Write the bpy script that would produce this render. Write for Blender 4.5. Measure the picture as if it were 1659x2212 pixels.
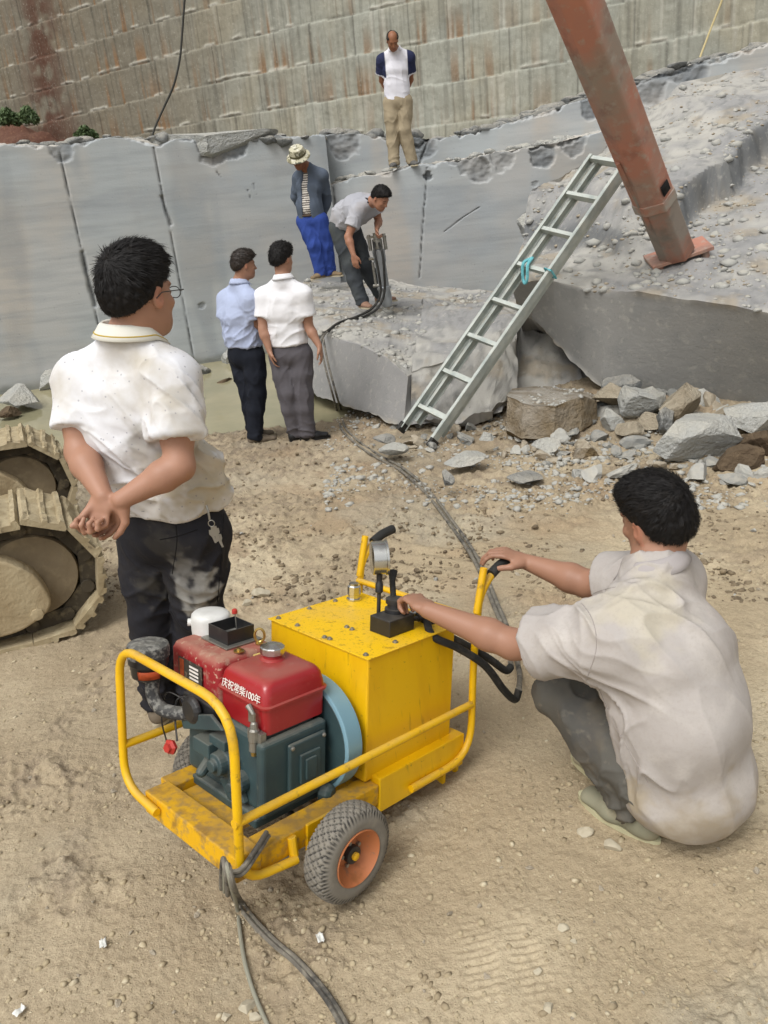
import bpy, math, random
import numpy as np
from mathutils import Vector, Matrix
R = math.radians
for o in list(bpy.data.objects): bpy.data.objects.remove(o)
scene = bpy.context.scene
COL = scene.collection
# ------------------------------------------------------------------ camera
CAMH = 1.8                                    # eye height of the photographer
FPX, CX, CY = 1725.0, 829.5, 1106.0           # the photograph measured at 1659 x 2212
_n = np.array([1245 - CX, 5300 - CY, FPX]); _n /= np.linalg.norm(_n)
_up = -_n
_fw = np.array([0, 0, 1.0]) - _up * _up[2]; _fw /= np.linalg.norm(_fw)
_rt = np.cross(_fw, _up)
CM = np.stack([_rt, _fw, _up])                # camera (x right, y down, z ahead) -> world
cam_d = bpy.data.cameras.new('camera'); cam = bpy.data.objects.new('camera', cam_d); COL.objects.link(cam)
m = Matrix.Identity(4)
for i, v in enumerate((CM @ [1, 0, 0], CM @ [0, -1, 0], CM @ [0, 0, -1])):
    for j in range(3): m[j][i] = float(v[j])
m[2][3] = CAMH
cam.matrix_world = m
cam_d.sensor_fit = 'VERTICAL'; cam_d.sensor_height = 24; cam_d.lens = 24 * FPX / 2212
cam_d.clip_start = 0.05; cam_d.clip_end = 500
scene.camera = cam
# ------------------------------------------------------------------ sky and sun (overcast)
SUN_EL, SUN_AZ = R(58), R(215)                # compass-like azimuth measured from +Y towards +X
w = bpy.data.worlds.new('World'); scene.world = w; w.use_nodes = True
nt = w.node_tree; bg = nt.nodes['Background']
sky = nt.nodes.new('ShaderNodeTexSky'); sky.sky_type = 'NISHITA'; sky.sun_disc = False
sky.sun_elevation = SUN_EL; sky.sun_rotation = SUN_AZ; sky.dust_density = 4; sky.air_density = 0.8
hs = nt.nodes.new('ShaderNodeHueSaturation'); hs.inputs['Saturation'].default_value = 0.10
nt.links.new(sky.outputs[0], hs.inputs['Color']); nt.links.new(hs.outputs[0], bg.inputs['Color'])
bg.inputs['Strength'].default_value = 0.12
sd = bpy.data.lights.new('sun', 'SUN'); sun = bpy.data.objects.new('sun', sd); COL.objects.link(sun)
sd.energy = 1.1; sd.angle = R(28); sd.color = (1, 0.975, 0.94)
dvec = Vector((math.sin(SUN_AZ) * math.cos(SUN_EL), math.cos(SUN_AZ) * math.cos(SUN_EL), math.sin(SUN_EL)))
sun.rotation_euler = dvec.to_track_quat('Z', 'Y').to_euler()
scene.view_settings.view_transform = 'Standard'; scene.view_settings.look = 'None'
scene.view_settings.exposure = 0.58; scene.view_settings.gamma = 1
# ------------------------------------------------------------------ measuring helpers
A = lambda *v: np.array(v, float)
def ray(x, y): return CM @ A((x - CX) / FPX, (y - CY) / FPX, 1)
def atz(x, y, z): d = ray(x, y); return A(0, 0, CAMH) + d * (z - CAMH) / d[2]
def aty(x, y, Y): d = ray(x, y); return A(0, 0, CAMH) + d * Y / d[1]
def nrm(v): v = np.asarray(v, float); return v / (np.linalg.norm(v) + 1e-12)
def lin(h, k=1.0):
    if isinstance(h, str): c = [int(h[i:i + 2], 16) / 255 for i in (0, 2, 4)]
    else: c = h
    return tuple(min(1, k * (x / 12.92 if x <= 0.04045 else ((x + 0.055) / 1.055) ** 2.4)) for x in c)
# ------------------------------------------------------------------ noise
_rng = np.random.default_rng(5)
_PERM = np.tile(_rng.permutation(512), 3)
_GR = _rng.normal(size=(512, 3)); _GR /= np.linalg.norm(_GR, axis=1)[:, None]
def noise(P):
    P = np.asarray(P, float); I = np.floor(P).astype(np.int64); F = P - I; I &= 511
    U = F * F * F * (F * (F * 6 - 15) + 10); out = 0
    for dx in (0, 1):
        wx = U[..., 0] if dx else 1 - U[..., 0]
        for dy in (0, 1):
            wy = U[..., 1] if dy else 1 - U[..., 1]
            for dz in (0, 1):
                wz = U[..., 2] if dz else 1 - U[..., 2]
                h = _PERM[_PERM[_PERM[I[..., 0] + dx] + ((I[..., 1] + dy) & 511)] + ((I[..., 2] + dz) & 511)]
                g = _GR[h]
                out = out + wx * wy * wz * (g[..., 0] * (F[..., 0] - dx) + g[..., 1] * (F[..., 1] - dy) + g[..., 2] * (F[..., 2] - dz))
    return out * 1.6
def fbm(P, s=1, o=4, g=0.5):
    r = 0; a = 1; P = np.asarray(P, float) * s
    for i in range(o): r = r + a * noise(P + i * 17.3); P = P * 2.03; a *= g
    return r
def ridge(P, s=1, o=3, g=0.5):
    r = 0; a = 1; P = np.asarray(P, float) * s
    for i in range(o): r = r + a * (1 - 2 * np.abs(noise(P + i * 11.1))); P = P * 2.1; a *= g
    return r
def sstep(x, a, b): t = np.clip((x - a) / (b - a), 0, 1); return t * t * (3 - 2 * t)
# ------------------------------------------------------------------ objects
def tag(o, label=None, cat=None, group=None, kind=None):
    if label: o['label'] = label
    if cat: o['category'] = cat
    if group: o['group'] = group
    if kind: o['kind'] = kind
    return o
def thing(name, loc, label, cat, group=None):
    o = bpy.data.objects.new(name, None); COL.objects.link(o); o.location = [float(x) for x in loc]
    o.empty_display_size = 0.1; o['wl'] = [float(x) for x in loc]
    return tag(o, label, cat, group)
def mk(name, V, Fc, mat, parent=None, smooth=True, attr=None, loc=None):
    V = np.asarray(V, float)
    if parent is not None: loc = np.array(parent['wl'])
    elif loc is None: loc = A(*(V.min(0) + V.max(0))[:2] / 2, V[:, 2].min())
    me = bpy.data.meshes.new(name); W = V - loc
    if isinstance(Fc, np.ndarray):
        n, k = Fc.shape
        me.vertices.add(len(W)); me.vertices.foreach_set('co', W.astype(np.float32).ravel())
        me.loops.add(n * k); me.loops.foreach_set('vertex_index', Fc.astype(np.int32).ravel())
        me.polygons.add(n); me.polygons.foreach_set('loop_start', np.arange(0, n * k, k, dtype=np.int32))
        me.polygons.foreach_set('loop_total', np.full(n, k, dtype=np.int32))
        me.update(calc_edges=True)
    else:
        me.from_pydata(W.tolist(), [], [list(f) for f in Fc]); me.update()
    if smooth: me.polygons.foreach_set('use_smooth', np.ones(len(me.polygons), bool))
    if attr is not None:
        for an, av in attr.items():
            av = np.asarray(av, float)
            if av.ndim == 2:
                a = me.attributes.new(an, 'FLOAT_COLOR', 'POINT'); c = np.ones((len(W), 4)); c[:, :3] = av[:, :3]
                a.data.foreach_set('color', c.astype(np.float32).ravel())
            else:
                a = me.attributes.new(an, 'FLOAT', 'POINT'); a.data.foreach_set('value', av.astype(np.float32))
    if mat is not None: me.materials.append(mat)
    o = bpy.data.objects.new(name, me); COL.objects.link(o)
    if parent is None: o.location = [float(x) for x in loc]
    else: o.parent = parent
    o['wl'] = [float(x) for x in loc]
    return o
def bevel(o, wd=0.003, seg=2, ang=40):
    b = o.modifiers.new('Bevel', 'BEVEL'); b.width = wd; b.segments = seg; b.limit_method = 'ANGLE'; b.angle_limit = R(ang)
    b.use_clamp_overlap = True
    me = o.data; me.polygons.foreach_set('use_smooth', np.zeros(len(me.polygons), bool)); return o
# ------------------------------------------------------------------ mesh pieces
class MB:
    """collects shapes; T places them in the world"""
    def __init__(s, T=None): s.v = []; s.f = []; s.T = T or (lambda p: p)
    def add(s, V, Fc):
        n = len(s.v); s.v += [tuple(p) for p in V]; s.f += [tuple(i + n for i in f) for f in Fc]; return s
    def box(s, a, b, taper=0):
        x0, y0, z0 = a; x1, y1, z1 = b; t = taper
        return s.add([(x0, y0, z0), (x1, y0, z0), (x1, y1, z0), (x0, y1, z0), (x0 + t, y0 + t, z1), (x1 - t, y0 + t, z1), (x1 - t, y1 - t, z1), (x0 + t, y1 - t, z1)],
                     [(3, 2, 1, 0), (4, 5, 6, 7), (0, 1, 5, 4), (1, 2, 6, 5), (2, 3, 7, 6), (3, 0, 4, 7)])
    def tube(s, pts, r, n=12, cap=True, cl=False):
        pts = [np.asarray(p, float) for p in pts]; m_ = len(pts)
        if not hasattr(r, '__len__'): r = [r] * m_
        tg = [nrm(pts[min(i + 1, m_ - 1)] - pts[max(i - 1, 0)]) for i in range(m_)]
        if cl: tg = [nrm(pts[(i + 1) % m_] - pts[i - 1]) for i in range(m_)]
        u = nrm(np.cross(tg[0], A(0.12, 0.31, 0.94) if abs(tg[0][2]) < 0.9 else A(1, 0.1, 0)))
        V = []; Fc = []
        for i in range(m_):
            u = nrm(u - tg[i] * (u @ tg[i])); w_ = np.cross(tg[i], u)
            for k in range(n):
                a = 2 * math.pi * k / n; V.append(pts[i] + r[i] * (math.cos(a) * u + math.sin(a) * w_))
        for i in range(m_ if cl else m_ - 1):
            j = (i + 1) % m_
            for k in range(n): l = (k + 1) % n; Fc.append((i * n + k, i * n + l, j * n + l, j * n + k))
        if cap and not cl: Fc += [tuple(range(n - 1, -1, -1)), tuple((m_ - 1) * n + k for k in range(n))]
        return s.add(V, Fc)
    def cyl(s, a, b, r, r2=None, n=20):
        return s.tube([a, b], [r, r if r2 is None else r2], n)
    def lathe(s, c, ax, prof, n=24, sq=None):
        """prof: (distance along axis, radius)"""
        c = np.asarray(c, float); ax = nrm(ax); u = nrm(np.cross(ax, A(0.1, 0.2, 1) if abs(ax[2]) < 0.9 else A(1, 0, 0))); w_ = np.cross(ax, u)
        V = []; Fc = []; m_ = len(prof)
        for h, r in prof:
            for k in range(n): a = 2 * math.pi * k / n; V.append(c + ax * h + r * (math.cos(a) * u + math.sin(a) * w_))
        for i in range(m_ - 1):
            for k in range(n): l = (k + 1) % n; Fc.append((i * n + k, i * n + l, (i + 1) * n + l, (i + 1) * n + k))
        Fc += [tuple(range(n - 1, -1, -1)), tuple((m_ - 1) * n + k for k in range(n))]
        return s.add(V, Fc)
    def prism(s, poly, off, O=None):
        """poly: 3-D polygon, extruded by off"""
        n = len(poly); P = [np.asarray(p, float) for p in poly]; off = np.asarray(off, float)
        return s.add(P + [p + off for p in P], [tuple(range(n - 1, -1, -1)), tuple(range(n, 2 * n))] + [(i, (i + 1) % n, n + (i + 1) % n, n + i) for i in range(n)])
    def build(s, name, mat, parent=None, smooth=True, bev=0, seg=2, **kw):
        o = mk(name, [s.T(np.asarray(p, float)) for p in s.v], s.f, mat, parent, smooth, **kw)
        fix_normals(o)
        if bev: bevel(o, bev, seg)
        elif smooth:
            o.data.set_sharp_from_angle(angle=R(38))
        return o
import bmesh
def fix_normals(o):
    bm = bmesh.new(); bm.from_mesh(o.data); bmesh.ops.recalc_face_normals(bm, faces=bm.faces[:]); bm.to_mesh(o.data); bm.free()
def curve(pts, n=8):
    """Catmull-Rom through pts"""
    P = [np.asarray(p, float) for p in pts]; P = [2 * P[0] - P[1]] + P + [2 * P[-1] - P[-2]]; out = []
    for i in range(1, len(P) - 2):
        for k in range(n):
            t = k / n; a, b, c, d = P[i - 1:i + 3]
            out.append(0.5 * ((2 * b) + (c - a) * t + (2 * a - 5 * b + 4 * c - d) * t * t + (3 * b - a - 3 * c + d) * t ** 3))
    return out + [P[-2]]
def fillet(pts, r, n=6):
    """polyline with rounded corners"""
    P = [np.asarray(p, float) for p in pts]; out = [P[0]]
    rr = r if hasattr(r, '__len__') else [r] * len(P)
    for i in range(1, len(P) - 1):
        a = nrm(P[i - 1] - P[i]); b = nrm(P[i + 1] - P[i]); R0 = rr[i]
        p0 = P[i] + a * R0; p1 = P[i] + b * R0
        for k in range(n + 1): t = k / n; out.append((1 - t) ** 2 * p0 + 2 * t * (1 - t) * P[i] + t * t * p1)
    return out + [P[-1]]
def grid_faces(nu, nv, closed_u=False):
    i = np.arange((nu if closed_u else nu - 1)); j = np.arange(nv - 1); I, J = np.meshgrid(i, j, indexing='ij'); I2 = (I + 1) % nu
    return np.stack([I * nv + J, I2 * nv + J, I2 * nv + J + 1, I * nv + J + 1], -1).reshape(-1, 4)
# ------------------------------------------------------------------ materials
def new_mat(name):
    m_ = bpy.data.materials.new(name); m_.use_nodes = True; t = m_.node_tree
    return m_, t, t.nodes['Principled BSDF']
def nd(t, k, **kw):
    n = t.nodes.new(k)
    for a, b in kw.items():
        if a in n.inputs: n.inputs[a].default_value = b
        else: setattr(n, a, b)
    return n
def noise_fac(t, vec, sc, det, lo, hi, rough=0.55, dist=0.0):
    n = nd(t, 'ShaderNodeTexNoise'); n.inputs['Scale'].default_value = sc; n.inputs['Detail'].default_value = det
    n.inputs['Roughness'].default_value = rough; n.inputs['Distortion'].default_value = dist
    t.links.new(vec, n.inputs['Vector'])
    r = nd(t, 'ShaderNodeMapRange'); r.inputs['From Min'].default_value = lo; r.inputs['From Max'].default_value = hi
    t.links.new(n.outputs['Fac'], r.inputs['Value']); return r.outputs[0]
def mixc(t, fac, a, b):
    n = nd(t, 'ShaderNodeMix'); n.data_type = 'RGBA'
    for s_, v in ((n.inputs[6], a), (n.inputs[7], b)):
        if isinstance(v, tuple): s_.default_value = (*v[:3], 1)
        else: t.links.new(v, s_)
    if isinstance(fac, float): n.inputs[0].default_value = fac
    else: t.links.new(fac, n.inputs[0])
    return n.outputs[2]
def mul(t, a, b):
    n = nd(t, 'ShaderNodeMath'); n.operation = 'MULTIPLY'; n.use_clamp = True
    for s_, v in ((n.inputs[0], a), (n.inputs[1], b)):
        if isinstance(v, (float, int)): s_.default_value = v
        else: t.links.new(v, s_)
    return n.outputs[0]
def attr_of(t, name, col=False):
    n = nd(t, 'ShaderNodeAttribute'); n.attribute_name = name; return n.outputs['Color' if col else 'Fac']
def up_fac(t, lo, hi):
    g = nd(t, 'ShaderNodeNewGeometry'); s_ = nd(t, 'ShaderNodeSeparateXYZ'); t.links.new(g.outputs['Normal'], s_.inputs[0])
    r = nd(t, 'ShaderNodeMapRange'); r.inputs['From Min'].default_value = lo; r.inputs['From Max'].default_value = hi
    t.links.new(s_.outputs['Z'], r.inputs['Value']); return r.outputs[0]
def material(name, base, rough=0.8, layers=(), bump=(), wrinkle=None, metal=0.0, spec=0.3, dust=None, vcol=None, coat=0, stretch=(1, 1, 1), sss=0):
    """layers: (colour, scale, lo, hi, amount[, stretch]) noise-masked colour changes; bump: (scale, strength, distance)"""
    m_, t, p = new_mat(name)
    tc = nd(t, 'ShaderNodeTexCoord'); mp = nd(t, 'ShaderNodeMapping'); mp.inputs['Scale'].default_value = stretch
    t.links.new(tc.outputs['Object'], mp.inputs[0]); vec = mp.outputs[0]
    c = (*base, 1) if vcol is None else attr_of(t, vcol, True)
    rg = None
    for L in layers:
        col, sc, lo, hi, amt = L[:5]; v2 = vec
        if len(L) > 5:
            mp2 = nd(t, 'ShaderNodeMapping'); mp2.inputs['Scale'].default_value = L[5]; t.links.new(tc.outputs['Object'], mp2.inputs[0]); v2 = mp2.outputs[0]
        f = mul(t, noise_fac(t, v2, sc, 6, lo, hi), float(amt))
        c = mixc(t, f, c, tuple(col))
    if dust:
        col, lo, hi, amt = dust[:4]
        f = mul(t, mul(t, up_fac(t, lo, hi), noise_fac(t, vec, dust[4] if len(dust) > 4 else 9, 6, 0.25, 0.6)), float(amt))
        c = mixc(t, f, c, tuple(col))
        rr = nd(t, 'ShaderNodeMapRange'); rr.inputs['To Min'].default_value = rough; rr.inputs['To Max'].default_value = 0.9; t.links.new(f, rr.inputs['Value']); rg = rr.outputs[0]
    if isinstance(c, tuple): p.inputs['Base Color'].default_value = c
    else: t.links.new(c, p.inputs['Base Color'])
    p.inputs['Roughness'].default_value = rough
    if rg is not None: t.links.new(rg, p.inputs['Roughness'])
    p.inputs['Metallic'].default_value = metal; p.inputs['Specular IOR Level'].default_value = spec
    if coat: p.inputs['Coat Weight'].default_value = coat
    if sss: p.inputs['Subsurface Weight'].default_value = sss; p.inputs['Subsurface Radius'].default_value = (0.02, 0.008, 0.004); p.inputs['Subsurface Scale'].default_value = 0.4
    prev = None
    for B in bump:
        sc, st, ds = B[:3]; v2 = vec
        if len(B) > 3:
            mp2 = nd(t, 'ShaderNodeMapping'); mp2.inputs['Scale'].default_value = B[3]; t.links.new(tc.outputs['Object'], mp2.inputs[0]); v2 = mp2.outputs[0]
        n = nd(t, 'ShaderNodeTexNoise'); n.inputs['Scale'].default_value = sc; n.inputs['Detail'].default_value = 5; t.links.new(v2, n.inputs['Vector'])
        b = nd(t, 'ShaderNodeBump'); b.inputs['Strength'].default_value = st; b.inputs['Distance'].default_value = ds
        t.links.new(n.outputs['Fac'], b.inputs['Height'])
        if prev is not None: t.links.new(prev, b.inputs['Normal'])
        prev = b.outputs[0]
    if wrinkle:
        sc, st, ds, str_ = wrinkle
        mp2 = nd(t, 'ShaderNodeMapping'); mp2.inputs['Scale'].default_value = str_; mp2.inputs['Rotation'].default_value = (0.5, 0.35, 0.6); t.links.new(tc.outputs['Object'], mp2.inputs[0])
        n = nd(t, 'ShaderNodeTexNoise'); n.noise_type = 'RIDGED_MULTIFRACTAL'; n.inputs['Scale'].default_value = sc; n.inputs['Detail'].default_value = 2.2; n.inputs['Distortion'].default_value = 0.5; n.normalize = False
        t.links.new(mp2.outputs[0], n.inputs['Vector'])
        f = mul(t, n.outputs['Fac'], noise_fac(t, tc.outputs['Object'], 4.5, 2, 0.42, 0.62))
        b = nd(t, 'ShaderNodeBump'); b.inputs['Strength'].default_value = st; b.inputs['Distance'].default_value = ds; t.links.new(f, b.inputs['Height'])
        if prev is not None: t.links.new(prev, b.inputs['Normal'])
        prev = b.outputs[0]
    if prev is not None: t.links.new(prev, p.inputs['Normal'])
    return m_
# ------------------------------------------------------------------ signed-distance bodies, meshed with surface nets
class Pr:
    """rounded elliptic cone from a to b; radii (side, front)"""
    def __init__(s, a, b, ra, rb=None, side=None, p=2.0, cap=None, k=0.02, op='add', tag=0):
        s.a = np.asarray(a, float); s.b = np.asarray(b, float)
        f2 = lambda r: (float(r), float(r)) if not hasattr(r, '__len__') else (float(r[0]), float(r[1]))
        s.ra = f2(ra); s.rb = s.ra if rb is None else f2(rb)
        ab = s.b - s.a; s.L = float(np.linalg.norm(ab))
        s.w = ab / s.L if s.L > 1e-6 else A(0, 0, 1)
        sd_ = np.asarray(side, float) if side is not None else (A(1, 0, 0) if abs(s.w[0]) < 0.9 else A(0, 1, 0))
        s.s = nrm(sd_ - s.w * (sd_ @ s.w)); s.f = np.cross(s.w, s.s); s.p = p
        s.cap = cap; s.k = k; s.op = op; s.tag = tag
        s.rm = max(*s.ra, *s.rb, cap or 0)
    def ev(s, P):
        q = P - s.a; h = q @ s.w; L = max(s.L, 1e-6); t = np.clip(h / L, 0, 1) if s.L > 1e-6 else np.zeros(len(P))
        rx = s.ra[0] + (s.rb[0] - s.ra[0]) * t; ry = s.ra[1] + (s.rb[1] - s.ra[1]) * t
        ov = h - t * s.L; mn = np.minimum(rx, ry); rc = mn if s.cap is None else s.cap
        x = np.abs(q @ s.s) / rx; y = np.abs(q @ s.f) / ry; o_ = np.abs(ov) / rc
        if s.p == 2.0: k = np.sqrt(x * x + y * y + o_ * o_)
        else: k = (x ** s.p + y ** s.p + o_ ** s.p) ** (1 / s.p)
        return (k - 1) * mn
    def low(s, c):
        q = c - s.a; t = min(max(q @ s.w / max(s.L, 1e-6), 0), 1); return np.linalg.norm(q - s.w * s.L * t) - s.rm
class Ell(Pr):
    def __init__(s, c, r, ax=None, k=0.02, op='add', tag=0):
        s.c = np.asarray(c, float); s.r = np.asarray(r, float) * np.ones(3); s.ax = np.eye(3) if ax is None else np.asarray(ax, float)
        s.k = k; s.op = op; s.tag = tag; s.rm = s.r.max()
    def ev(s, P): q = (P - s.c) @ s.ax.T / s.r; n = np.linalg.norm(q, axis=1); return (n - 1) * s.r.min() if s.r.max() < 3 * s.r.min() else n * (n - 1) / (np.linalg.norm(q / s.r, axis=1) + 1e-9)
    def low(s, c): return np.linalg.norm(c - s.c) - s.rm
class Cut(Pr):
    """removes what lies on the +n side of a plane, only within rad of c"""
    def __init__(s, c, n, rad=9, k=0.004): s.c = np.asarray(c, float); s.n = nrm(n); s.rad = rad; s.k = k; s.op = 'cut'; s.tag = 0
    def ev(s, P): d = (P - s.c) @ s.n; return np.where(np.linalg.norm(P - s.c, axis=1) < s.rad, d, -1)
    def low(s, c): return -1
class Grp(Pr):
    """its own little body, joined to the rest as one"""
    def __init__(s, prims, k=0.02): s.q = prims; s.k = k; s.op = 'add'; s.tag = 0; s.A = [p for p in prims if p.op == 'add']
    def ev(s, P): return field(s.q, P)
    def low(s, c): return min(p.low(c) for p in s.A)
def smin(a, b, k): h = np.maximum(k - np.abs(a - b), 0) / k; return np.minimum(a, b) - h * h * k * 0.25
def field(prims, P, disp=None):
    d = np.full(len(P), 9.0)
    for p in prims:
        e = p.ev(P)
        if p.op == 'add': d = smin(d, e, p.k)
        elif p.op == 'sub': d = -smin(-d, e, p.k)
        else: d = -smin(-d, -e, p.k)
    return d
def nets(prims, h, pad=0.03, disp=None):
    """mesh of the zero surface, block by block"""
    adds = [p for p in prims if p.op == 'add']
    pts = []
    adds = [r for p in adds for r in (p.A if isinstance(p, Grp) else [p])]
    for p in adds:
        if isinstance(p, Ell): pts += [p.c - p.rm, p.c + p.rm]
        else: pts += [p.a - p.rm, p.a + p.rm, p.b - p.rm, p.b + p.rm]
    lo = np.min(pts, 0) - pad; hi = np.max(pts, 0) + pad
    N = 20; nb = np.ceil((hi - lo) / (h * N)).astype(int)
    g = np.arange(N + 1); GX, GY, GZ = np.meshgrid(g, g, g, indexing='ij'); G = np.stack([GX, GY, GZ], -1).reshape(-1, 3)
    vid = {}; VV = []; cnt = 0; keys_all = []; edges = [[], [], []]
    rad = h * N * 0.87
    dims = nb * N + 2
    for bx in range(nb[0]):
        for by in range(nb[1]):
            for bz in range(nb[2]):
                o0 = lo + A(bx, by, bz) * h * N; c = o0 + h * N / 2
                near = [p for p in prims if p.op == 'cut' or p.low(c) < rad + 0.075]
                if not any(p.op == 'add' for p in near): continue
                P = o0 + G * h; d = field(near, P)
                if disp is not None: d = d + disp(P)
                if d.min() > 0 or d.max() < 0: continue
                d = d.reshape(N + 1, N + 1, N + 1); ins = d < 0
                # cells
                c8 = [(i, j, k) for i in (0, 1) for j in (0, 1) for k in (0, 1)]
                cnts = sum(ins[i:N + i, j:N + j, k:N + k].astype(np.int8) for i, j, k in c8)
                act = np.argwhere((cnts > 0) & (cnts < 8))
                if len(act) == 0: continue
                S = np.zeros((len(act), 3)); W = np.zeros(len(act)); ai, aj, ak = act.T
                for ax in range(3):
                    o1, o2 = [q for q in range(3) if q != ax]
                    for u in (0, 1):
                        for v in (0, 1):
                            off = [0, 0, 0]; off[o1] = u; off[o2] = v; off2 = list(off); off2[ax] = 1
                            d0 = d[ai + off[0], aj + off[1], ak + off[2]]; d1 = d[ai + off2[0], aj + off2[1], ak + off2[2]]
                            m_ = (d0 < 0) != (d1 < 0); t = np.where(m_, d0 / np.where(m_, d0 - d1, 1), 0)
                            q = np.zeros((len(act), 3)); q[:, o1] = u; q[:, o2] = v; q[:, ax] = t
                            S += q * m_[:, None]; W += m_
                B = np.array([bx, by, bz]) * N
                VV.append(lo + (act + B + S / W[:, None]) * h)
                keys_all.append(((act + B) @ np.array([dims[1] * dims[2], dims[2], 1])))
                for ax in range(3):
                    a0 = ins[:-1, :-1, :-1]; sl = [slice(0, N)] * 3; sl[ax] = slice(1, N + 1); a1 = ins[tuple(sl)]
                    e = np.argwhere(a0 != a1)
                    if len(e): edges[ax].append(np.c_[e + B, a0[e[:, 0], e[:, 1], e[:, 2]]])
    V = np.concatenate(VV); K = np.concatenate(keys_all); od = np.argsort(K); Ks = K[od]
    FF = []; st = np.array([dims[1] * dims[2], dims[2], 1])
    for ax in range(3):
        if not edges[ax]: continue
        E = np.concatenate(edges[ax]); ij = E[:, :3]; sgn = E[:, 3]
        o1, o2 = (ax + 1) % 3, (ax + 2) % 3; k0 = ij @ st
        q = np.stack([k0, k0 - st[o1], k0 - st[o1] - st[o2], k0 - st[o2]], 1)
        ix = np.clip(np.searchsorted(Ks, q), 0, len(Ks) - 1); ok = (Ks[ix] == q).all(1)
        f = od[ix][ok]; s_ = sgn[ok] == 1
        f = np.where(s_[:, None], f, f[:, ::-1]); FF.append(f)
    return V, np.concatenate(FF)
def relax(V, Fc, it=2, lam=0.5):
    e = np.concatenate([Fc[:, [0, 1]], Fc[:, [1, 2]], Fc[:, [2, 3]], Fc[:, [3, 0]]]); n = len(V)
    for _ in range(it):
        S = np.zeros_like(V); c = np.bincount(e[:, 0], minlength=n) + np.bincount(e[:, 1], minlength=n)
        for ax in range(3): S[:, ax] = np.bincount(e[:, 0], V[e[:, 1], ax], n) + np.bincount(e[:, 1], V[e[:, 0], ax], n)
        V = V + lam * (S / np.maximum(c, 1)[:, None] - V)
    return V
def vnormals(V, Fc):
    n = np.cross(V[Fc[:, 2]] - V[Fc[:, 0]], V[Fc[:, 3]] - V[Fc[:, 1]]); N_ = np.zeros_like(V)
    for k in range(4):
        for ax in range(3): N_[:, ax] += np.bincount(Fc[:, k], n[:, ax], len(V))
    return N_ / (np.linalg.norm(N_, axis=1)[:, None] + 1e-12)
# ------------------------------------------------------------------ terrain height
def gz(x, y):
    x = np.asarray(x, float); y = np.asarray(y, float)
    z = -0.062 * np.clip(y - 1.5, 0, 4.6) - 0.02 * np.clip(y - 6.1, 0, 2)
    z = z - 0.26 * sstep(y, 7.7, 9.2) * (1 - sstep(x, -0.9, 0.3)) - 0.10 * sstep(y, 7.2, 8.2) * (1 - sstep(x, -1.2, 0.2))
    z = z + 0.16 * sstep(x, 0.9, 2.2) * sstep(y, 5.6, 7.0)
    z = z + 0.05 * np.exp(-((x + 1.1) ** 2 + (y - 4.6) ** 2) / 0.5) - 0.03 * np.exp(-((x + 0.3) ** 2 + (y - 1.9) ** 2) / 0.15)
    return z
def gdetail(x, y):
    P = np.stack([x, y, 0 * x], -1)
    far = sstep(y, 3.2, 5.0)
    crumb = sstep(fbm(P, 1.3, 3) + 0.55 * far + 0.25 * sstep(-x, -0.2, 1.2) * sstep(y, 1.3, 2.2), 0.05, 0.55)
    z = 0.034 * fbm(P, 0.9, 3) + (0.006 + 0.014 * crumb) * fbm(P + 3, 7, 3)
    z = z + crumb * (0.009 * np.clip(ridge(P, 15, 3) - 0.1, 0, 9) + 0.022 * np.clip(fbm(P + 9, 34, 2) - 0.15, 0, 1)) + 0.006 * np.clip(fbm(P + 2, 27, 2) - 0.3, 0, 1)
    z = z + 0.0022 * fbm(P, 60, 3) + 0.030 * far * np.clip(fbm(P + 5, 14, 3) - 0.05, 0, 1)
    # dried crawler and boot prints
    u = x * 0.52 + y * 0.85
    m = np.exp(-(((x + 0.15) * 0.85 - (y - 3.6) * 0.52) / 0.34) ** 2) * sstep(y, 2.9, 3.3) * (1 - sstep(y, 4.4, 5))
    z = z + m * 0.012 * np.sin(u * 2 * np.pi / 0.13 + 1.5 * noise(P * 2))
    for (bx, by, _z), an in ((atz(1037, 2070, 0.0), 0.1), (atz(1135, 2066, 0.0), 0.1)):
        dx = (x - bx) * math.cos(an) + (y - by) * math.sin(an); dy = -(x - bx) * math.sin(an) + (y - by) * math.cos(an)
        z = z + np.exp(-(dx / 0.045) ** 4 - (dy / 0.12) ** 4) * (0.003 * np.sin(dy * 2 * np.pi / 0.022) - 0.003)
    return z, crumb
def gh(x, y): return float(gz(x, y)) + float(gdetail(np.array([float(x)]), np.array([float(y)]))[0][0])
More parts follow.
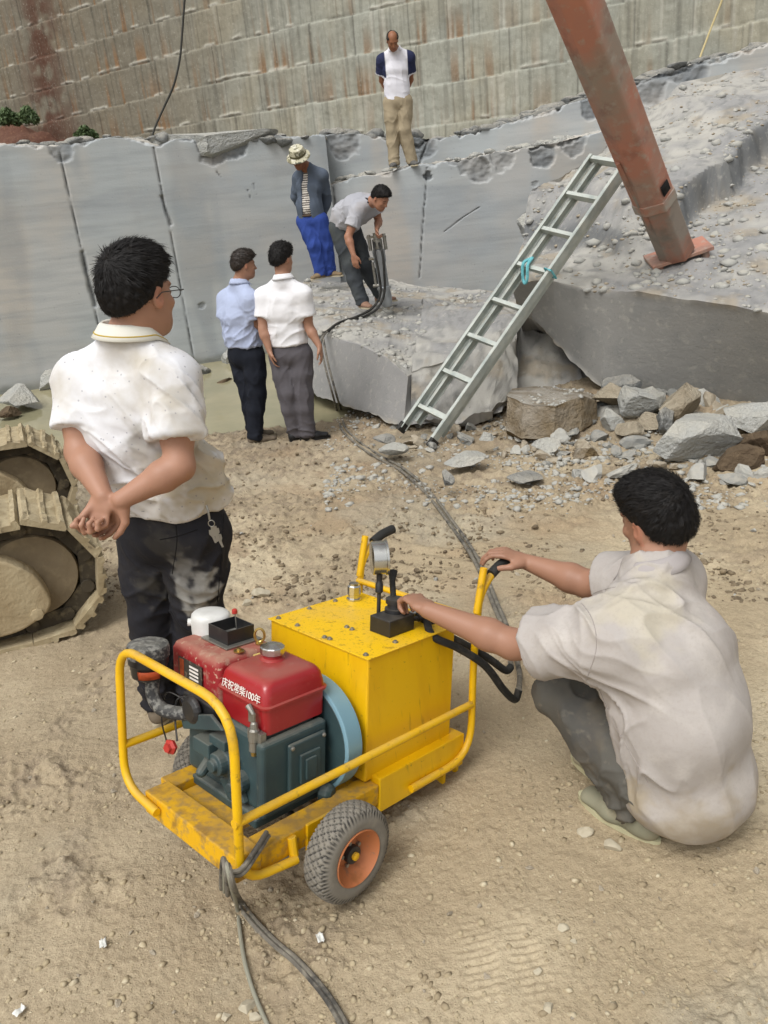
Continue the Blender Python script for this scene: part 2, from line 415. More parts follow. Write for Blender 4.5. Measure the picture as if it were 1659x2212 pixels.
def make_ground():
    nu, nv = 860, 820
    u = np.linspace(-1, 1, nu); v = np.linspace(0, 1, nv)
    Y = 0.75 * (14.0 / 0.75) ** v; Y = np.concatenate([[-30, -8, -1, 0.3, 0.6], Y, [16, 20, 30, 60]]); nv = len(Y)
    U, YY = np.meshgrid(u, Y, indexing='ij')
    wdt = np.clip(0.80 * YY + 1.1, 0.8, 10)
    X = U * wdt + np.sign(U) * 60 * np.clip(np.abs(U) - 0.93, 0, 1) / 0.07 * (np.abs(U) > 0.93)
    X = X + 0.06 * YY * (YY < 14)
    x, y = X.ravel(), YY.ravel()
    Z, cr = gdetail(x, y); fade = 1 - sstep(y, 14, 18); z = gz(x, y) + Z * fade * (np.abs(U.ravel()) < 0.95)
    P = np.stack([x, y, z], -1)
    pale = A(*lin('bbad92')); tan = A(*lin('a19278')); dark = A(*lin('76695a')); rus = A(*lin('94785a')); gry = A(*lin('9b9686'))
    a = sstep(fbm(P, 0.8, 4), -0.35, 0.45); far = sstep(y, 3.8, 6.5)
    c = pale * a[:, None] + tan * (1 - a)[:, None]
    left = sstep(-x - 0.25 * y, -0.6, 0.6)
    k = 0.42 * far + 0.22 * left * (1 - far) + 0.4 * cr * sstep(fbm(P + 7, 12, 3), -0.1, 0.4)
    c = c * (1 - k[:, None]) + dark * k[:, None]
    k = 0.25 * sstep(fbm(P + 21, 1.7, 4), 0.15, 0.6) * sstep(y, 1.8, 3.4); c = c * (1 - k[:, None]) + rus * k[:, None]
    k = 0.5 * sstep(fbm(P + 31, 0.9, 4), 0.1, 0.6) * (1 - 0.5 * far); c = c * (1 - k[:, None]) + gry * k[:, None]
    hv = sstep(fbm(P + 9, 34, 2), 0.18, 0.5); c = c * (1 + 0.10 * (hv * cr)[:, None])
    wet = sstep(y, 7.3, 8.3) * (1 - sstep(x, -0.7, 0.6)); c = c * (1 - 0.45 * wet[:, None])
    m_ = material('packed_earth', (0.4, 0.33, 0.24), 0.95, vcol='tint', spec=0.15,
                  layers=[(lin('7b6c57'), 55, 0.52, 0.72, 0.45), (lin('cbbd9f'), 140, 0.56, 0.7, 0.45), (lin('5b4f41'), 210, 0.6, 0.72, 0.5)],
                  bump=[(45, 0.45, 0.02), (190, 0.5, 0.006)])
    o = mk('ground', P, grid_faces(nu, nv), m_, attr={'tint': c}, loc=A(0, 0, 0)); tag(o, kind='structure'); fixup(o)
    return o
def fixup(o):
    if np.mean([p.normal.z for p in list(o.data.polygons)[1000:1200]]) < 0: o.data.flip_normals()
ground = make_ground()
# ------------------------------------------------------------------ pool
WZ = -0.37
def make_pool():
    nx, ny = 60, 60; X, Y = np.meshgrid(np.linspace(-9, 0.6, nx), np.linspace(7.4, 12.6, ny), indexing='ij')
    P = np.stack([X.ravel(), Y.ravel(), np.full(X.size, WZ)], -1)
    m_, t, p = new_mat('murky_water')
    tc = nd(t, 'ShaderNodeTexCoord'); f = noise_fac(t, tc.outputs['Object'], 0.8, 4, 0.35, 0.65)
    t.links.new(mixc(t, f, lin('a0987a'), lin('8b876c')), p.inputs['Base Color'])
    p.inputs['Roughness'].default_value = 0.06; p.inputs['IOR'].default_value = 1.33; p.inputs['Specular IOR Level'].default_value = 0.5
    n = nd(t, 'ShaderNodeTexNoise'); n.inputs['Scale'].default_value = 5; b = nd(t, 'ShaderNodeBump'); b.inputs['Strength'].default_value = 0.15; b.inputs['Distance'].default_value = 0.02
    t.links.new(tc.outputs['Object'], n.inputs['Vector']); t.links.new(n.outputs['Fac'], b.inputs['Height']); t.links.new(b.outputs[0], p.inputs['Normal'])
    o = mk('water', P, grid_faces(nx, ny), m_); fixup(o); tag(o, kind='structure')
make_pool()
# ------------------------------------------------------------------ far quarry face with courses of sawn blocks
CL0 = A(8.2, 21.0, 0); CLD = nrm(A(-1.64, 1.0, 0)); CLN = A(-CLD[1], CLD[0], 0); CLN = -CLN if CLN[1] > 0 else CLN
def on_plane(px, py, p0, n): d = ray(px, py); o = A(0, 0, CAMH); return o + d * (((p0 - o) @ n) / (d @ n))
def make_cliff():
    nu, nv = 1500, 420; s = np.linspace(-16, 34, nu); z = np.linspace(-0.5, 13.5, nv)
    S, Zz = np.meshgrid(s, z, indexing='ij'); sf, zf = S.ravel(), Zz.ravel()
    P2 = np.stack([sf, zf * 0, zf], -1)
    rows = np.arange(-1, 16) * 1.02 + 0.25
    dip = 0.10 * noise(np.stack([sf * 0.09, 0 * sf, 0 * sf], -1)) + 0.06 * np.sin(sf * 0.35)
    rz = (zf - 0.25 + 0.3 * dip * 3 + 0.014 * sf) / 1.02; row = np.floor(rz); fr = rz - row
    jit = noise(np.stack([sf * 0.7, row * 3.7, 0 * sf], -1)) * 0.06 + noise(np.stack([sf * 3, row * 3.7, 0 * sf + 5], -1)) * 0.025
    fr = fr + jit; fr = np.clip(fr, 0, 1.0)
    rw = row + 40
    colw = 1.15; off = (np.sin(rw * 12.9898) * 43758.5453) % 1.0
    cu = sf / colw + off * 7 + 0.55 * noise(np.stack([sf * 0.5, row * 7.7, 0 * sf], -1)); ci = np.floor(cu); cf = cu - ci
    h = (np.sin(ci * 78.233 + rw * 37.719) * 43758.5453) % 1.0
    h2 = (np.sin(ci * 11.13 + rw * 91.7) * 12543.123) % 1.0
    line = np.minimum(cf, 1 - cf) * colw
    joint = np.exp(-(line / 0.028) ** 2) * (h2 > 0.35)
    edge = np.exp(-(fr / 0.035) ** 2) + np.exp(-((1 - fr) / 0.03) ** 2)
    lip = sstep(fr, 0.0, 0.06) * (1 - sstep(fr, 0.06, 0.13))
    lipn = sstep(noise(np.stack([sf * 2.2, row * 5.1, 0 * sf], -1)) + 0.25 * sstep(sf, 4, 16), 0.15, 0.5)
    rough = fbm(P2, 1.6, 4); cs = 0.05 * row + 0.02 * (h - 0.5)
    dd = -cs + 0.02 * rough - 0.010 * edge + 0.06 * lip * lipn * (0.6 + 0.5 * fbm(P2, 5, 2)) + 0.006 * fbm(P2, 8, 3)
    P = CL0 + CLD * sf[:, None] + A(0, 0, 1) * zf[:, None] + CLN * dd[:, None]
    gr = A(*lin('a0a297')); be = A(*lin('a4a190')); br = A(*lin('665b4a')); rust = A(*lin('80654a')); wh = A(*lin('b3b0a4')); dk = A(*lin('45433c')); red = A(*lin('54382c'))
    c = np.tile(gr, (len(sf), 1))
    def mx(c, col, k): k = np.clip(k, 0, 1)[:, None]; return c * (1 - k) + col * k
    c = mx(c, be, sstep(fbm(P2, 0.5, 3), -0.3, 0.5))
    c = mx(c, np.tile(gr * 0.88, (len(sf), 1)), 0.5 * (h > 0.6))
    leftm = sstep(sf, 9, 19); c = mx(c, br, 0.15 + 0.62 * leftm)
    st1 = noise(np.stack([sf * 3.1, row * 2.3, zf * 0.12], -1)) + 0.5 * noise(np.stack([sf * 9, row * 1.3, zf * 0.25], -1))
    c = mx(c, rust, 0.9 * sstep(st1, 0.15, 0.5) * sstep(1 - fr, 0.0, 0.9) * (0.35 + 0.6 * sstep(fbm(P2, 0.25, 2), -0.1, 0.4) + 0.3 * leftm))
    st2 = noise(np.stack([sf * 6 + 50, row * 2.3, zf * 0.15], -1)); c = mx(c, dk, 0.55 * sstep(st2, 0.2, 0.6) * (0.4 + 0.6 * fr) * (0.5 + leftm * 0.6))
    c = mx(c, wh, 0.5 * sstep(-st2, 0.3, 0.7) * (1 - leftm)); c = mx(c, dk, 0.28 * sstep(noise(np.stack([sf * 13 + 9, row * 1.9, zf * 0.3], -1)), 0.25, 0.5))
    c = mx(c, wh, 0.85 * lip * lipn); c = mx(c, dk, (0.25 + 0.4 * h2) * joint + 0.42 * np.exp(-(fr / 0.024) ** 2) * sstep(noise(np.stack([sf * 1.1, row * 3.3, 0 * sf], -1)), -0.4, 0.2))
    rc = on_plane(72, 130, CL0, CLN); rs = (rc - CL0) @ CLD
    c = mx(c, red, 0.92 * np.exp(-((sf - rs + 0.12 * (zf - 6)) / (1.0 + 0.35 * np.clip(6 - zf, 0, 3))) ** 2) * sstep(fbm(P2, 1.2, 3), -0.7, 0.1))
    m_ = material('weathered_quarry_stone', (0.3, 0.3, 0.27), 0.9, vcol='tint', spec=0.2, layers=[(lin('6d6a5c'), 6, 0.5, 0.75, 0.35, (2, 2, 0.5)), (lin('c2c1b4'), 14, 0.58, 0.75, 0.3)], bump=[(7, 0.25, 0.05, (2, 2, 0.6)), (30, 0.3, 0.02)])
    o = mk('rock_face', P, grid_faces(nu, nv), m_, attr={'tint': c}); tag(o, kind='structure')
make_cliff()
# ------------------------------------------------------------------ sawn grey benches in front of it
def seg_dist(x, z, pts):
    d = np.full(x.shape, 9.0)
    for (ax, az), (bx, bz) in zip(pts[:-1], pts[1:]):
        L2 = (bx - ax) ** 2 + (bz - az) ** 2; t = np.clip(((x - ax) * (bx - ax) + (z - az) * (bz - az)) / L2, 0, 1)
        d = np.minimum(d, np.hypot(x - ax - t * (bx - ax), z - az - t * (bz - az)))
    return d
GREY = material('sawn_grey_granite', (0.3, 0.31, 0.32), 0.8, vcol='tint', spec=0.25,
                layers=[(lin('8a8f91'), 2.2, 0.45, 0.7, 0.5, (0.5, 0.5, 4)), (lin('b0a99f'), 0.9, 0.5, 0.7, 0.4), (lin('a5a9a9'), 18, 0.55, 0.75, 0.4, (0.6, 0.6, 3)), (lin('5f6467'), 30, 0.66, 0.76, 0.5)],
                bump=[(3, 0.15, 0.02, (0.5, 0.5, 6)), (45, 0.25, 0.006)])
def bench(name, p0, p1, x0, x1, topD, zb, back, cracks=(), n_h=340, chip=1.0, marks=(), wet=0):
    """wall through plan points p0-p1; x from x0 to x1; topD: top edge seen at these pixels"""
    p0 = A(*p0, 0); p1 = A(*p1, 0); d = nrm(p1 - p0); n = A(d[1], -d[0], 0)
    T = [on_plane(px, py, p0, n) for px, py in topD]; tx = [p[0] for p in T]; tz = [p[2] for p in T]
    toxz = lambda L: [tuple(on_plane(px, py, p0, n)[[0, 2]]) for px, py in L]
    nu = int((x1 - x0) / 0.018); x = np.linspace(x0, x1, nu); nb_ = 40
    vf = np.linspace(0, 1, n_h); vb = np.linspace(0, 1, nb_)[1:]
    top = np.interp(x, tx, tz); P1 = np.stack([x, 0 * x, 0 * x], -1)
    top = top + 0.035 * chip * fbm(P1, 2.5, 4) + 0.02 * chip * np.abs(noise(P1 * 14))
    X, V = np.meshgrid(x, vf, indexing='ij'); Z = zb + (top[:, None] - zb) * V
    Yb = p0[1] + (X - p0[0]) * d[1] / d[0]
    Pf = np.stack([X, Yb, Z], -1).reshape(-1, 3); Q = np.stack([X.ravel(), 0 * X.ravel(), Z.ravel()], -1)
    tt = np.repeat(top, n_h) - Z.ravel()
    cw = 0.5 * np.clip(fbm(P1 + 4, 0.9, 3), 0, 1) + 0.03; cwr = np.repeat(cw, n_h) * 0.45 * chip
    ch = sstep(cwr - tt + 0.05 * fbm(Q, 6, 3), 0, 0.03)
    rec = 0.01 * fbm(Q, 0.8, 3) + ch * (0.05 + 0.03 * fbm(Q, 7, 3) + 0.02 * ridge(Q, 12, 2)) * chip
    ck = np.zeros(len(Q))
    for pts, wd, dp in cracks:
        P_ = toxz(pts); dd = seg_dist(Q[:, 0] + 0.008 * fbm(Q, 6, 3), Q[:, 2], P_)
        wv = wd * (0.55 + 0.6 * np.abs(noise(Q * 3)) + 0 * dd); k = np.exp(-(dd / wv) ** 2); ck = np.maximum(ck, k); rec = rec + dp * k
    mk_ = np.zeros(len(Q))
    for (px, py), rr, amt in marks:
        a = on_plane(px, py, p0, n); r2 = np.hypot(Q[:, 0] - a[0], (Q[:, 2] - a[2])) / rr
        k = (1 - sstep(r2 + 0.30 * fbm(Q, 8 * 0.12 / rr, 3), 0.75, 0.95)) * amt; mk_ = np.maximum(mk_, k)
    rec = rec + 0.05 * mk_ * (1 + 0.45 * fbm(Q, 9, 2)); Pf = Pf - n * 0 + (-n) * rec[:, None]
    XB, VB = np.meshgrid(x, vb, indexing='ij')
    Pb = np.stack([XB, p0[1] + (XB - p0[0]) * d[1] / d[0] + VB * back + 0.03, top[:, None] + 0 * VB + 0.02 * VB], -1).reshape(-1, 3)
    Pb[:, 2] += 0.03 * fbm(Pb, 4, 3) * sstep(VB.ravel(), 0, 0.2) * chip
    allP = np.concatenate([Pf.reshape(nu, n_h, 3), Pb.reshape(nu, nb_ - 1, 3)], 1).reshape(-1, 3)
    base = A(*lin('a5aaab')); roughc = A(*lin('a9a7a1')); dkc = A(*lin('3d3f40')); dust = A(*lin('b5b0a6')); dchip = A(*lin('5c6063'))
    c = np.tile(base, (len(Q), 1))
    def mx(c, col, k): k = np.clip(k, 0, 1)[:, None]; return c * (1 - k) + col * k
    c = mx(c, A(*lin('aeaca8')), 0.6 * sstep(fbm(Q, 0.55, 3), -0.2, 0.5)); c = mx(c, A(*lin('989da0')), 0.6 * sstep(fbm(Q * A(0.5, 1, 3), 0.8, 3), 0.0, 0.5))
    c = mx(c, roughc, ch * sstep(fbm(Q + 3, 5, 3), -0.3, 0.3)); c = mx(c, dchip, ch * sstep(fbm(Q + 8, 4, 3), 0.0, 0.35))
    c = mx(c, A(*lin('b3a593')), 0.4 * sstep(fbm(Q * A(1, 1, 0.35) + 40, 0.9, 3), 0.15, 0.6)); c = mx(c, A(*lin('838a8e')), 0.45 * sstep(fbm(Q * A(1, 1, 0.2) + 60, 1.6, 3), 0.15, 0.6)); c = mx(c, dchip, 0.75 * mk_); c = mx(c, dkc, 0.9 * ck)
    if wet: c = mx(c, A(*lin('5d6058')), 0.8 * (1 - sstep(Q[:, 2] - 0.05 * fbm(Q, 3, 3), WZ + 0.02, WZ + 0.16)))
    cb = np.tile(dust, (len(Pb), 1)); C_ = np.concatenate([c.reshape(nu, n_h, 3), cb.reshape(nu, nb_ - 1, 3)], 1).reshape(-1, 3)
    o = mk(name, allP, grid_faces(nu, n_h + nb_ - 1), GREY, attr={'tint': C_}); o.data.flip_normals() if o.data.polygons[50].normal @ Vector(n) < 0 else None
    return o
B1 = bench('granite_bench', (-5.05, 10.85), (-0.32, 12.3), -9.5, -0.30, [(-300, 290), (0, 314), (60, 312), (110, 318), (150, 312), (210, 300), (300, 300), (335, 312), (360, 306), (420, 300), (470, 316), (520, 300), (600, 296), (700, 290)], -0.8, 2.2,
           cracks=[([(128, 322), (150, 430), (178, 540), (192, 620), (212, 700)], 0.010, 0.035), ([(332, 318), (352, 425), (372, 520), (395, 650), (420, 785)], 0.009, 0.03),
                   ([(178, 545), (190, 600), (206, 660)], 0.035, 0.04), ([(350, 425), (369, 485)], 0.022, 0.04), ([(462, 340), (468, 370), (475, 382)], 0.008, 0.02), ([(535, 410), (542, 430)], 0.006, 0.01), ([(548, 396), (553, 420)], 0.006, 0.01)],
           marks=[((462, 316), 0.25, 1), ((130, 316), 0.2, 0.8), ((498, 306), 0.25, 1.0), ((364, 705), 0.045, 0.5), ((436, 660), 0.05, 0.4)], wet=1)
B2 = bench('granite_bench', (-0.34, 12.45), (6.5, 12.45), -0.36, 8.5, [(700, 402), (725, 398), (760, 386), (830, 376), (865, 362), (935, 354), (1000, 345), (1040, 336), (1150, 318), (1290, 288), (1500, 240), (1700, 190)], -0.8, 1.2,
           cracks=[([(922, 362), (921, 400), (917, 440), (906, 600)], 0.010, 0.03), ([(960, 500), (1000, 470), (1035, 448)], 0.007, 0.02), ([(710, 290), (722, 420), (738, 600)], 0.012, 0.04)],
           marks=[((1034, 365), 0.22, 1), ((1018, 352), 0.2, 1), ((1085, 338), 0.22, 0.8), ((1172, 330), 0.22, 1), ((1240, 308), 0.22, 0.8), ((995, 325), 0.2, 1.0), ((925, 380), 0.07, 1), ((1155, 397), 0.05, 0.3)], chip=0.8)
B3 = bench('granite_bench', (-0.34, 13.5), (6.5, 13.5), -0.6, 10.5, [(690, 290), (760, 290), (850, 298), (930, 300), (1029, 288), (1110, 262), (1189, 236), (1264, 215), (1389, 176), (1454, 150), (1659, 95), (1900, 30)], 0.3, 3.0,
           cracks=[([(926, 302), (915, 330), (904, 358)], 0.02, 0.06), ([(880, 305), (905, 318), (925, 300)], 0.04, 0.06)],
           marks=[((745, 300), 0.3, 1), ((905, 305), 0.3, 1), ((1290, 212), 0.35, 1), ((1400, 168), 0.4, 1), ((1480, 140), 0.4, 1)], chip=0.9)
tag(B1, 'flat sawn grey granite wall with two dark cracks behind the pool', 'rock wall', kind='structure')
tag(B2, 'grey granite step below the ledge behind the ladder', 'rock wall', kind='structure')
tag(B3, 'upper grey granite step behind the man on the ledge', 'rock wall', kind='structure')
# ------------------------------------------------------------------ loose rocks
def rock_mesh(seed, dims, sub=3, cuts=9, rough=0.03, sharp=0.72):
    rg = np.random.default_rng(seed)
    bm = bmesh.new(); bmesh.ops.create_icosphere(bm, subdivisions=sub, radius=1.0)
    V = np.array([v.co[:] for v in bm.verts]); Fc = [[v.index for v in f.verts] for f in bm.faces]; bm.free()
    for i in range(cuts):
        n = nrm(rg.normal(size=3) * A(1, 1, 0.9)); dd = rg.uniform(0.42, sharp)
        h = V @ n - dd; V = V - np.outer(np.clip(h, 0, None), n)
    V = V / np.abs(V).max(0)
    V = V + rough * fbm(V + seed * 3.1, 2.2, 3)[:, None] * V
    return V * np.asarray(dims) / 2, Fc
def rotz(V, a): c, s = math.cos(a), math.sin(a); return V @ np.array([[c, s, 0], [-s, c, 0], [0, 0, 1]])
def rot(V, ax, a):
    return V @ np.array(Matrix.Rotation(a, 3, Vector(ax))).T
def stone_mat(name, base, dust, amt=0.8, spots='6f7274'):
    return material(name, base, 0.9, spec=0.2, dust=(dust, -0.1, 0.75, amt, 5), layers=[(lin(spots), 6, 0.45, 0.7, 0.5), (tuple(min(1, b * 1.5) for b in base), 25, 0.55, 0.75, 0.4)], bump=[(10, 0.6, 0.05), (40, 0.7, 0.02), (120, 0.5, 0.006)])
SG = stone_mat('grey_stone', lin('747675'), lin('a39e92'), 0.75, '595b5b')
SP = stone_mat('pale_grey_stone', lin('9fa09c'), lin('b0ab9d'), 0.6, '8a8d8d')
SB = stone_mat('brown_stained_stone', lin('6f5f45'), lin('a39e94'), 0.9, '4f4230')
ST = stone_mat('tan_dusty_stone', lin('857a67'), lin('a79e8c'), 0.8, '6c6252')
SD = stone_mat('dark_muddy_stone', lin('4f4234'), lin('7d6c55'), 0.5, '2f2821')
def rock(px, py, wpx, hpx, Y, mat, label, seed, group=None, dep=None, cat='rock', sub=4, cuts=10, yaw=None, tilt=0, name='rock', rough=0.05, sink=0.12):
    c = aty(px, py, Y); dpt = (c - A(0, 0, CAMH)) @ (CM @ A(0, 0, 1)); s = dpt / FPX
    w_, h_ = wpx * s, hpx * s; dp = dep if dep else 0.8 * w_
    V, Fc = rock_mesh(seed, (w_, dp, h_), sub, cuts, rough)
    if tilt: V = rot(V, (0, 1, 0), tilt)
    if yaw is not None: V = rotz(V, yaw)
    V = V + c
    o = mk(name, V, Fc, mat, smooth=False, loc=A(c[0], c[1], c[2] - h_ / 2)); tag(o, label, cat, group); return o
# sections of big slabs: each section is a list of corner points in order round the stone; rough 0 sawn, 1 broken
def slab(name, sections, rough, mat, nu=40, nseg=14, amp=0.05, seed=0, sub=None, cols=None, post=None):
    S = np.array(sections, float); ns, k, _ = S.shape
    tt = np.linspace(0, ns - 1, (ns - 1) * nu + 1); i0 = np.clip(tt.astype(int), 0, ns - 2); f = (tt - i0)[:, None, None]
    SS = S[i0] * (1 - f) + S[i0 + 1] * f
    rings = []; rr = []
    n_of = sub or [nseg] * k
    for j in range(k):
        a, b = SS[:, j], SS[:, (j + 1) % k]
        for q in range(n_of[j]):
            t = q / n_of[j]; rings.append(a * (1 - t) + b * t)
            e = min(t, 1 - t) * n_of[j]
            r0 = rough[j]; rr.append(max(r0, rough[j - 1]) if q == 0 else r0)
    Rg = np.stack(rings, 1); m_, n_ = Rg.shape[:2]; P = Rg.reshape(-1, 3)
    Fc = []
    ii, jj = np.meshgrid(np.arange(m_ - 1), np.arange(n_), indexing='ij'); j2 = (jj + 1) % n_
    Fq = np.stack([ii * n_ + jj, ii * n_ + j2, (ii + 1) * n_ + j2, (ii + 1) * n_ + jj], -1).reshape(-1, 4)
    N_ = vnormals(P, Fq); r = np.tile(np.array(rr, float), m_)
    dsp = amp * (1.0 * fbm(P + seed, 1.3, 4) + 0.45 * ridge(P + seed, 3.5, 3) * 0.6) * r + 0.006 * (1 - r) * fbm(P, 1.5, 2)
    P = P + N_ * dsp[:, None]
    if post: P, drk = post(P, r)
    caps = [list(range(n_)), list(range((m_ - 1) * n_, m_ * n_))[::-1]]
    base = A(*lin('8e8d8b')); dusty = A(*lin('a9a69e')); dirt = A(*lin('998f7e')); dk = A(*lin('676867'))
    # sawn faces stay even grey, broken faces carry stone dust
    a = sstep(fbm(P + 3, 1.1, 4), -0.4, 0.4)[:, None]; b = sstep(fbm(P + 13, 2.2, 4), 0.15, 0.55)[:, None] * 0.8; d_ = sstep(ridge(P + 5, 4, 3), 0.9, 1.6)[:, None] * 0.5
    cr = dusty * a + (base * 1.02) * (1 - a); cr = cr * (1 - b) + dirt * b; cr = cr * (1 - d_) + dk * d_
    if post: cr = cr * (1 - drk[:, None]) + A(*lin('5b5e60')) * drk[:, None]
    cc = base if cols is None else A(*cols)
    C_ = cc * (1 - r[:, None]) + cr * r[:, None]
    o = mk(name, P, [list(map(int, q)) for q in Fq] + caps, mat, smooth=True, attr={'tint': C_, 'rough': r}); fix_normals(o)
    o.data.set_sharp_from_angle(angle=R(32)); return o
def slab_mat():
    m_ = material('broken_granite', (0.3, 0.3, 0.3), 0.88, vcol='tint', spec=0.2, layers=[(lin('6c6f70'), 4, 0.5, 0.72, 0.35), (lin('b9b5aa'), 16, 0.55, 0.72, 0.35), (lin('54544f'), 50, 0.63, 0.74, 0.5)], bump=[(6, 0.12, 0.03), (28, 0.28, 0.012), (110, 0.35, 0.006)])
    return m_
SLAB = slab_mat()
def sec(fb, ft, bt, bb=None, mids=()):
    """front bottom, front top, (middles), back top, back bottom"""
    P = [aty(*fb), aty(*ft)] + [aty(*q) for q in mids] + [aty(*bt)]
    b = P[-1].copy(); b[2] = -0.7; f = P[0].copy()
    if bb is not None: b = aty(*bb)
    return P + [b]
# the split block the workers stand on
S = [sec((640, 835, 8.9), (640, 700, 9.1), (640, 603, 11.9), mids=[(650, 650, 10.4)]),
     sec((685, 855, 8.4), (702, 722, 8.55), (690, 602, 11.9), mids=[(700, 655, 10.2)]),
     sec((760, 882, 7.75), (775, 737, 7.9), (760, 602, 11.9), mids=[(765, 668, 9.7)]),
     sec((830, 905, 7.2), (838, 768, 7.4), (850, 602, 11.9), mids=[(845, 672, 9.5)]),
     sec((872, 915, 6.95), (882, 812, 7.05), (920, 612, 11.6), mids=[(895, 690, 9.0)]),
     sec((893, 912, 6.95), (930, 780, 7.6), (970, 618, 11.3), mids=[(935, 690, 9.0)]),
     sec((1000, 905, 6.95), (1010, 745, 7.9), (1030, 626, 10.9), mids=[(1010, 690, 9.0)]),
     sec((1085, 895, 7.0), (1095, 690, 8.3), (1085, 632, 10.5), mids=[(1085, 660, 9.2)]),
     sec((1118, 850, 7.7), (1120, 705, 8.4), (1118, 640, 10.2), mids=[(1118, 660, 9.2)])]
S = np.array(S)
blk = slab('granite_block', S, [0.0, 1, 1, 1, 1], SLAB, nu=26, seed=3, amp=0.05, sub=[22, 20, 40, 20, 6])
# right-hand half of the block is broken all round: give it its own rough face
tag(blk, 'broad grey granite block under the two workers, its left face sawn flat', 'rock')
# broken shoulder of the same block
S = [sec((886, 905, 7.0), (890, 800, 7.12), (915, 640, 10.0)), sec((985, 925, 6.75), (975, 770, 7.3), (1000, 660, 9.3)), sec((1070, 900, 6.85), (1075, 712, 7.75), (1080, 660, 9.3)), sec((1108, 862, 7.2), (1118, 700, 7.9), (1120, 670, 9.3))]
o = slab('rough_rock', S, [1, 1, 1, 1], SLAB, nu=24, seed=9, amp=0.09, sub=[26, 26, 20, 8]); tag(o, 'rough broken grey rock behind the lower half of the ladder', 'rock')
S = [sec((1112, 880, 7.5), (1120, 690, 8.3), (1130, 640, 9.3)), sec((1190, 870, 7.5), (1190, 720, 8.1), (1200, 640, 9.3)), sec((1260, 850, 7.5), (1260, 780, 7.9), (1280, 650, 9.3)), sec((1330, 850, 7.6), (1330, 835, 7.9), (1340, 700, 9.0))]
o = slab('rough_rock', S, [1, 1, 1, 1], SLAB, nu=22, seed=14, amp=0.09, sub=[22, 26, 16, 8]); tag(o, 'dark rough rock wedged under the tilted slab, right of the ladder', 'rock')
# great tilted slab
S = [sec((1112, 645, 7.62), (1105, 608, 7.5), (1150, 470, 9.6), mids=[(1115, 560, 8.2)]),
     sec((1150, 690, 7.75), (1150, 606, 7.42), (1210, 440, 10.2), mids=[(1160, 540, 8.6)]),
     sec((1200, 738, 7.6), (1195, 608, 7.35), (1290, 390, 11), mids=[(1220, 520, 8.8)]),
     sec((1300, 838, 7.1), (1310, 626, 7.0), (1400, 255, 11.6), mids=[(1340, 450, 9.0)]),
     sec((1400, 862, 6.95), (1420, 640, 6.65), (1470, 178, 11.9), mids=[(1440, 420, 9.0)]),
     sec((1540, 880, 6.65), (1560, 660, 6.25), (1570, 158, 11.9), mids=[(1560, 410, 8.6)]),
     sec((1680, 896, 6.4), (1690, 678, 5.95), (1690, 140, 11.9), mids=[(1680, 400, 8.4)]),
     sec((1900, 930, 6.1), (1930, 705, 5.6), (1900, 115, 11.9), mids=[(1900, 380, 8.2)]),
     sec((2100, 950, 5.9), (2130, 730, 5.4), (2100, 95, 11.9), mids=[(2100, 370, 8.0)])]
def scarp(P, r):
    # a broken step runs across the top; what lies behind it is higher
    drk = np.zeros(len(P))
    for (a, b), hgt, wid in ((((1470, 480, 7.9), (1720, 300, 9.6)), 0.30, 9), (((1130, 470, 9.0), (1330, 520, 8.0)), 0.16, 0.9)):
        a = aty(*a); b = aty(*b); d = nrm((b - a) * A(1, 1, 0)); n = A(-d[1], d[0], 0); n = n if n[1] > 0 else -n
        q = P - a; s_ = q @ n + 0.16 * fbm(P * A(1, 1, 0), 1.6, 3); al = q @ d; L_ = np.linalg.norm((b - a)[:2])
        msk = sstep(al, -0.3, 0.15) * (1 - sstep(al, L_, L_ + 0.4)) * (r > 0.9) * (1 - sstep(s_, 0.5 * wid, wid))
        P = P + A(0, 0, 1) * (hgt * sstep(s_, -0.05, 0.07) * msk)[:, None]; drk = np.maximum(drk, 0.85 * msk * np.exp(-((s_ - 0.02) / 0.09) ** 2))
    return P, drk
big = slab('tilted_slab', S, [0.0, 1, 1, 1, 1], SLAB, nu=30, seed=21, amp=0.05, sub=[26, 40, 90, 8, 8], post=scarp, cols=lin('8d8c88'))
tag(big, 'huge tilted granite slab with a smooth undercut face and rubble strewn top', 'rock')
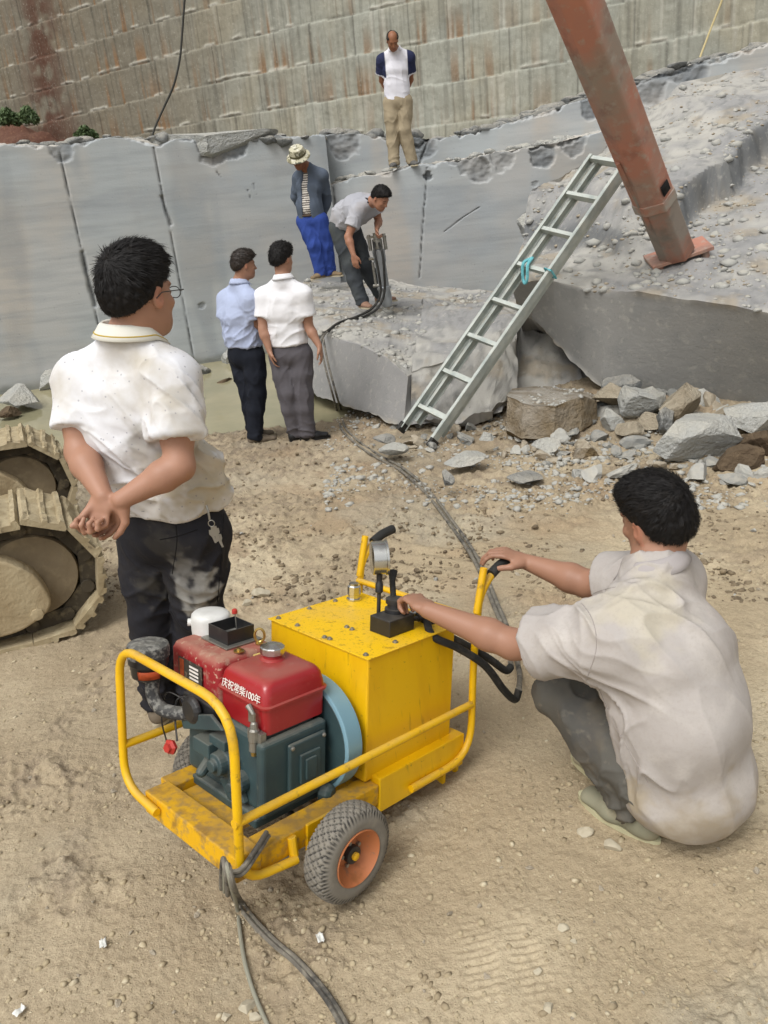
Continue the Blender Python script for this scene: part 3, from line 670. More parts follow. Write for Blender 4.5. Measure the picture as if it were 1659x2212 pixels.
# broken steps and boulders lying on the slab
ROCKS = [
 # px, py, w, h, Y, mat, label, dep
 (1380, 548, 105, 60, 8.05, SG, 'dark flat rock lying on the slab left of the beam foot', 0.5),
 (1195, 490, 120, 85, 9.3, SP, 'pale boulder edge sticking out of the slab behind the ladder', 0.8),
 (1495, 940, 200, 150, 5.35, SP, 'largest pale grey boulder with a pointed top on the rubble', 0.45),
 (1262, 982, 66, 55, 5.75, SB, 'small brown stained rock in front of the squat brown block', 0.2),
 (1390, 872, 105, 75, 6.4, SP, 'grey angular rock behind the pale boulder, below the slab', 0.4),
 (1470, 872, 120, 85, 6.3, ST, 'tan pointed rock leaning against the undercut face', 0.4),
 (1345, 828, 80, 46, 6.85, SG, 'small slanting rock right under the slab corner', 0.4),
 (1310, 856, 80, 60, 6.6, ST, 'tan lump beside the squat brown block', 0.35),
 (1625, 905, 110, 75, 5.9, SP, 'flat grey rock at the right edge behind the mud heap', 0.4),
 (1590, 892, 110, 45, 6.1, ST, 'low tan rock under the undercut face at right', 0.4),
 (1318, 905, 62, 52, 6.3, SP, 'pale leaning rock right of the squat brown block', 0.25),
 (1365, 925, 70, 40, 6.1, ST, 'tan flat rock between brown block and pale boulder', 0.3),
 (1410, 912, 60, 45, 6.2, ST, 'tan rock touching the pale boulder from behind', 0.25),
 (1440, 905, 50, 55, 6.1, SG, 'grey rock tucked behind the left side of the pale boulder', 0.25),
 (1005, 987, 92, 24, 5.75, SP, 'flat pale slab stone lying on the sand below the ladder', 0.3),
 (1131, 1029, 80, 22, 5.2, SG, 'flat grey stone lying alone on the sand', 0.28),
 (967, 1035, 26, 42, 5.1, SG, 'small upright dark grey stone beside the hose', 0.12),
 (1180, 965, 60, 36, 5.9, SP, 'cluster stone left of the small brown rock', 0.2),
 (1255, 1024, 40, 28, 5.2, SP, 'white grey cobble in front of the small brown rock', 0.14),
 (1282, 1035, 36, 24, 5.1, ST, 'small tan cobble on the sand', 0.14),
 (1049, 944, 34, 17, 6.1, SP, 'small white flat stone right of the ladder foot', 0.15),
 (850, 970, 60, 26, 6.1, SP, 'flat pale chip at the left ladder foot', 0.25),
 (830, 950, 50, 26, 6.3, SG, 'grey chip beside the hoses at the left ladder foot', 0.2),
 (1600, 990, 110, 80, 5.1, SD, 'dark brown mud lump at the right edge', 0.4),
 (1640, 960, 100, 80, 5.3, SD, 'dark mud heap touching the picture edge', 0.4),
 (1540, 760, 70, 40, 7.6, ST, 'x', 0.3),
 (42, 858, 98, 56, 9.9, SP, 'flat pale rock at the left end of the pool', 0.8),
 (112, 828, 80, 58, 11.0, SP, 'upright pale rock against the wall left of the man', 0.5),
 (425, 803, 62, 44, 11.0, SG, 'grey pointed rock at the pool edge behind the man', 0.5),
 (495, 773, 44, 52, 11.55, SP, 'pale rock standing in the pool left of the blue shirt', 0.4),
 (484, 829, 36, 22, 10.3, SD, 'small dark rock poking out of the water', 0.25),
 (430, 862, 16, 40, 9.4, SG, 'dark stone at the water edge behind the white sleeve', 0.25),
 (20, 890, 50, 30, 9.4, SD, 'dark wet stone below the flat pale rock', 0.3),
 (70, 800, 40, 30, 11.3, SD, 'dark broken stone at the wall foot', 0.3),
 (641, 915, 16, 28, 7.45, SP, 'small pale stone between the feet of the white shirt man', 0.08),
]
k = 0
for px, py, w_, h_, Y, mt, lb, dp in ROCKS:
    if lb == 'x': continue
    rock(px, py, w_, h_, Y, mt, lb, 100 + k * 7, dep=dp, tilt=0.12 * math.sin(k * 2.1), yaw=0.5 * math.sin(k * 1.3), sub=4, cuts=11 if w_ > 90 else 9); k += 1
S = [sec((1092, 930, 6.42), (1094, 852, 6.5), (1106, 838, 7.1)), sec((1125, 948, 6.22), (1130, 868, 6.3), (1135, 836, 7.1)), sec((1195, 950, 6.15), (1200, 876, 6.2), (1190, 835, 7.1)), sec((1255, 930, 6.22), (1258, 856, 6.32), (1250, 836, 7.1)), sec((1292, 905, 6.45), (1290, 862, 6.5), (1284, 846, 6.95))]
brb = slab('brown_block', S, [0.5, 0.7, 0.5, 0.5], SB, nu=18, seed=33, amp=0.035, sub=[18, 18, 10, 4]); tag(brb, 'squat brown block with gravel on top right of the ladder', 'rock')
# stones of the rubble spread, one object each
def stone2(name, base, dust, amt, spots):
    return material(name, base, 0.92, spec=0.15, dust=(dust, -0.1, 0.75, amt, 5), layers=[(lin(spots), 2.2, 0.45, 0.7, 0.5), (tuple(min(1, b * 1.4) for b in base), 7, 0.55, 0.75, 0.4)], bump=[(6, 0.35, 0.03)])
SG2 = stone2('grey_rubble', lin('7d7f7d'), lin('a39e92'), 0.7, '656868'); SP2 = stone2('pale_rubble', lin('a2a29d'), lin('aea99b'), 0.6, '898b8a'); ST2 = stone2('tan_rubble', lin('8d8270'), lin('aaa190'), 0.8, '746a5a')
rg = np.random.default_rng(11)
VAR = []
for i in range(10):
    V, Fc = rock_mesh(300 + i, (1, rg.uniform(0.6, 0.9), rg.uniform(0.35, 0.7)), 3, 9, 0.09)
    me = bpy.data.meshes.new('rubble_stone'); me.from_pydata(V.tolist(), [], Fc); me.update(); VAR.append(me)
VM = []
for me in VAR:
    for mt in (SP2, SG2, ST2):
        c = me.copy(); c.materials.append(mt); VM.append(c)
def gh0(px, py):
    p = atz(px, py, 0)
    for _ in range(4): p = atz(px, py, gh(p[0], p[1]))
    return p
def scatter(n, area, smin, smax, name, label, group, cat='stone', hfun=None, seed=1, mats=None):
    rg = np.random.default_rng(seed); out = 0; tries = 0
    while out < n and tries < n * 20:
        tries += 1; px = rg.uniform(area[0], area[2]); py = rg.uniform(area[1], area[3])
        if hfun and not hfun(px, py, rg): continue
        p = atz(px, py, 0); 
        for _ in range(4): p = atz(px, py, gh(p[0], p[1]))
        s = smin * (smax / smin) ** (rg.random() ** 1.7)
        me = VM[rg.integers(len(VM))] if mats is None else VM[rg.integers(10) * 3 + mats[rg.integers(len(mats))]]
        o = bpy.data.objects.new(name, me); COL.objects.link(o); o.scale = (s, s * rg.uniform(0.8, 1.2), s * rg.uniform(0.6, 1.1))
        o.location = (float(p[0]), float(p[1]), float(p[2]) + 0.1 * s); o.rotation_euler = (rg.uniform(-0.4, 0.4), rg.uniform(-0.4, 0.4), rg.uniform(0, 6.28))
        tag(o, label, cat, group); out += 1
MN = ['pale grey', 'dark grey', 'tan']
def zone(px, py):
    return 'left of the ladder foot' if px < 850 else 'between ladder and brown block' if px < 1090 else 'in front of the brown block' if px < 1290 else 'between brown block and boulder' if px < 1420 else 'in front of the pale boulder' if px < 1560 else 'near the mud heap'
_mats = [SP2, SG2, ST2]
def px_of(o):
    q = np.array(o.location) - A(0, 0, CAMH); return CX + FPX * float(q @ CM[:, 0]) / float(q @ CM[:, 2])
def ordn(n): return str(n) + ('th' if 10 < n % 100 < 20 else {1: 'st', 2: 'nd', 3: 'rd'}.get(n % 10, 'th'))
def number(group, fmt):
    L_ = {}
    for o in COL.objects:
        if o.get('group') == group and o.parent is None: L_.setdefault(o['label'], []).append(o)
    for lb, os_ in L_.items():
        for i, o in enumerate(sorted(os_, key=px_of)): o['label'] = ordn(i + 1) + ' from left of the ' + fmt(lb)
def relabel(tail, group):
    for o in COL.objects:
        if o.get('group') == group and o.parent is None:
            w_, s_ = o.location, o.scale[0]; px = CX + FPX * float((np.array(w_) - A(0, 0, CAMH)) @ CM[:, 0]) / float((np.array(w_) - A(0, 0, CAMH)) @ CM[:, 2])
            mi = _mats.index(o.data.materials[0]); o['label'] = ('larger ' if s_ > 0.11 else 'small ') + MN[mi] + ' ' + tail + ' ' + zone(px, 0)
    number(group, lambda l: l)
inr = lambda px, py, rg: rg.random() < math.exp(-((py - (908 + 0.14 * (px - 850))) / 50) ** 2)
scatter(180, (790, 870, 1659, 1050), 0.06, 0.27, 'rubble_stone', 'x', 'stones of the rubble below the slab', hfun=inr, seed=3)
inr2 = lambda px, py, rg: py > 845 and py < 905 or (px > 1560 and py < 940)
def pile(n, seed):
    rg = np.random.default_rng(seed)
    for i in range(n):
        px = rg.uniform(1285, 1700); py = rg.uniform(0, 1); py = 832 + 0.15 * (px - 1290) + py * (905 - 832 - 0.10 * (px - 1290)); Y = 7.35 - (py - 812) / 93 * 1.5 - 0.3 * (px - 1285) / 400; s = rg.uniform(0.12, 0.34)
        c = atz(px, py, float(gz(*atz(px, py, -0.15)[:2]))); c = c + A(0, 0, 0.10 * s); mt = int(rg.choice([2, 2, 0, 1])); o = bpy.data.objects.new('rubble_stone', VM[rg.integers(10) * 3 + mt]); COL.objects.link(o); o.location = [float(q) for q in c - A(0, 0, 0.12 * s)]; o.scale = (s, s * rg.uniform(0.8, 1.2), s * rg.uniform(0.8, 1.4)); o.rotation_euler = (rg.uniform(-0.5, 0.5), rg.uniform(-0.5, 0.5), rg.uniform(0, 6.3)); tag(o, 'x', 'stone', 'stones of the rubble below the slab')
pile(75, 31); relabel('stones', 'stones of the rubble below the slab')
scatter(40, (720, 900, 1659, 1080), 0.03, 0.08, 'rubble_stone', 'x', 'stone chips in front of the rubble', seed=4); relabel('chips', 'stone chips in front of the rubble')
scatter(70, (440, 1000, 1640, 1420), 0.02, 0.045, 'small_stone', 'small dusty stone on the open ground beyond the pump cart', 'small stones on the open ground', seed=5, mats=(2, 0))
scatter(60, (0, 1500, 1640, 2200), 0.012, 0.03, 'small_stone', 'dusty pebble on the bare earth nearest the camera', 'pebbles on the nearest earth', seed=6, mats=(2, 2, 2))
number('small stones on the open ground', lambda l: 'small dusty stones beyond the pump cart'); number('pebbles on the nearest earth', lambda l: 'dusty pebbles on the nearest earth')
# named pebbles of the foreground
PBL = material('dusty_pebble', lin('b0a792'), 0.9, layers=[(lin('958b76'), 40, 0.45, 0.65, 0.6)])
for px, py, s_, mt, lb in [(1216, 2008, 0.034, SP, 'white pebble with a flat face, right of the cart wheel'), (1240, 2036, 0.02, SP, 'small white pebble beside the flat faced one'), (1164, 2098, 0.028, SP, 'squarish pale pebble below the pebble cluster'),
        (1183, 2330 * 0 + 2180, 0.03, SP, 'pale pebble near the bottom edge of the picture'), (1265, 1800, 0.05, ST, 'tan lump in front of the squatting man'), (1320, 1830, 0.055, ST, 'broken clod at the squatting man\'s shoe'),
        (530, 2178, 0.05, SP, 'grey oblong stone at the bottom beside the thin hose'), (553, 2196, 0.035, ST, 'round tan stone touching the thin hose'), (487, 2198, 0.03, ST, 'round tan stone left of the oblong one'), (565, 1285, 0.10, SP, 'pale flat stone behind the pump tank'), (532, 1303, 0.06, ST, 'brown chip left of the pale flat stone')]:
    p = atz(px, py, 0)
    for _ in range(4): p = atz(px, py, gh(p[0], p[1]))
    V, Fc = rock_mesh(int(px), (s_, s_ * 0.8, s_ * 0.6), 3, 8, 0.05); o = mk('small_stone', V + p + A(0, 0, 0.1 * s_), Fc, PBL, smooth=False); tag(o, lb, 'stone')
def gravel(name, label, regions, seed, mat, n, s0, s1, on=None):
    rg = np.random.default_rng(seed); VV = []; FF = []; base = []
    for i in range(6): V, Fc = rock_mesh(900 + i, (1, 0.8, 0.6), 1, 5, 0.05); base.append((V, np.array(Fc)))
    px = rg.uniform(regions[0], regions[2], n); py = rg.uniform(regions[1], regions[3], n); nvert = 0
    pts = []
    for a, b in zip(px, py): pts.append(atz(a, b, -0.02))
    pts = np.array(pts)
    for _ in range(3):
        z = gz(pts[:, 0], pts[:, 1]) + gdetail(pts[:, 0], pts[:, 1])[0]
        pts = np.array([atz(a, b, c) for a, b, c in zip(px, py, z)])
    dens = fbm(pts, 2.2, 3); keep = dens > rg.uniform(-0.5, 0.7, n); pts = pts[keep]
    for p in pts:
        if p[1] > 8.5 or (p[1] > 7.6 and p[0] < -0.4): continue
        V, Fc = base[rg.integers(6)]; s = s0 * (s1 / s0) ** (rg.random() ** 2.2)
        W = rotz(V, rg.uniform(0, 6.28)) * s; VV.append(W + p); FF.append(Fc + nvert); nvert += len(W)
    o = mk(name, np.concatenate(VV), np.concatenate(FF), mat, smooth=False); tag(o, label, 'gravel', kind='stuff')
gravel('gravel', 'fine crumbs of dried earth scattered over the ground', (-700, 1000, 2300, 2300), 21, material('dry_clod', lin('aa9c80'), 0.95, layers=[(lin('8b7d65'), 9, 0.45, 0.6, 0.8), (lin('c9bfa6'), 23, 0.55, 0.65, 0.7)]), 26000, 0.004, 0.026)
gravel('small_gravel', 'brown crumbs of damp earth in the middle distance', (150, 900, 2100, 1300), 25, material('damp_clod', lin('82745e'), 0.95, layers=[(lin('5f5343'), 9, 0.45, 0.6, 0.8), (lin('9a8c72'), 23, 0.55, 0.65, 0.7)]), 11000, 0.012, 0.05)
gravel('gravel_chips', 'grey stone chips scattered along the rubble', (700, 860, 1659, 1100), 22, SP2, 6500, 0.014, 0.075)
def gravel_on(bases, seed, n, name, label, mat, s0, s1, box):
    """chips lying on top of a slab"""
    dg = bpy.context.evaluated_depsgraph_get(); rg = np.random.default_rng(seed); VV = []; FF = []; nv = 0
    B = [rock_mesh(900 + i, (1, 0.8, 0.6), 1, 5, 0.05) for i in range(6)]
    for i in range(n):
        px = rg.uniform(box[0], box[2]); py = rg.uniform(box[1], box[3]); d = ray(px, py)
        for o in bases:
            ok, loc, nor, _ = o.ray_cast(Vector(A(0, 0, CAMH) - A(*o.location)), Vector(d))
            if ok and nor.z > 0.4 and fbm(np.array([loc[:]]), 1.8, 3)[0] > rg.uniform(-0.4, 0.55):
                V, Fc = B[rg.integers(6)]; s = s0 * (s1 / s0) ** (rg.random() ** 2)
                W = rotz(V, rg.uniform(0, 6.28)) * s + A(*loc) + A(*o.location); VV.append(W); FF.append(np.array(Fc) + nv); nv += len(W); break
    o = mk(name, np.concatenate(VV), np.concatenate(FF), mat, smooth=False); tag(o, label, 'gravel', kind='stuff')
gravel_on([brb], 4, 500, 'gravel_on_boulder', 'loose chips lying on top of the brown block', SP2, 0.02, 0.07, (1085, 830, 1300, 880))
gravel_on([blk], 5, 2500, 'gravel_on_block', 'loose chips lying on top of the granite block', SP2, 0.02, 0.12, (640, 590, 1130, 800))
gravel_on([big], 6, 4500, 'gravel_on_slab', 'small loose chips and dirt lying on the tilted slab', ST2, 0.010, 0.06, (1110, 130, 1900, 720))
gravel_on([big], 16, 2200, 'chips_on_slab', 'larger grey chips lying on the tilted slab', SP2, 0.03, 0.16, (1110, 130, 1900, 720))
# rubble along the edges of the benches
def lumps(name, label, edge, Y, n, seed, s0, s1, mt, yo=0.15):
    rg = np.random.default_rng(seed); T = [aty(a, b, Y) for a, b in edge]; tx = [p[0] for p in T]; tz = [p[2] for p in T]; VV = []; FF = []; nv = 0
    for i in range(n):
        x = rg.uniform(tx[0], tx[-1]); y = Y + yo + rg.uniform(0, 0.3)
        if noise(np.array([[x * 1.3, 3.3, 1.1]]))[0] < rg.uniform(-0.5, 0.4): continue
        s = rg.uniform(s0, s1); V, Fc = rock_mesh(int(rg.integers(9999)), (s * 1.6, s, s * 0.6), 2, 7, 0.05); W = rotz(V, rg.uniform(0, 6)) + A(x, y, np.interp(x, tx, tz) + rg.uniform(-0.04, 0.05)); VV.append(W); FF.append(np.array(Fc) + nv); nv += len(W)
    o = mk(name, np.concatenate(VV), np.concatenate(FF), mt, smooth=False); tag(o, label, 'rubble', kind='stuff')
lumps('rubble_on_bench', 'broken stone crumbs along the upper edge of the step', [(700, 291), (760, 291), (850, 298), (930, 298), (1029, 288), (1110, 262), (1189, 236), (1264, 215), (1389, 176), (1454, 150), (1659, 95)], 13.5, 220, 7, 0.08, 0.3, SG)
lumps('rubble_on_wall', 'broken stone crumbs along the top of the sawn wall', [(0, 318), (60, 314), (210, 302), (300, 302), (420, 304), (520, 302), (600, 299), (690, 292)], 11.9, 160, 8, 0.08, 0.28, SG)
lumps('rubble_on_ledge', 'broken stone crumbs along the ledge the man stands on', [(725, 398), (760, 386), (830, 376), (865, 364), (935, 356), (1000, 347), (1290, 290)], 12.5, 130, 9, 0.05, 0.2, SP)
# scraps of paper
for px, py, lb in ((693, 2033, 'crumpled scrap of white paper on the earth right of the cables'), (225, 2046, 'small white paper scrap on the earth at lower left'), (45, 2192, 'white paper scrap in the bottom left corner')):
    p = gh0(px, py); rgp = np.random.default_rng(px); n = 6; X, Y = np.meshgrid(np.linspace(-1, 1, n), np.linspace(-1, 1, n), indexing='ij'); Q = np.stack([X.ravel() * 0.014, Y.ravel() * 0.009, 0 * X.ravel()], -1)
    Q[:, 2] = 0.008 + 0.012 * rgp.random(n * n); o = mk('paper_scrap', rotz(Q, px) + p, grid_faces(n, n), material('white_paper', lin('d8d8d2'), 0.8), smooth=False); so = o.modifiers.new('s', 'SOLIDIFY'); so.thickness = 0.0006; tag(o, lb, 'paper')
# shell of stone on the wall top
V, Fc = rock_mesh(77, (1.9, 0.5, 0.42), 4, 8, 0.05); p = aty(455, 308, 12.0); o = mk('rock', V + p, Fc, SP, smooth=False); tag(o, 'smooth pale shell of stone lying along the wall top above the long crack', 'rock')
# red earth and shrubs at the foot of the far face
def heap():
    n = 90; X, Y = np.meshgrid(np.linspace(-1, 1, n), np.linspace(-1, 1, n), indexing='ij'); c = on_plane(85, 300, CL0, CLN) + CLN * 1.0
    r = np.sqrt(X ** 2 + Y ** 2); P = np.stack([X.ravel() * 4.2, Y.ravel() * 2.2, 0 * X.ravel()], -1)
    z = 1.9 * np.clip(1 - r, 0, 1).ravel() ** 0.9 - 0.9; z = z + 0.18 * fbm(P, 1.5, 4); P[:, 2] = z
    P = rotz(P, math.atan2(CLD[1], CLD[0])) + A(c[0], c[1], c[2] - 0.4)
    o = mk('soil_heap', P, grid_faces(n, n), material('red_soil', lin('5f4336'), 0.95, layers=[(lin('523227'), 2, 0.4, 0.7, 0.7), (lin('8a6a50'), 12, 0.55, 0.75, 0.5)], bump=[(8, 0.5, 0.08)])); fixup(o); tag(o, kind='structure')
heap()
LEAF = material('shrub_leaf', lin('5c6e4a'), 0.6, layers=[(lin('465738'), 3, 0.4, 0.6, 0.8), (lin('7d8a5c'), 9, 0.55, 0.7, 0.5)])
STEM = material('shrub_stem', lin('5b4a38'), 0.8)
def shrub(px, py, wpx, hpx, label, seed, out=2.4):
    c = on_plane(px, py, CL0 + CLN * out, CLN); s = ((c - A(0, 0, CAMH)) @ (CM @ A(0, 0, 1))) / FPX; W_, H_ = wpx * s / 2, hpx * s / 2
    rg = np.random.default_rng(seed); root = thing('shrub', c - A(0, 0, H_), label, 'shrub'); b = MB()
    for i in range(7): e = c + A(rg.uniform(-0.7, 0.7) * W_, rg.uniform(-0.5, 0.5) * W_, rg.uniform(-0.2, 0.8) * H_); b.tube([c - A(0, 0, H_ * 1.1), (c - A(0, 0, H_ * .3) + e) / 2, e], [0.03, 0.02, 0.008], 5)
    b.build('stem', STEM, root); V = []; Fc = []
    for i in range(1500):
        bl = A(*[(-0.5, 0, -0.2), (0.5, 0.1, -0.1), (0.05, 0, 0.4), (-0.1, -0.3, -0.4), (0.8, 0, -0.5)][i % 5]); q = bl + nrm(rg.normal(size=3)) * rg.random() ** 0.5 * 0.62; q = c + q * A(W_, W_, H_); a = nrm(rg.normal(size=3)) * 0.09; d = nrm(np.cross(a, rg.normal(size=3))) * 0.035
        k = len(V); V += [q - a, q + d, q + a, q - d]; Fc.append((k, k + 1, k + 2, k + 3))
    mk('foliage', V, Fc, LEAF, root, smooth=False)
shrub(14, 252, 44, 34, 'larger green shrub on the red earth at the far left', 1); shrub(58, 248, 34, 34, 'green shrub on the red earth, right of the larger one', 2); shrub(182, 288, 40, 28, 'low green shrub above the sawn wall near the first crack', 3, 1.6)
# cables hanging down the far face
CBL = material('black_cable', lin('3a3a36'), 0.7); YRP = material('yellow_cord', lin('c9b98a'), 0.8)
b = MB(); n_ = CLN; b.tube(curve([on_plane(px, py, CL0 + n_ * o_, n_) for px, py, o_ in [(402, -40, 0.3), (398, 10, .4), (393, 80, .5), (388, 130, .6), (375, 185, .8), (355, 230, 1.0), (335, 275, 1.3), (325, 310, 1.5)]], 8), 0.035, 6); o = b.build('hanging_cable', CBL); tag(o, 'dark cable hanging in a curve down the far quarry face', 'cable')
b = MB(); b.tube([on_plane(1575, -60, CL0 + n_ * .3, n_), on_plane(1558, 5, CL0 + n_ * .3, n_), on_plane(1540, 50, CL0 + n_ * .3, n_), on_plane(1512, 124, CL0 + n_ * .5, n_)], 0.022, 6); o = b.build('cord', YRP); tag(o, 'thin pale cord hanging on the far face right of the beam', 'cord')
# ------------------------------------------------------------------ machine paints and metals
YEL = material('yellow_paint', lin('e4b404'), 0.42, spec=0.5, layers=[(lin('c48c08'), 5, 0.45, 0.7, 0.5), (lin('6b5128'), 38, 0.60, 0.70, 0.55), (lin('8a6a30'), 7, 0.60, 0.75, 0.5)], dust=(lin('a58f62'), 0.2, 1.0, 0.45, 14), bump=[(30, 0.08, 0.004)])
YELC = material('yellow_tank_paint', lin('e6b604'), 0.45, spec=0.5, layers=[(lin('cf9606'), 4, 0.45, 0.7, 0.5, (3, 3, 0.6)), (lin('7a5c1c'), 16, 0.62, 0.75, 0.6, (2.5, 2.5, 0.35)), (lin('5b4626'), 60, 0.66, 0.72, 0.4)], bump=[(14, 0.06, 0.006)])
YELT = material('yellow_lid_paint', lin('eabc08'), 0.5, spec=0.45, layers=[(lin('d8b04a'), 6, 0.45, 0.65, 0.6), (lin('8f6c22'), 60, 0.57, 0.68, 0.6), (lin('4c3a1e'), 150, 0.62, 0.68, 0.6)], bump=[(90, 0.15, 0.003)])
YELR = material('rusty_yellow_paint', lin('d6a30e'), 0.65, layers=[(lin('7d5d30'), 16, 0.54, 0.68, 0.75), (lin('8c7550'), 40, 0.5, 0.66, 0.7)], dust=(lin('8f7448'), 0.2, 1.0, 0.7, 10), bump=[(50, 0.3, 0.004)])
TEAL = material('green_engine_paint', lin('34484a'), 0.5, spec=0.5, layers=[(lin('24333a'), 6, 0.45, 0.65, 0.6), (lin('6f7468'), 30, 0.62, 0.75, 0.35)], dust=(lin('7c786a'), 0.3, 1.0, 0.5, 8), bump=[(60, 0.2, 0.002)])
RED = material('red_enamel', lin('9a2024'), 0.3, spec=0.5, layers=[(lin('7c1518'), 5, 0.45, 0.7, 0.5), (lin('a06058'), 45, 0.62, 0.75, 0.3)], dust=(lin('9a7a68'), 0.75, 1.0, 0.4, 10), coat=0.15)
REDD = material('dusty_red_enamel', lin('8e2226'), 0.5, layers=[(lin('a58a76'), 22, 0.55, 0.66, 0.6), (lin('c2a88e'), 70, 0.6, 0.68, 0.7)], dust=(lin('a4826e'), 0.35, 1.0, 0.8, 12))
BLUE = material('pale_blue_paint', lin('7397a5'), 0.35, spec=0.5, layers=[(lin('6a8c9a'), 6, 0.5, 0.7, 0.5)])
BLK = material('black_paint', lin('232324'), 0.4, spec=0.5, layers=[(lin('45423c'), 20, 0.55, 0.72, 0.5)], dust=(lin('6d675c'), 0.4, 1.0, 0.35, 12))
DBK = material('dust_speckled_black', lin('3a3a3a'), 0.7, layers=[(lin('8b8a84'), 60, 0.48, 0.6, 0.8), (lin('2a2a2a'), 20, 0.5, 0.65, 0.6)], dust=(lin('85837a'), 0.5, 1, 0.6, 25))
RUB = material('black_rubber', lin('2a2a28'), 0.7, layers=[(lin('55504a'), 30, 0.5, 0.7, 0.5)])
GHOSE = material('dusty_grey_hose', lin('6f6a60'), 0.8, layers=[(lin('3f3d3a'), 12, 0.5, 0.62, 0.9), (lin('a39b8a'), 40, 0.5, 0.7, 0.5)])
TYRE = material('dusty_tyre', lin('6b675e'), 0.85, layers=[(lin('4a4742'), 14, 0.45, 0.62, 0.7), (lin('938b7a'), 60, 0.5, 0.7, 0.5)], bump=[(120, 0.3, 0.002)])
TYRG = material('tyre_groove', lin('3a3834'), 0.9)
ORA = material('orange_rim_paint', lin('b06d45'), 0.5, layers=[(lin('8c5a34'), 22, 0.55, 0.68, 0.7), (lin('6f6355'), 50, 0.6, 0.7, 0.5)])
CHR = material('bright_metal', lin('c9c9c4'), 0.25, metal=1.0, layers=[(lin('8d8b84'), 20, 0.5, 0.7, 0.5)])
STL = material('dull_steel', lin('9c9a92'), 0.45, metal=0.8, layers=[(lin('6d695f'), 24, 0.5, 0.7, 0.6)])
BRS = material('brass_plated', lin('b79c5c'), 0.35, metal=0.9)
WHT = material('white_enamel', lin('d2d2ce'), 0.4, layers=[(lin('a8a69e'), 12, 0.5, 0.75, 0.5)])
GLS = material('gauge_face', lin('d9d9cc'), 0.3)
REDP = material('red_plastic', lin('ab362e'), 0.4)
LBL = material('orange_label', lin('b5502a'), 0.6, layers=[(lin('8a3a1e'), 30, 0.5, 0.65, 0.7)])
TXT = material('white_lettering', lin('e8e2da'), 0.5)
# ------------------------------------------------------------------ hydraulic pump cart
CR = np.array([[0.69800923, -0.70507959, 0.12508355], [0.68613233, 0.70852104, 0.16498594], [-0.20495254, -0.02933784, 0.97833212]])
CT = A(-0.46980548, 1.55938684, 0.22837234); CS = 0.978
CT = A(0, 0, CAMH) + (CT - A(0, 0, CAMH)) * CS
TC = lambda p: CT + CR @ (np.asarray(p, float) * CS)
def cmb(): return MB(TC)
cart = thing('pump_cart', TC((0.35, 0.27, 0)) * A(1, 1, 0), 'yellow hydraulic pump cart with red topped diesel engine and yellow tank', 'pump cart')
TR = 0.0125; WD = 0.55
b = cmb()
# engine-end hoop
b.tube(fillet([(0.20, -0.01, -0.075), (0.02, 0, -0.06), (0, 0, 0.437), (0, WD, 0.437), (0, WD, -0.005), (0.0, 0.37, -0.02)], [0, 0.085, 0.13, 0.10, 0.09, 0]), TR, 14)
b.build('hoop_handle', YEL, cart)
b = cmb(); b.tube([(0, 0, 0.12), (0.99, 0, 0.12)], TR, 14); b.build('side_rail', YEL, cart)
b = cmb(); b.tube([(0, WD, 0.12), (0.99, WD, 0.12)], TR, 14); b.build('side_rail', YEL, cart)
for y in (0, WD):
    b = cmb(); b.tube(fillet([(0.683, y, -0.072), (0.995, y, -0.075), (0.975, y, 0.40), (1.0, y, 0.545), (1.10, y, 0.585)], [0, 0.13, 0.2, 0.1, 0]), TR, 14); h = b.build('push_handle', YEL, cart)
    b = cmb(); b.tube(curve([(1.05, y, 0.566), (1.10, y, 0.588), (1.16, y, 0.60)], 4), TR + 0.005, 14); b.build('grip', RUB, h)
b = cmb(); b.tube([(0.975, 0, 0.43), (0.975, WD, 0.43)], TR * 0.9, 12); b.build('cross_bar', YEL, cart)
# chassis
b = cmb()
for q in ([(0.0, 0.0, -0.085), (0.075, WD - 0.17, 0.02)],): pass
b = cmb(); b.box((0.015, 0.01, -0.065), (0.095, 0.46, 0.005)); b.build('end_beam', YELR, cart, bev=0.004)
b = cmb(); b.box((0.097, 0.015, -0.075), (0.55, 0.085, -0.008)); b.build('side_beam', YELR, cart, bev=0.004)
b = cmb(); b.box((0.552, 0.012, -0.105), (0.97, 0.075, 0.012)); b.build('side_beam', YELC, cart, bev=0.004)
b = cmb(); b.box((0.097, 0.44, -0.075), (0.97, 0.51, -0.008)); b.build('side_beam', YELR, cart, bev=0.004)
b = cmb(); b.box((0.5, 0.087, -0.07), (0.56, 0.438, -0.02)); b.build('cross_beam', YELR, cart, bev=0.003)
b = cmb(); b.box((0.10, 0.17, -0.05), (0.20, 0.43, -0.03)); b.build('mounting_plate', YELR, cart, bev=0.002)
b = cmb(); b.tube([(0.20, 0.012, -0.015), (0.20, 0.0, -0.07)], 0.014, 8); b.box((0.25, 0.002, -0.085), (0.37, 0.012, 0.0)); b.build('gusset', YEL, cart, bev=0.002)
for x in (0.885, 0.955):
    b = cmb(); b.box((x, 0.03, -0.235), (x + 0.014, 0.06, -0.107)); b.build('leg', YEL, cart)
b = cmb(); b.box((0.90, 0.45, -0.235), (0.914, 0.48, -0.077)); b.build('leg', YEL, cart)
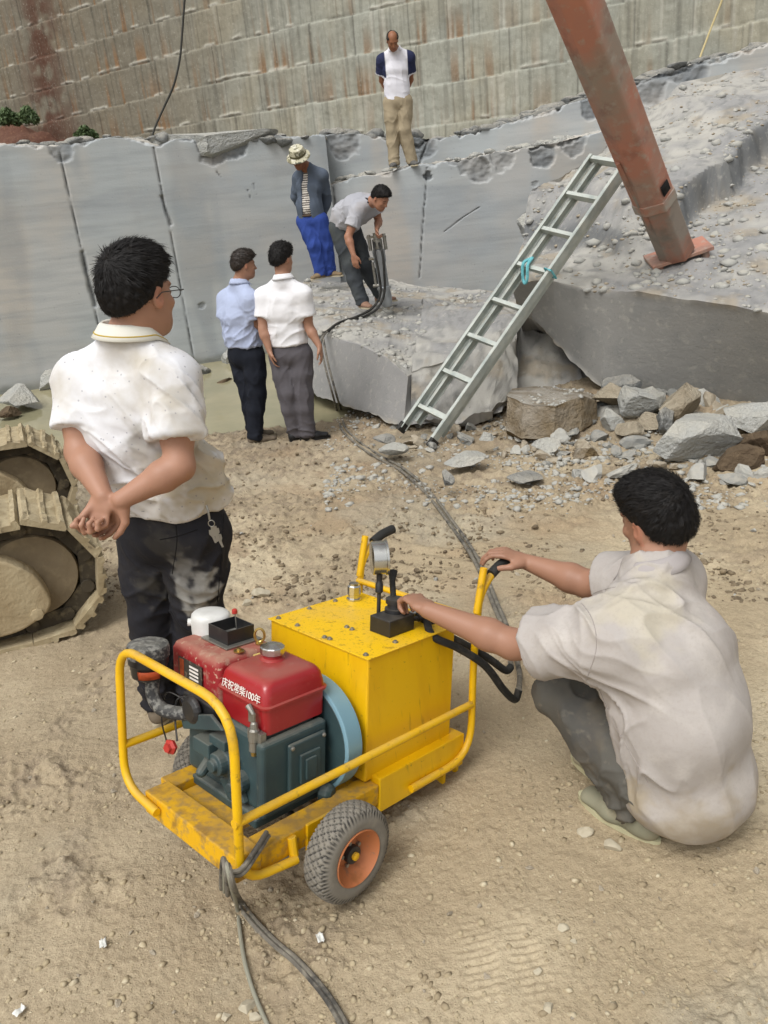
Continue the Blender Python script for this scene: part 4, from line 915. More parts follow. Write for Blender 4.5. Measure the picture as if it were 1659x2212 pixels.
# tank
bx0, bx1, by0, by1, zt, zb = 0.517, 0.937, 0.043, 0.507, 0.404, 0.016
b = cmb(); b.box((bx0 + 0.004, by0 + 0.004, zb - 0.02), (bx1 - 0.004, by1 - 0.004, zt - 0.004)); tank = b.build('oil_tank', YELC, cart, bev=0.006)
b = cmb(); b.box((bx0 - 0.003, by0 - 0.003, zt - 0.0035), (bx1 + 0.003, by1 + 0.003, zt)); b.build('tank_lid', YELT, tank, bev=0.0012)
for x, y in [(0.542, 0.391), (0.651, 0.273), (0.649, 0.246), (0.537, 0.255), (0.54, 0.234), (0.672, 0.078), (0.533, 0.069), (0.54, 0.485), (0.678, 0.487), (0.80, 0.487), (0.90, 0.07), (0.915, 0.30)]:
    b = cmb(); b.lathe((x, y, zt + 0.0004), (0, 0, 1), [(0, 0.0095), (0.0015, 0.0095), (0.0015, 0.0065), (0.006, 0.006), (0.007, 0.004)], 10); b.build('bolt', STL, tank)
b = cmb(); b.lathe((0.862, 0.455, zt + 0.0005), (0, 0, 1), [(0, 0.028), (0.006, 0.028), (0.006, 0.021), (0.02, 0.021), (0.022, 0.024), (0.05, 0.024), (0.055, 0.019), (0.062, 0.0185)], 8); b.build('filler_cap', CHR, tank, smooth=False)
# valve block with gauge
b = cmb(); b.box((0.682, 0.112, zt + 0.0005), (0.80, 0.20, zt + 0.055)); blk_ = b.build('valve_block', BLK, cart, bev=0.003)
b = cmb(); b.cyl((0.727, 0.205, zt + 0.03), (0.727, 0.205, zt + 0.125), 0.0065, n=10); b.lathe((0.727, 0.205, zt + 0.118), (0, 0, 1), [(0, 0.009), (0.004, 0.013), (0.03, 0.013), (0.036, 0.009), (0.045, 0.009), (0.045, 0.010), (0.062, 0.010), (0.064, 0.006)], 10); b.build('gauge_stem', BLK, blk_)
gd = nrm(A(0.80, -0.62, 0.06)); gc = A(0.727, 0.205, zt + 0.236)
b = cmb(); b.lathe(gc - gd * 0.022, gd, [(-0.006, 0.050), (-0.003, 0.054), (0.036, 0.054), (0.038, 0.058), (0.045, 0.058), (0.045, 0.052), (0.042, 0.0515)], 36); g_ = b.build('pressure_gauge', CHR, blk_)
b = cmb(); b.lathe(gc + gd * 0.0195, gd, [(0, 0.0514), (0.002, 0.0514)], 32); b.build('dial', GLS, g_)
b = cmb(); b.lathe((0.765, 0.168, zt + 0.055), (0, 0, 1), [(0, 0.034), (0.012, 0.034), (0.014, 0.026), (0.03, 0.025), (0.03, 0.031), (0.045, 0.031), (0.047, 0.02)], 16); b.build('lever_hub', BLK, blk_)
b = cmb(); b.tube([(0.775, 0.185, zt + 0.09), (0.80, 0.215, zt + 0.14), (0.82, 0.232, zt + 0.165)], [0.010, 0.010, 0.016], 10); b.build('lever', RUB, blk_)
for (y, L_) in ((0.130, 0.030), (0.178, 0.036)):
    b = cmb(); b.lathe((0.80, y, zt + 0.03), (1, -0.25, -0.05), [(0, 0.008), (L_, 0.008), (L_, 0.012), (L_ + 0.022, 0.012), (L_ + 0.024, 0.009), (L_ + 0.04, 0.0088), (L_ + 0.042, 0.012), (L_ + 0.06, 0.012), (L_ + 0.062, 0.008)], 12); b.build('hose_coupling', CHR if y > 0.15 else BLK, blk_)
# engine
eng = None
b = cmb(); b.box((0.185, 0.13, 0.0), (0.40, 0.50, 0.235), 0.004); eng = b.build('engine', TEAL, cart, bev=0.02, seg=3)
b = cmb(); b.box((0.17, 0.10, 0.0), (0.41, 0.135, 0.23)); b.build('crankcase_front', TEAL, eng, bev=0.012, seg=3)
b = cmb(); b.box((0.255, 0.086, 0.035), (0.395, 0.101, 0.205)); cv = b.build('inspection_cover', TEAL, eng, bev=0.008, seg=3)
b = cmb(); b.box((0.29, 0.077, 0.075), (0.365, 0.087, 0.165)); b.box((0.305, 0.07, 0.085), (0.345, 0.078, 0.15)); b.build('breather_plate', TEAL, cv, bev=0.003)
for x, z in ((0.266, 0.046), (0.384, 0.046), (0.266, 0.194), (0.384, 0.194), (0.298, 0.083), (0.357, 0.083)):
    b = cmb(); b.lathe((x, 0.087, z), (0, -1, 0), [(0, 0.007), (0.004, 0.0065), (0.006, 0.004)], 8); b.build('cover_bolt', STL, cv)
b = cmb(); b.box((0.16, 0.12, -0.03), (0.42, 0.16, 0.0)); b.box((0.17, 0.16, -0.03), (0.41, 0.45, 0.0)); b.lathe((0.40, 0.11, -0.005), (0.3, -1, 0), [(0, 0.03), (0.03, 0.028), (0.04, 0.015)], 12); b.build('engine_foot', TEAL, eng, bev=0.006)
# injection pump side
b = cmb(); b.lathe((0.19, 0.27, 0.12), (-1, 0, 0), [(0, 0.05), (0.03, 0.05), (0.035, 0.036), (0.06, 0.034), (0.062, 0.02), (0.075, 0.018)], 20); b.lathe((0.19, 0.21, 0.075), (-1, -0.1, 0), [(0, 0.032), (0.035, 0.03), (0.04, 0.016), (0.06, 0.014)], 16)
b.box((0.125, 0.29, 0.13), (0.188, 0.37, 0.175)); b.box((0.14, 0.235, 0.17), (0.188, 0.31, 0.20)); b.lathe((0.16, 0.335, 0.10), (-0.6, -0.2, -0.3), [(0, 0.018), (0.05, 0.016), (0.06, 0.009)], 12); b.build('injection_pump', TEAL, eng, bev=0.003)
b = cmb(); b.prism([(0.186, 0.18, 0.02), (0.186, 0.26, 0.0), (0.186, 0.30, 0.05), (0.186, 0.22, 0.09)], (-0.02, 0, 0)); b.build('side_cover', TEAL, eng, bev=0.004)
b = cmb(); b.prism([(0.150, 0.24, 0.235), (0.150, 0.44, 0.165), (0.150, 0.46, 0.205), (0.150, 0.30, 0.262)], (-0.012, 0, 0)); b.build('governor_bracket', TEAL, eng, bev=0.003)
b = cmb(); b.lathe((0.10, 0.43, 0.13), (-1, -0.2, 0.1), [(0, 0.010), (0.008, 0.022), (0.018, 0.024), (0.024, 0.015), (0.032, 0.013)], 6); b.build('throttle_knob', REDP, eng, smooth=False)
b = cmb(); b.tube(curve([(0.11, 0.43, 0.14), (0.13, 0.47, 0.19), (0.14, 0.47, 0.25), (0.16, 0.42, 0.27)], 6), 0.003, 6); b.tube(curve([(0.13, 0.52, 0.09), (0.12, 0.53, 0.17), (0.14, 0.53, 0.25), (0.17, 0.47, 0.235)], 6), 0.0025, 6); b.build('fuel_line', BLK, eng)
b = cmb(); b.box((0.16, 0.31, 0.215), (0.19, 0.47, 0.27)); b.lathe((0.15, 0.40, 0.24), (-1, 0, 0), [(0, 0.045), (0.012, 0.043), (0.02, 0.03)], 18); b.build('cylinder_head', BLK, eng, bev=0.004)
# red hopper and fuel tank
def softbox(a, c, zs):
    """rings of a rounded rectangle: zs = (z, inset, corner radius)"""
    V = []; Fc = []; n = 0; K = 7
    for z, ins, cr in zs:
        x0, y0 = a[0] + ins, a[1] + ins; x1, y1 = c[0] - ins, c[1] - ins; cr = min(cr, (x1 - x0) / 2 - 1e-4, (y1 - y0) / 2 - 1e-4)
        for cx_, cy_, a0 in ((x1 - cr, y1 - cr, 0), (x0 + cr, y1 - cr, 90), (x0 + cr, y0 + cr, 180), (x1 - cr, y0 + cr, 270)):
            for k in range(K): t = R(a0 + 90 * k / (K - 1)); V.append((cx_ + cr * math.cos(t), cy_ + cr * math.sin(t), z))
    m_ = 4 * K
    for i in range(len(zs) - 1):
        for k in range(m_): l = (k + 1) % m_; Fc.append((i * m_ + k, i * m_ + l, (i + 1) * m_ + l, (i + 1) * m_ + k))
    Fc += [tuple(range(m_ - 1, -1, -1)), tuple((len(zs) - 1) * m_ + k for k in range(m_))]
    return V, Fc
ZT = 0.392
b = cmb(); b.add(*softbox((0.195, 0.118), (0.425, 0.34), [(0.236, 0.012, 0.02), (0.24, 0.004, 0.02), (0.315, 0.003, 0.022), (0.318, -0.005, 0.026), (0.325, -0.006, 0.026), (0.328, 0.001, 0.022), (0.345, 0.003, 0.022), (0.372, 0.008, 0.024), (0.386, 0.018, 0.026), (ZT, 0.034, 0.03)])); ft = b.build('fuel_tank', RED, eng)
b = cmb(); b.add(*softbox((0.198, 0.343), (0.423, 0.60), [(0.25, 0.006, 0.02), (0.255, 0.002, 0.02), (0.365, 0.002, 0.02), (0.382, 0.008, 0.022), (0.390, 0.02, 0.026), (0.391, 0.03, 0.03)])); hp = b.build('water_hopper', REDD, eng)
b = cmb(); b.lathe((0.335, 0.262, ZT - 0.002), (0, 0, 1), [(0, 0.040), (0.006, 0.034), (0.008, 0.030), (0.018, 0.029)], 24); nk = b.build('filler_neck', RED, ft)
b = cmb(); b.lathe((0.335, 0.262, ZT + 0.016), (0, 0, 1), [(0, 0.034), (0.002, 0.037), (0.020, 0.037), (0.023, 0.034), (0.026, 0.026), (0.030, 0.016), (0.031, 0.008)], 12); b.build('filler_cap', CHR, ft, smooth=False)
# open square funnel
hx0, hx1, hy0, hy1, hz = 0.285, 0.385, 0.415, 0.515, 0.392
b = cmb(); b.box((hx0 - 0.018, hy0 - 0.018, hz), (hx1 + 0.018, hy1 + 0.018, hz + 0.006)); fn = b.build('funnel_flange', STL, hp, bev=0.002)
b = cmb(); t_ = 0.003
for a_, c_ in (((hx0, hy0, hz + .006), (hx1, hy0 + t_, hz + .05)), ((hx0, hy1 - t_, hz + .006), (hx1, hy1, hz + .05)), ((hx0, hy0 + t_, hz + .006), (hx0 + t_, hy1 - t_, hz + .05)), ((hx1 - t_, hy0 + t_, hz + .006), (hx1, hy1 - t_, hz + .05))): b.box(a_, c_)
b.build('funnel', BLK, hp, smooth=False)
b = cmb(); b.box((hx0 + t_, hy0 + t_, hz + 0.0065), (hx1 - t_, hy1 - t_, hz + 0.012)); b.build('funnel_bottom', DBK, hp)
b = cmb(); b.cyl((0.35, 0.455, hz + 0.01), (0.347, 0.462, hz + 0.085), 0.0016, n=6); fl = b.build('float_rod', STL, hp)
b = cmb(); b.lathe((0.3465, 0.4625, hz + 0.08), (0, 0, 1), [(0, 0.004), (0.003, 0.009), (0.014, 0.009), (0.018, 0.004)], 10); b.build('float_tip', REDP, hp)
b = cmb(); c0 = A(0.375, 0.375, hz + 0.028); b.tube([c0 + 0.018 * A(math.cos(t) * 0.6, math.cos(t) * -0.6, math.sin(t) * 1.2) for t in np.linspace(0, 2 * math.pi, 20)[:-1]], 0.0042, 8, cl=True); b.lathe((0.375, 0.375, hz), (0, 0, 1), [(0, 0.013), (0.004, 0.013), (0.008, 0.006)], 10); b.build('lifting_eye', BRS, hp)
b = cmb(); b.lathe((0.292, 0.368, hz + 0.0005), (0, 0, 1), [(0, 0.017), (0.003, 0.017), (0.004, 0.008), (0.010, 0.007)], 12); b.build('hopper_bolt', BRS, hp)
b = cmb(); b.box((0.32, 0.318, ZT - 0.012), (0.35, 0.336, ZT - 0.0085)); b.build('small_sticker', material('yellow_sticker', lin('c9b06a'), 0.5), ft)
b = cmb(); b.box((0.1935, 0.42, 0.275), (0.1955, 0.545, 0.352)); pl = b.build('name_plate', material('plate_black', lin('3d3a35'), 0.45, layers=[(lin('8b7a68'), 60, 0.55, 0.68, 0.6)]), hp)
b = cmb()
for i in range(5): b.box((0.1925, 0.438, 0.285 + i * 0.012), (0.1934, 0.485, 0.291 + i * 0.012))
b.build('plate_rows', TXT, pl)
b = cmb(); b.box((0.1925, 0.515, 0.28), (0.1934, 0.538, 0.347)); b.build('plate_band', LBL, pl)
b = cmb(); b.lathe((0.335, 0.575, 0.30), (0, 0, 1), [(0, 0.05), (0.10, 0.062), (0.132, 0.063), (0.145, 0.061), (0.152, 0.054), (0.156, 0.035), (0.157, 0.01)], 32); b.cyl((0.290, 0.606, 0.42), (0.276, 0.617, 0.42), 0.012); b.build('muffler', WHT, eng)
# text on the tank
fc = bpy.data.curves.new('tank_lettering', 'FONT'); fc.body = '庆祝常柴100年'; fc.size = 0.028; fc.extrude = 0.0006; fc.space_character = 0.93; fc.materials.append(TXT); pass
ft0 = bpy.data.objects.new('lettering_curve', fc); COL.objects.link(ft0); bpy.context.view_layer.update()
fme = bpy.data.meshes.new_from_object(ft0.evaluated_get(bpy.context.evaluated_depsgraph_get())); bpy.data.objects.remove(ft0)
fo = bpy.data.objects.new('lettering', fme); COL.objects.link(fo); fo.parent = ft
o3 = TC((0.1925, 0.318, 0.334)); ex = CR @ A(0, -1, 0.0); ez = CR @ nrm(A(0.18, 0, 1)); en = np.cross(ex, ez)
mm = Matrix([[ex[0], ez[0], en[0], o3[0] - ft['wl'][0]], [ex[1], ez[1], en[1], o3[1] - ft['wl'][1]], [ex[2], ez[2], en[2], o3[2] - ft['wl'][2]], [0, 0, 0, 1]]); fo.matrix_local = mm
# fuel filter
b = cmb(); q = A(0.178, 0.148, 0.225); b.lathe(q, (0, 0, 1), [(-0.03, 0.010), (-0.028, 0.014), (0.0, 0.014), (0.003, 0.016), (0.035, 0.016), (0.04, 0.012), (0.055, 0.010), (0.06, 0.006)], 12); b.box(q + A(-0.004, -0.004, 0.055), q + A(0.004, 0.02, 0.085)); b.tube([q + A(0, 0, 0.08), q + A(0, 0.025, 0.10)], [0.006, 0.010], 8); b.box(q + A(0.0, -0.03, 0.0), q + A(0.02, 0.03, 0.03)); b.build('fuel_filter', STL, eng, bev=0.001)
b = cmb(); b.lathe(q + A(0, 0, -0.042), (0, 0, 1), [(0, 0.009), (0.012, 0.010)], 8); b.build('filter_nut', BRS, eng)
# air cleaner
ac = A(0.10, 0.560, 0.30)
b = cmb(); b.lathe(ac, (0, 0, 1), [(0, 0.03), (0.012, 0.05), (0.05, 0.056), (0.055, 0.06), (0.075, 0.06)], 28); acl = b.build('air_cleaner', BLK, eng)
b = cmb(); b.lathe(ac + A(0, 0, 0.0755), (0, 0, 1), [(0, 0.063), (0.028, 0.063), (0.036, 0.060), (0.042, 0.045), (0.044, 0.01)], 28); b.build('air_cleaner_lid', DBK, acl)
b = cmb()
V = []; Fc = []
for i in range(9):
    t = R(205 + i * 9); 
    for z in (0.016, 0.043): r_ = 0.0575 if z > 0.03 else 0.0525; V.append(ac + A(r_ * math.cos(t), r_ * math.sin(t), z))
for i in range(8): Fc.append((2 * i, 2 * i + 2, 2 * i + 3, 2 * i + 1))
b.add(V, Fc); lb = b.build('orange_label', LBL, acl); so = lb.modifiers.new('s', 'SOLIDIFY'); so.thickness = 0.001
b = cmb(); b.tube(curve([ac + A(0.005, -0.01, 0.01), ac + A(0.0, -0.02, -0.05), ac + A(0.01, -0.06, -0.085), ac + A(0.05, -0.13, -0.085), ac + A(0.09, -0.18, -0.07)], 6), 0.021, 14); b.build('intake_pipe', DBK, eng)
# flywheel
fcn = A(0.425, 0.205, 0.135); b = cmb()
b.lathe(fcn, (1, 0, 0), [(0.0, 0.172), (0.004, 0.178), (0.06, 0.178), (0.064, 0.172)], 64); fwl = b.build('flywheel_rim', BLUE, eng)
b = cmb(); b.lathe(fcn + A(-0.002, 0, 0), (1, 0, 0), [(0.0, 0.166), (0.001, 0.167)], 48); b.lathe(fcn + A(-0.03, 0, 0), (1, 0, 0), [(0, 0.05), (0.012, 0.06), (0.028, 0.062)], 32); b.build('flywheel_web', TEAL, eng)
# wheels
def wheel(cy, out):
    c = A(0.332, cy, -0.082); ax = A(0, out, 0); Rw_, Hw = 0.140, 0.042
    n = 180; prof = [(-Hw, 0.078), (-Hw - 0.004, 0.095), (-Hw - 0.003, 0.112), (-Hw + 0.004, 0.127)] + [(h, Rw_ - 0.010 * (abs(h) / Hw) ** 2.5) for h in np.linspace(-Hw + 0.008, Hw - 0.008, 30)] + [(Hw - 0.004, 0.127), (Hw + 0.003, 0.112), (Hw + 0.004, 0.095), (Hw, 0.078)]
    n = 360; V = []; dk = []
    for h, r in prof:
        for k in range(n):
            a = 2 * math.pi * k / n; g = 0
            if r > 0.128:
                s_ = a * Rw_; w1 = abs(((s_ + 0.5 * 0 + h * 1.0 + 0.0022 * math.sin(h * 900)) / 0.0262) % 1 - 0.5); w2 = abs(((s_ - h * 1.0 + 0.0022 * math.sin(h * 900)) / 0.0262) % 1 - 0.5)
                g = 1 if min(w1, w2) < 0.09 else 0
            elif r == 0.127: g = 0.5 if int(a * 180 / math.pi / 3) % 2 else 0
            rr = r - 0.006 * g; V.append(TC(c + ax * h + A(rr * math.cos(a), 0, rr * math.sin(a)))); dk.append(g)
    Fq = grid_faces(len(prof), n); m_ = len(prof)
    ii, jj = np.meshgrid(np.arange(m_ - 1), np.arange(n), indexing='ij'); Fq = np.stack([ii * n + jj, ii * n + (jj + 1) % n, (ii + 1) * n + (jj + 1) % n, (ii + 1) * n + jj], -1).reshape(-1, 4)
    hub = cmb(); hub.lathe(c, ax, [(-0.04, 0.02), (-0.04, 0.082), (-0.02, 0.083), (-0.01, 0.045), (0.0, 0.04), (0.012, 0.058), (0.035, 0.078), (0.046, 0.083), (0.048, 0.080), (0.036, 0.072), (0.014, 0.052), (0.004, 0.040), (0.010, 0.026), (0.012, 0.0)], 40); w_ = hub.build('wheel', ORA, cart)
    col = np.array([lin('7d786e') if g < 0.4 else lin('3b3936') for g in dk]); tm = TYRE_V
    ty = mk('tyre', np.array(V), Fq, tm, w_, smooth=False, attr={'tint': col}); fix_normals(ty)
    b = cmb(); b.lathe(c + ax * 0.004, ax, [(0, 0.026), (0.022, 0.026), (0.024, 0.02), (0.024, 0.016)], 24); b.build('hub', BLK, w_)
    b = cmb(); b.lathe(c + ax * 0.026, ax, [(0, 0.012), (0.010, 0.012), (0.012, 0.009)], 8); b.build('axle_end', YEL, w_)
    b = cmb(); 
    for k in range(5): a = 2 * math.pi * k / 5 + 0.5; b = cmb(); b.lathe(c + ax * 0.009 + A(0.034 * math.cos(a), 0, 0.034 * math.sin(a)), ax, [(0, 0.006), (0.008, 0.006)], 6); b.build('wheel_nut', STL, w_)
TYRE_V = material('dusty_tyre_rubber', (0.1, 0.1, 0.1), 0.85, vcol='tint', layers=[(lin('8f887a'), 40, 0.5, 0.7, 0.45), (lin('55504a'), 9, 0.5, 0.65, 0.4)], bump=[(150, 0.3, 0.002)])
wheel(-0.075, -1); wheel(0.575, 1)
b = cmb(); b.cyl((0.332, -0.03, -0.082), (0.332, 0.53, -0.082), 0.011); b.build('axle', BLK, cart)
# ------------------------------------------------------------------ hoses
def gp(px, py, lift=0.012):
    p = atz(px, py, 0)
    for _ in range(5): p = atz(px, py, gh(p[0], p[1]) + lift)
    return p
def hose(off, side):
    """from the splitter over the block and the ground to the cart"""
    s = off; P = [aty(812 + s * 4, 520, 9.35), aty(818 + s * 8, 548, 9.2), aty(824 + s * 6, 590, 9.2), aty(826 + s * 4, 635, 9.25), aty(808 + s * 4, 668 + s * 2, 9.2), aty(770, 688 + s * 3, 9.0), aty(730 - s * 2, 703 + s * 5, 8.85), aty(703 - s * 4, 718 + s * 2, 8.4), aty(697 + s * 3, 740, 8.2), aty(706 + s * 4, 790, 7.95), aty(722 + s * 4, 850, 7.7)]
    for px, py in [(733, 890), (742, 925), (775, 958), (815, 985), (865, 1012), (905, 1045), (942, 1085), (975, 1130), (1003, 1168), (1030, 1212), (1052, 1260), (1072, 1310), (1090, 1352)]: P.append(gp(px + s * 4, py - s * 2, 0.013))
    return P
c1_ = TC((0.86, 0.115, 0.43)); c2_ = TC((0.865, 0.163, 0.43))
hA = hose(1, 0) + [gp(1112, 1410, 0.02), gp(1122, 1455, 0.03), aty(1121, 1490, 2.26)]
hB = hose(-1, 0) + [gp(1098, 1400, 0.02), aty(1104, 1440, 2.32)]
def mkh(P, rad, name, label, black):
    b = MB(); b.tube(curve(P, 7), rad, 8); o = b.build(name, GHOSE); tag(o, label, 'hose', 'twin hydraulic hoses')
    b = MB(); b.tube(curve([P[-1]] + black, 8), rad * 1.25, 10); b.build('rubber_sleeve', RUB, o); b = MB(); b.tube(curve([p + A(0, -0.006, 0.004) for p in P[:8]], 7), 0.014, 8); b.build('rubber_sleeve', RUB, o); return o
mkh(hA, 0.0105, 'hydraulic_hose', 'twin hydraulic hose whose black end loops lowest beside the cart', [aty(1112, 1511, 2.25), aty(1088, 1490, 2.22), aty(1048, 1438, 2.2), aty(990, 1400, 2.19), aty(935, 1374, 2.18), c1_])
mkh(hB, 0.0105, 'hydraulic_hose', 'twin hydraulic hose whose black end lies higher beside the cart', [aty(1092, 1448, 2.3), aty(1055, 1422, 2.28), aty(1005, 1393, 2.26), aty(950, 1364, 2.25), c2_])
# cables hanging from the front of the cart
def cable(P, rad, label, mt=GHOSE):
    b = MB(); b.tube(curve(P, 8), rad, 8); o = b.build('cable', mt); tag(o, label, 'cable', 'cables trailing from the cart front'); return o
top_ = [TC((0.13, 0.03, 0.012)), TC((0.06, -0.01, 0.012)), TC((0.005, -0.022, -0.01)), TC((-0.022, 0.005, -0.02))]
cable(top_ + [TC((-0.02, 0.015, -0.07)), aty(487, 1862, 1.44), aty(500, 1915, 1.42), gp(512, 1960, 0.02), gp(518, 2010), gp(527, 2070), gp(540, 2120), gp(558, 2170), gp(582, 2225), gp(600, 2290)], 0.0055, 'thin grey cable running straight down to the bottom edge', material('pale_cable', lin('8b897a'), 0.7))
cable([q_ + A(0, 0, 0.012) for q_ in top_] + [TC((-0.026, 0.02, -0.06)), aty(482, 1855, 1.45), aty(492, 1905, 1.43), gp(508, 1945, 0.02), gp(545, 1995), gp(590, 2040), gp(632, 2075), gp(672, 2118), gp(705, 2160), gp(735, 2212), gp(760, 2270)], 0.0065, 'left one of the two dark cables curving to the bottom edge', GHOSE)
cable([q_ + A(0.004, 0, 0.0) for q_ in top_] + [TC((-0.014, 0.01, -0.08)), aty(492, 1868, 1.44), aty(506, 1918, 1.42), gp(520, 1945, 0.02), gp(553, 1989), gp(598, 2035), gp(640, 2070), gp(680, 2112), gp(714, 2155), gp(745, 2206), gp(772, 2266)], 0.0065, 'right one of the two dark cables curving to the bottom edge', GHOSE)
# ------------------------------------------------------------------ rock splitter
sp0 = aty(836, 662, 9.35); sp1 = aty(812, 505, 9.35)
spl = thing('rock_splitter', sp0, 'silver hydraulic rock splitter standing upright in the block', 'rock splitter'); ax = nrm(sp1 - sp0); Ls = np.linalg.norm(sp1 - sp0)
b = MB(); b.lathe(sp0, ax, [(0, 0.04), (0.04, 0.068), (0.12, 0.072), (0.18, 0.066), (0.2, 0.08), (0.22, 0.08), (0.23, 0.060), (Ls * 0.62, 0.060), (Ls * 0.62, 0.070), (Ls * 0.78, 0.070), (Ls * 0.8, 0.045)], 20); b.build('cylinder', material('splitter_steel', lin('a9adb0'), 0.35, metal=0.7), spl)
sx = A(1, -0.1, 0)
b = MB(); b.lathe(sp0 + ax * Ls * 0.8, ax, [(0, 0.055), (0.1, 0.055), (0.11, 0.035), (0.17, 0.035)], 12)
for s_ in (-1, 1): b.lathe(sp0 + ax * Ls * 0.78 + sx * 0.085 * s_, ax, [(0, 0.02), (0.17, 0.02)], 10)
b.build('valve_head', STL, spl)
b = MB(); b.tube([sp1 + sx * 0.11 - ax * 0.03, sp1 - sx * 0.11 - ax * 0.03], 0.014, 8); b.tube([sp1 - ax * 0.26 - sx * 0.12, sp1 - ax * 0.26 + sx * 0.02], 0.018, 8); b.build('handle', CHR, spl)
b = MB(); b.cyl(sp0 + ax * 0.24 - sx * 0.085, sp1 - ax * 0.3 - sx * 0.085, 0.016); b.tube([sp0 + ax * 0.24 - sx * 0.12, sp0 + ax * 0.24 + sx * 0.03], 0.018, 8); b.build('side_rod', STL, spl)
# ------------------------------------------------------------------ ladder
ALU = material('weathered_aluminium', lin('b9beb7'), 0.5, metal=0.2, layers=[(lin('8f9894'), 6, 0.45, 0.65, 0.7), (lin('b9b8ab'), 14, 0.5, 0.7, 0.5)], bump=[(40, 0.2, 0.003)])
l0 = aty(868, 925, 6.75); l1 = aty(1277, 338, 7.62); ld = nrm(l1 - l0); LL = np.linalg.norm(l1 - l0)
r0 = aty(934, 953, 6.45); wv = nrm(r0 - l0 - ld * ((r0 - l0) @ ld)); WL = 0.40; ln = np.cross(ld, wv); ln = -ln if ln[1] > 0 else ln
lad = thing('ladder', (l0 + r0) / 2, 'grey aluminium extension ladder leaning on the tilted slab', 'ladder')
def bar(b, p, q, u, v, wu, wv_):
    c = [u * wu / 2 * a + v * wv_ / 2 * b_ for a, b_ in ((-1, -1), (1, -1), (1, 1), (-1, 1))]; b.add([p + x for x in c] + [q + x for x in c], [(0, 3, 2, 1), (4, 5, 6, 7), (0, 1, 5, 4), (1, 2, 6, 5), (2, 3, 7, 6), (3, 0, 4, 7)])
def rail(name, off, dep, a, z):
    b = MB(); p = l0 + wv * off + ln * dep + ld * a; q = l0 + wv * off + ln * dep + ld * z
    bar(b, p, q, wv, ln, 0.006, 0.075); sgn = 1 if off < WL / 2 else -1
    for k in (-1, 1): bar(b, p + ln * 0.0345 * k + wv * sgn * 0.014, q + ln * 0.0345 * k + wv * sgn * 0.014, wv, ln, 0.026, 0.006)
    b.build(name, ALU, lad, smooth=False)
rail('rail', 0, 0, 0, LL); rail('rail', WL, 0, 0, LL); rail('fly_rail', 0.035, -0.078, 0.12, LL + 0.02); rail('fly_rail', WL - 0.035, -0.078, 0.12, LL + 0.02)
for i in range(8):
    t = LL * (0.085 + 0.908 * i / 7); b = MB(); p = l0 + ld * t; bar(b, p + wv * 0.004, p + wv * (WL - 0.004), ld, ln, 0.034, 0.05); b.build('rung', ALU, lad, smooth=False)
    b = MB(); p = l0 + ld * (t + 0.035) - ln * 0.078; bar(b, p + wv * 0.038, p + wv * (WL - 0.038), ld, ln, 0.03, 0.04); b.build('rung', ALU, lad, smooth=False)
for o_ in (0, WL):
    b = MB(); bar(b, l0 + wv * o_ - ld * 0.03, l0 + wv * o_ + ld * 0.05, wv, ln, 0.035, 0.09); b.build('foot', RUB, lad, smooth=False)
TQ = material('turquoise_strap', lin('6fb6bd'), 0.7, layers=[(lin('4f949c'), 20, 0.5, 0.6, 0.6)])
p = l0 + ld * (LL * 0.60) + wv * 0.15 + ln * 0.03; b = MB(); b.tube(curve([p + ld * 0.09, p + ln * 0.03 + wv * 0.03, p - A(0, 0, 0.13) + ln * 0.05 + wv * 0.03, p - A(0, 0, 0.17) + ln * 0.05, p - A(0, 0, 0.12) + ln * 0.05 - wv * 0.02, p + ln * 0.04 - wv * 0.015, p + ld * 0.09], 6), 0.014, 6); o = b.build('strap', TQ); tag(o, 'turquoise strap looped over a ladder rung', 'strap')
p = l0 + ld * (LL * 0.605) + wv * WL; b = MB(); b.tube([p + ln * 0.055 + wv * 0.03, p + ln * 0.055 - wv * 0.04, p - ln * 0.055 - wv * 0.04, p - ln * 0.055 + wv * 0.03], 0.01, 6, cl=True); o = b.build('tie', TQ); tag(o, 'turquoise tie knotted round the right ladder rail', 'tie')
# ------------------------------------------------------------------ orange steel beam
ORG = material('worn_orange_paint', lin('ad7a68'), 0.65, layers=[(lin('8f877c'), 1.5, 0.44, 0.60, 0.9, (1, 1, 1)), (lin('c47f60'), 1.1, 0.52, 0.66, 0.75), (lin('86584d'), 6, 0.54, 0.68, 0.5), (lin('a39d92'), 14, 0.54, 0.7, 0.6)], bump=[(20, 0.15, 0.01)])
GRB = material('grimy_grey_steel', lin('8c8278'), 0.7, layers=[(lin('a06c58'), 2.5, 0.47, 0.62, 0.85), (lin('6b645b'), 6, 0.52, 0.68, 0.6)], bump=[(20, 0.2, 0.01)])
pb = aty(1462, 553, 7.3); pt = aty(1245, 0, 6.05); bd = nrm(pt - pb); Lb = np.linalg.norm(pt - pb)
vw = nrm(pb - A(0, 0, CAMH)); bu = nrm(np.cross(bd, vw)); bu = bu if bu[0] > 0 else -bu; bn = np.cross(bd, bu); bn = bn if bn @ vw < 0 else -bn
beam = thing('crane_beam', pb, 'worn orange steel beam slanting down to a foot plate on the slab', 'beam')
def hexa(b, t0, t1, k, sh=0):
    pr_ = [(-0.215, 0.02), (-0.13, 0.13), (0.06, 0.19), (0.20, 0.06), (0.17, -0.19), (-0.17, -0.19)]
    for t in (t0, t1): pass
    b.prism([pb + bd * t0 + bu * (x * k + sh) + bn * y * k for x, y in pr_], bd * (t1 - t0))
b = MB(); hexa(b, 0.68, Lb + 4.5, 0.80); ob = b.build('outer_beam', ORG, beam, bev=0.02, seg=3)
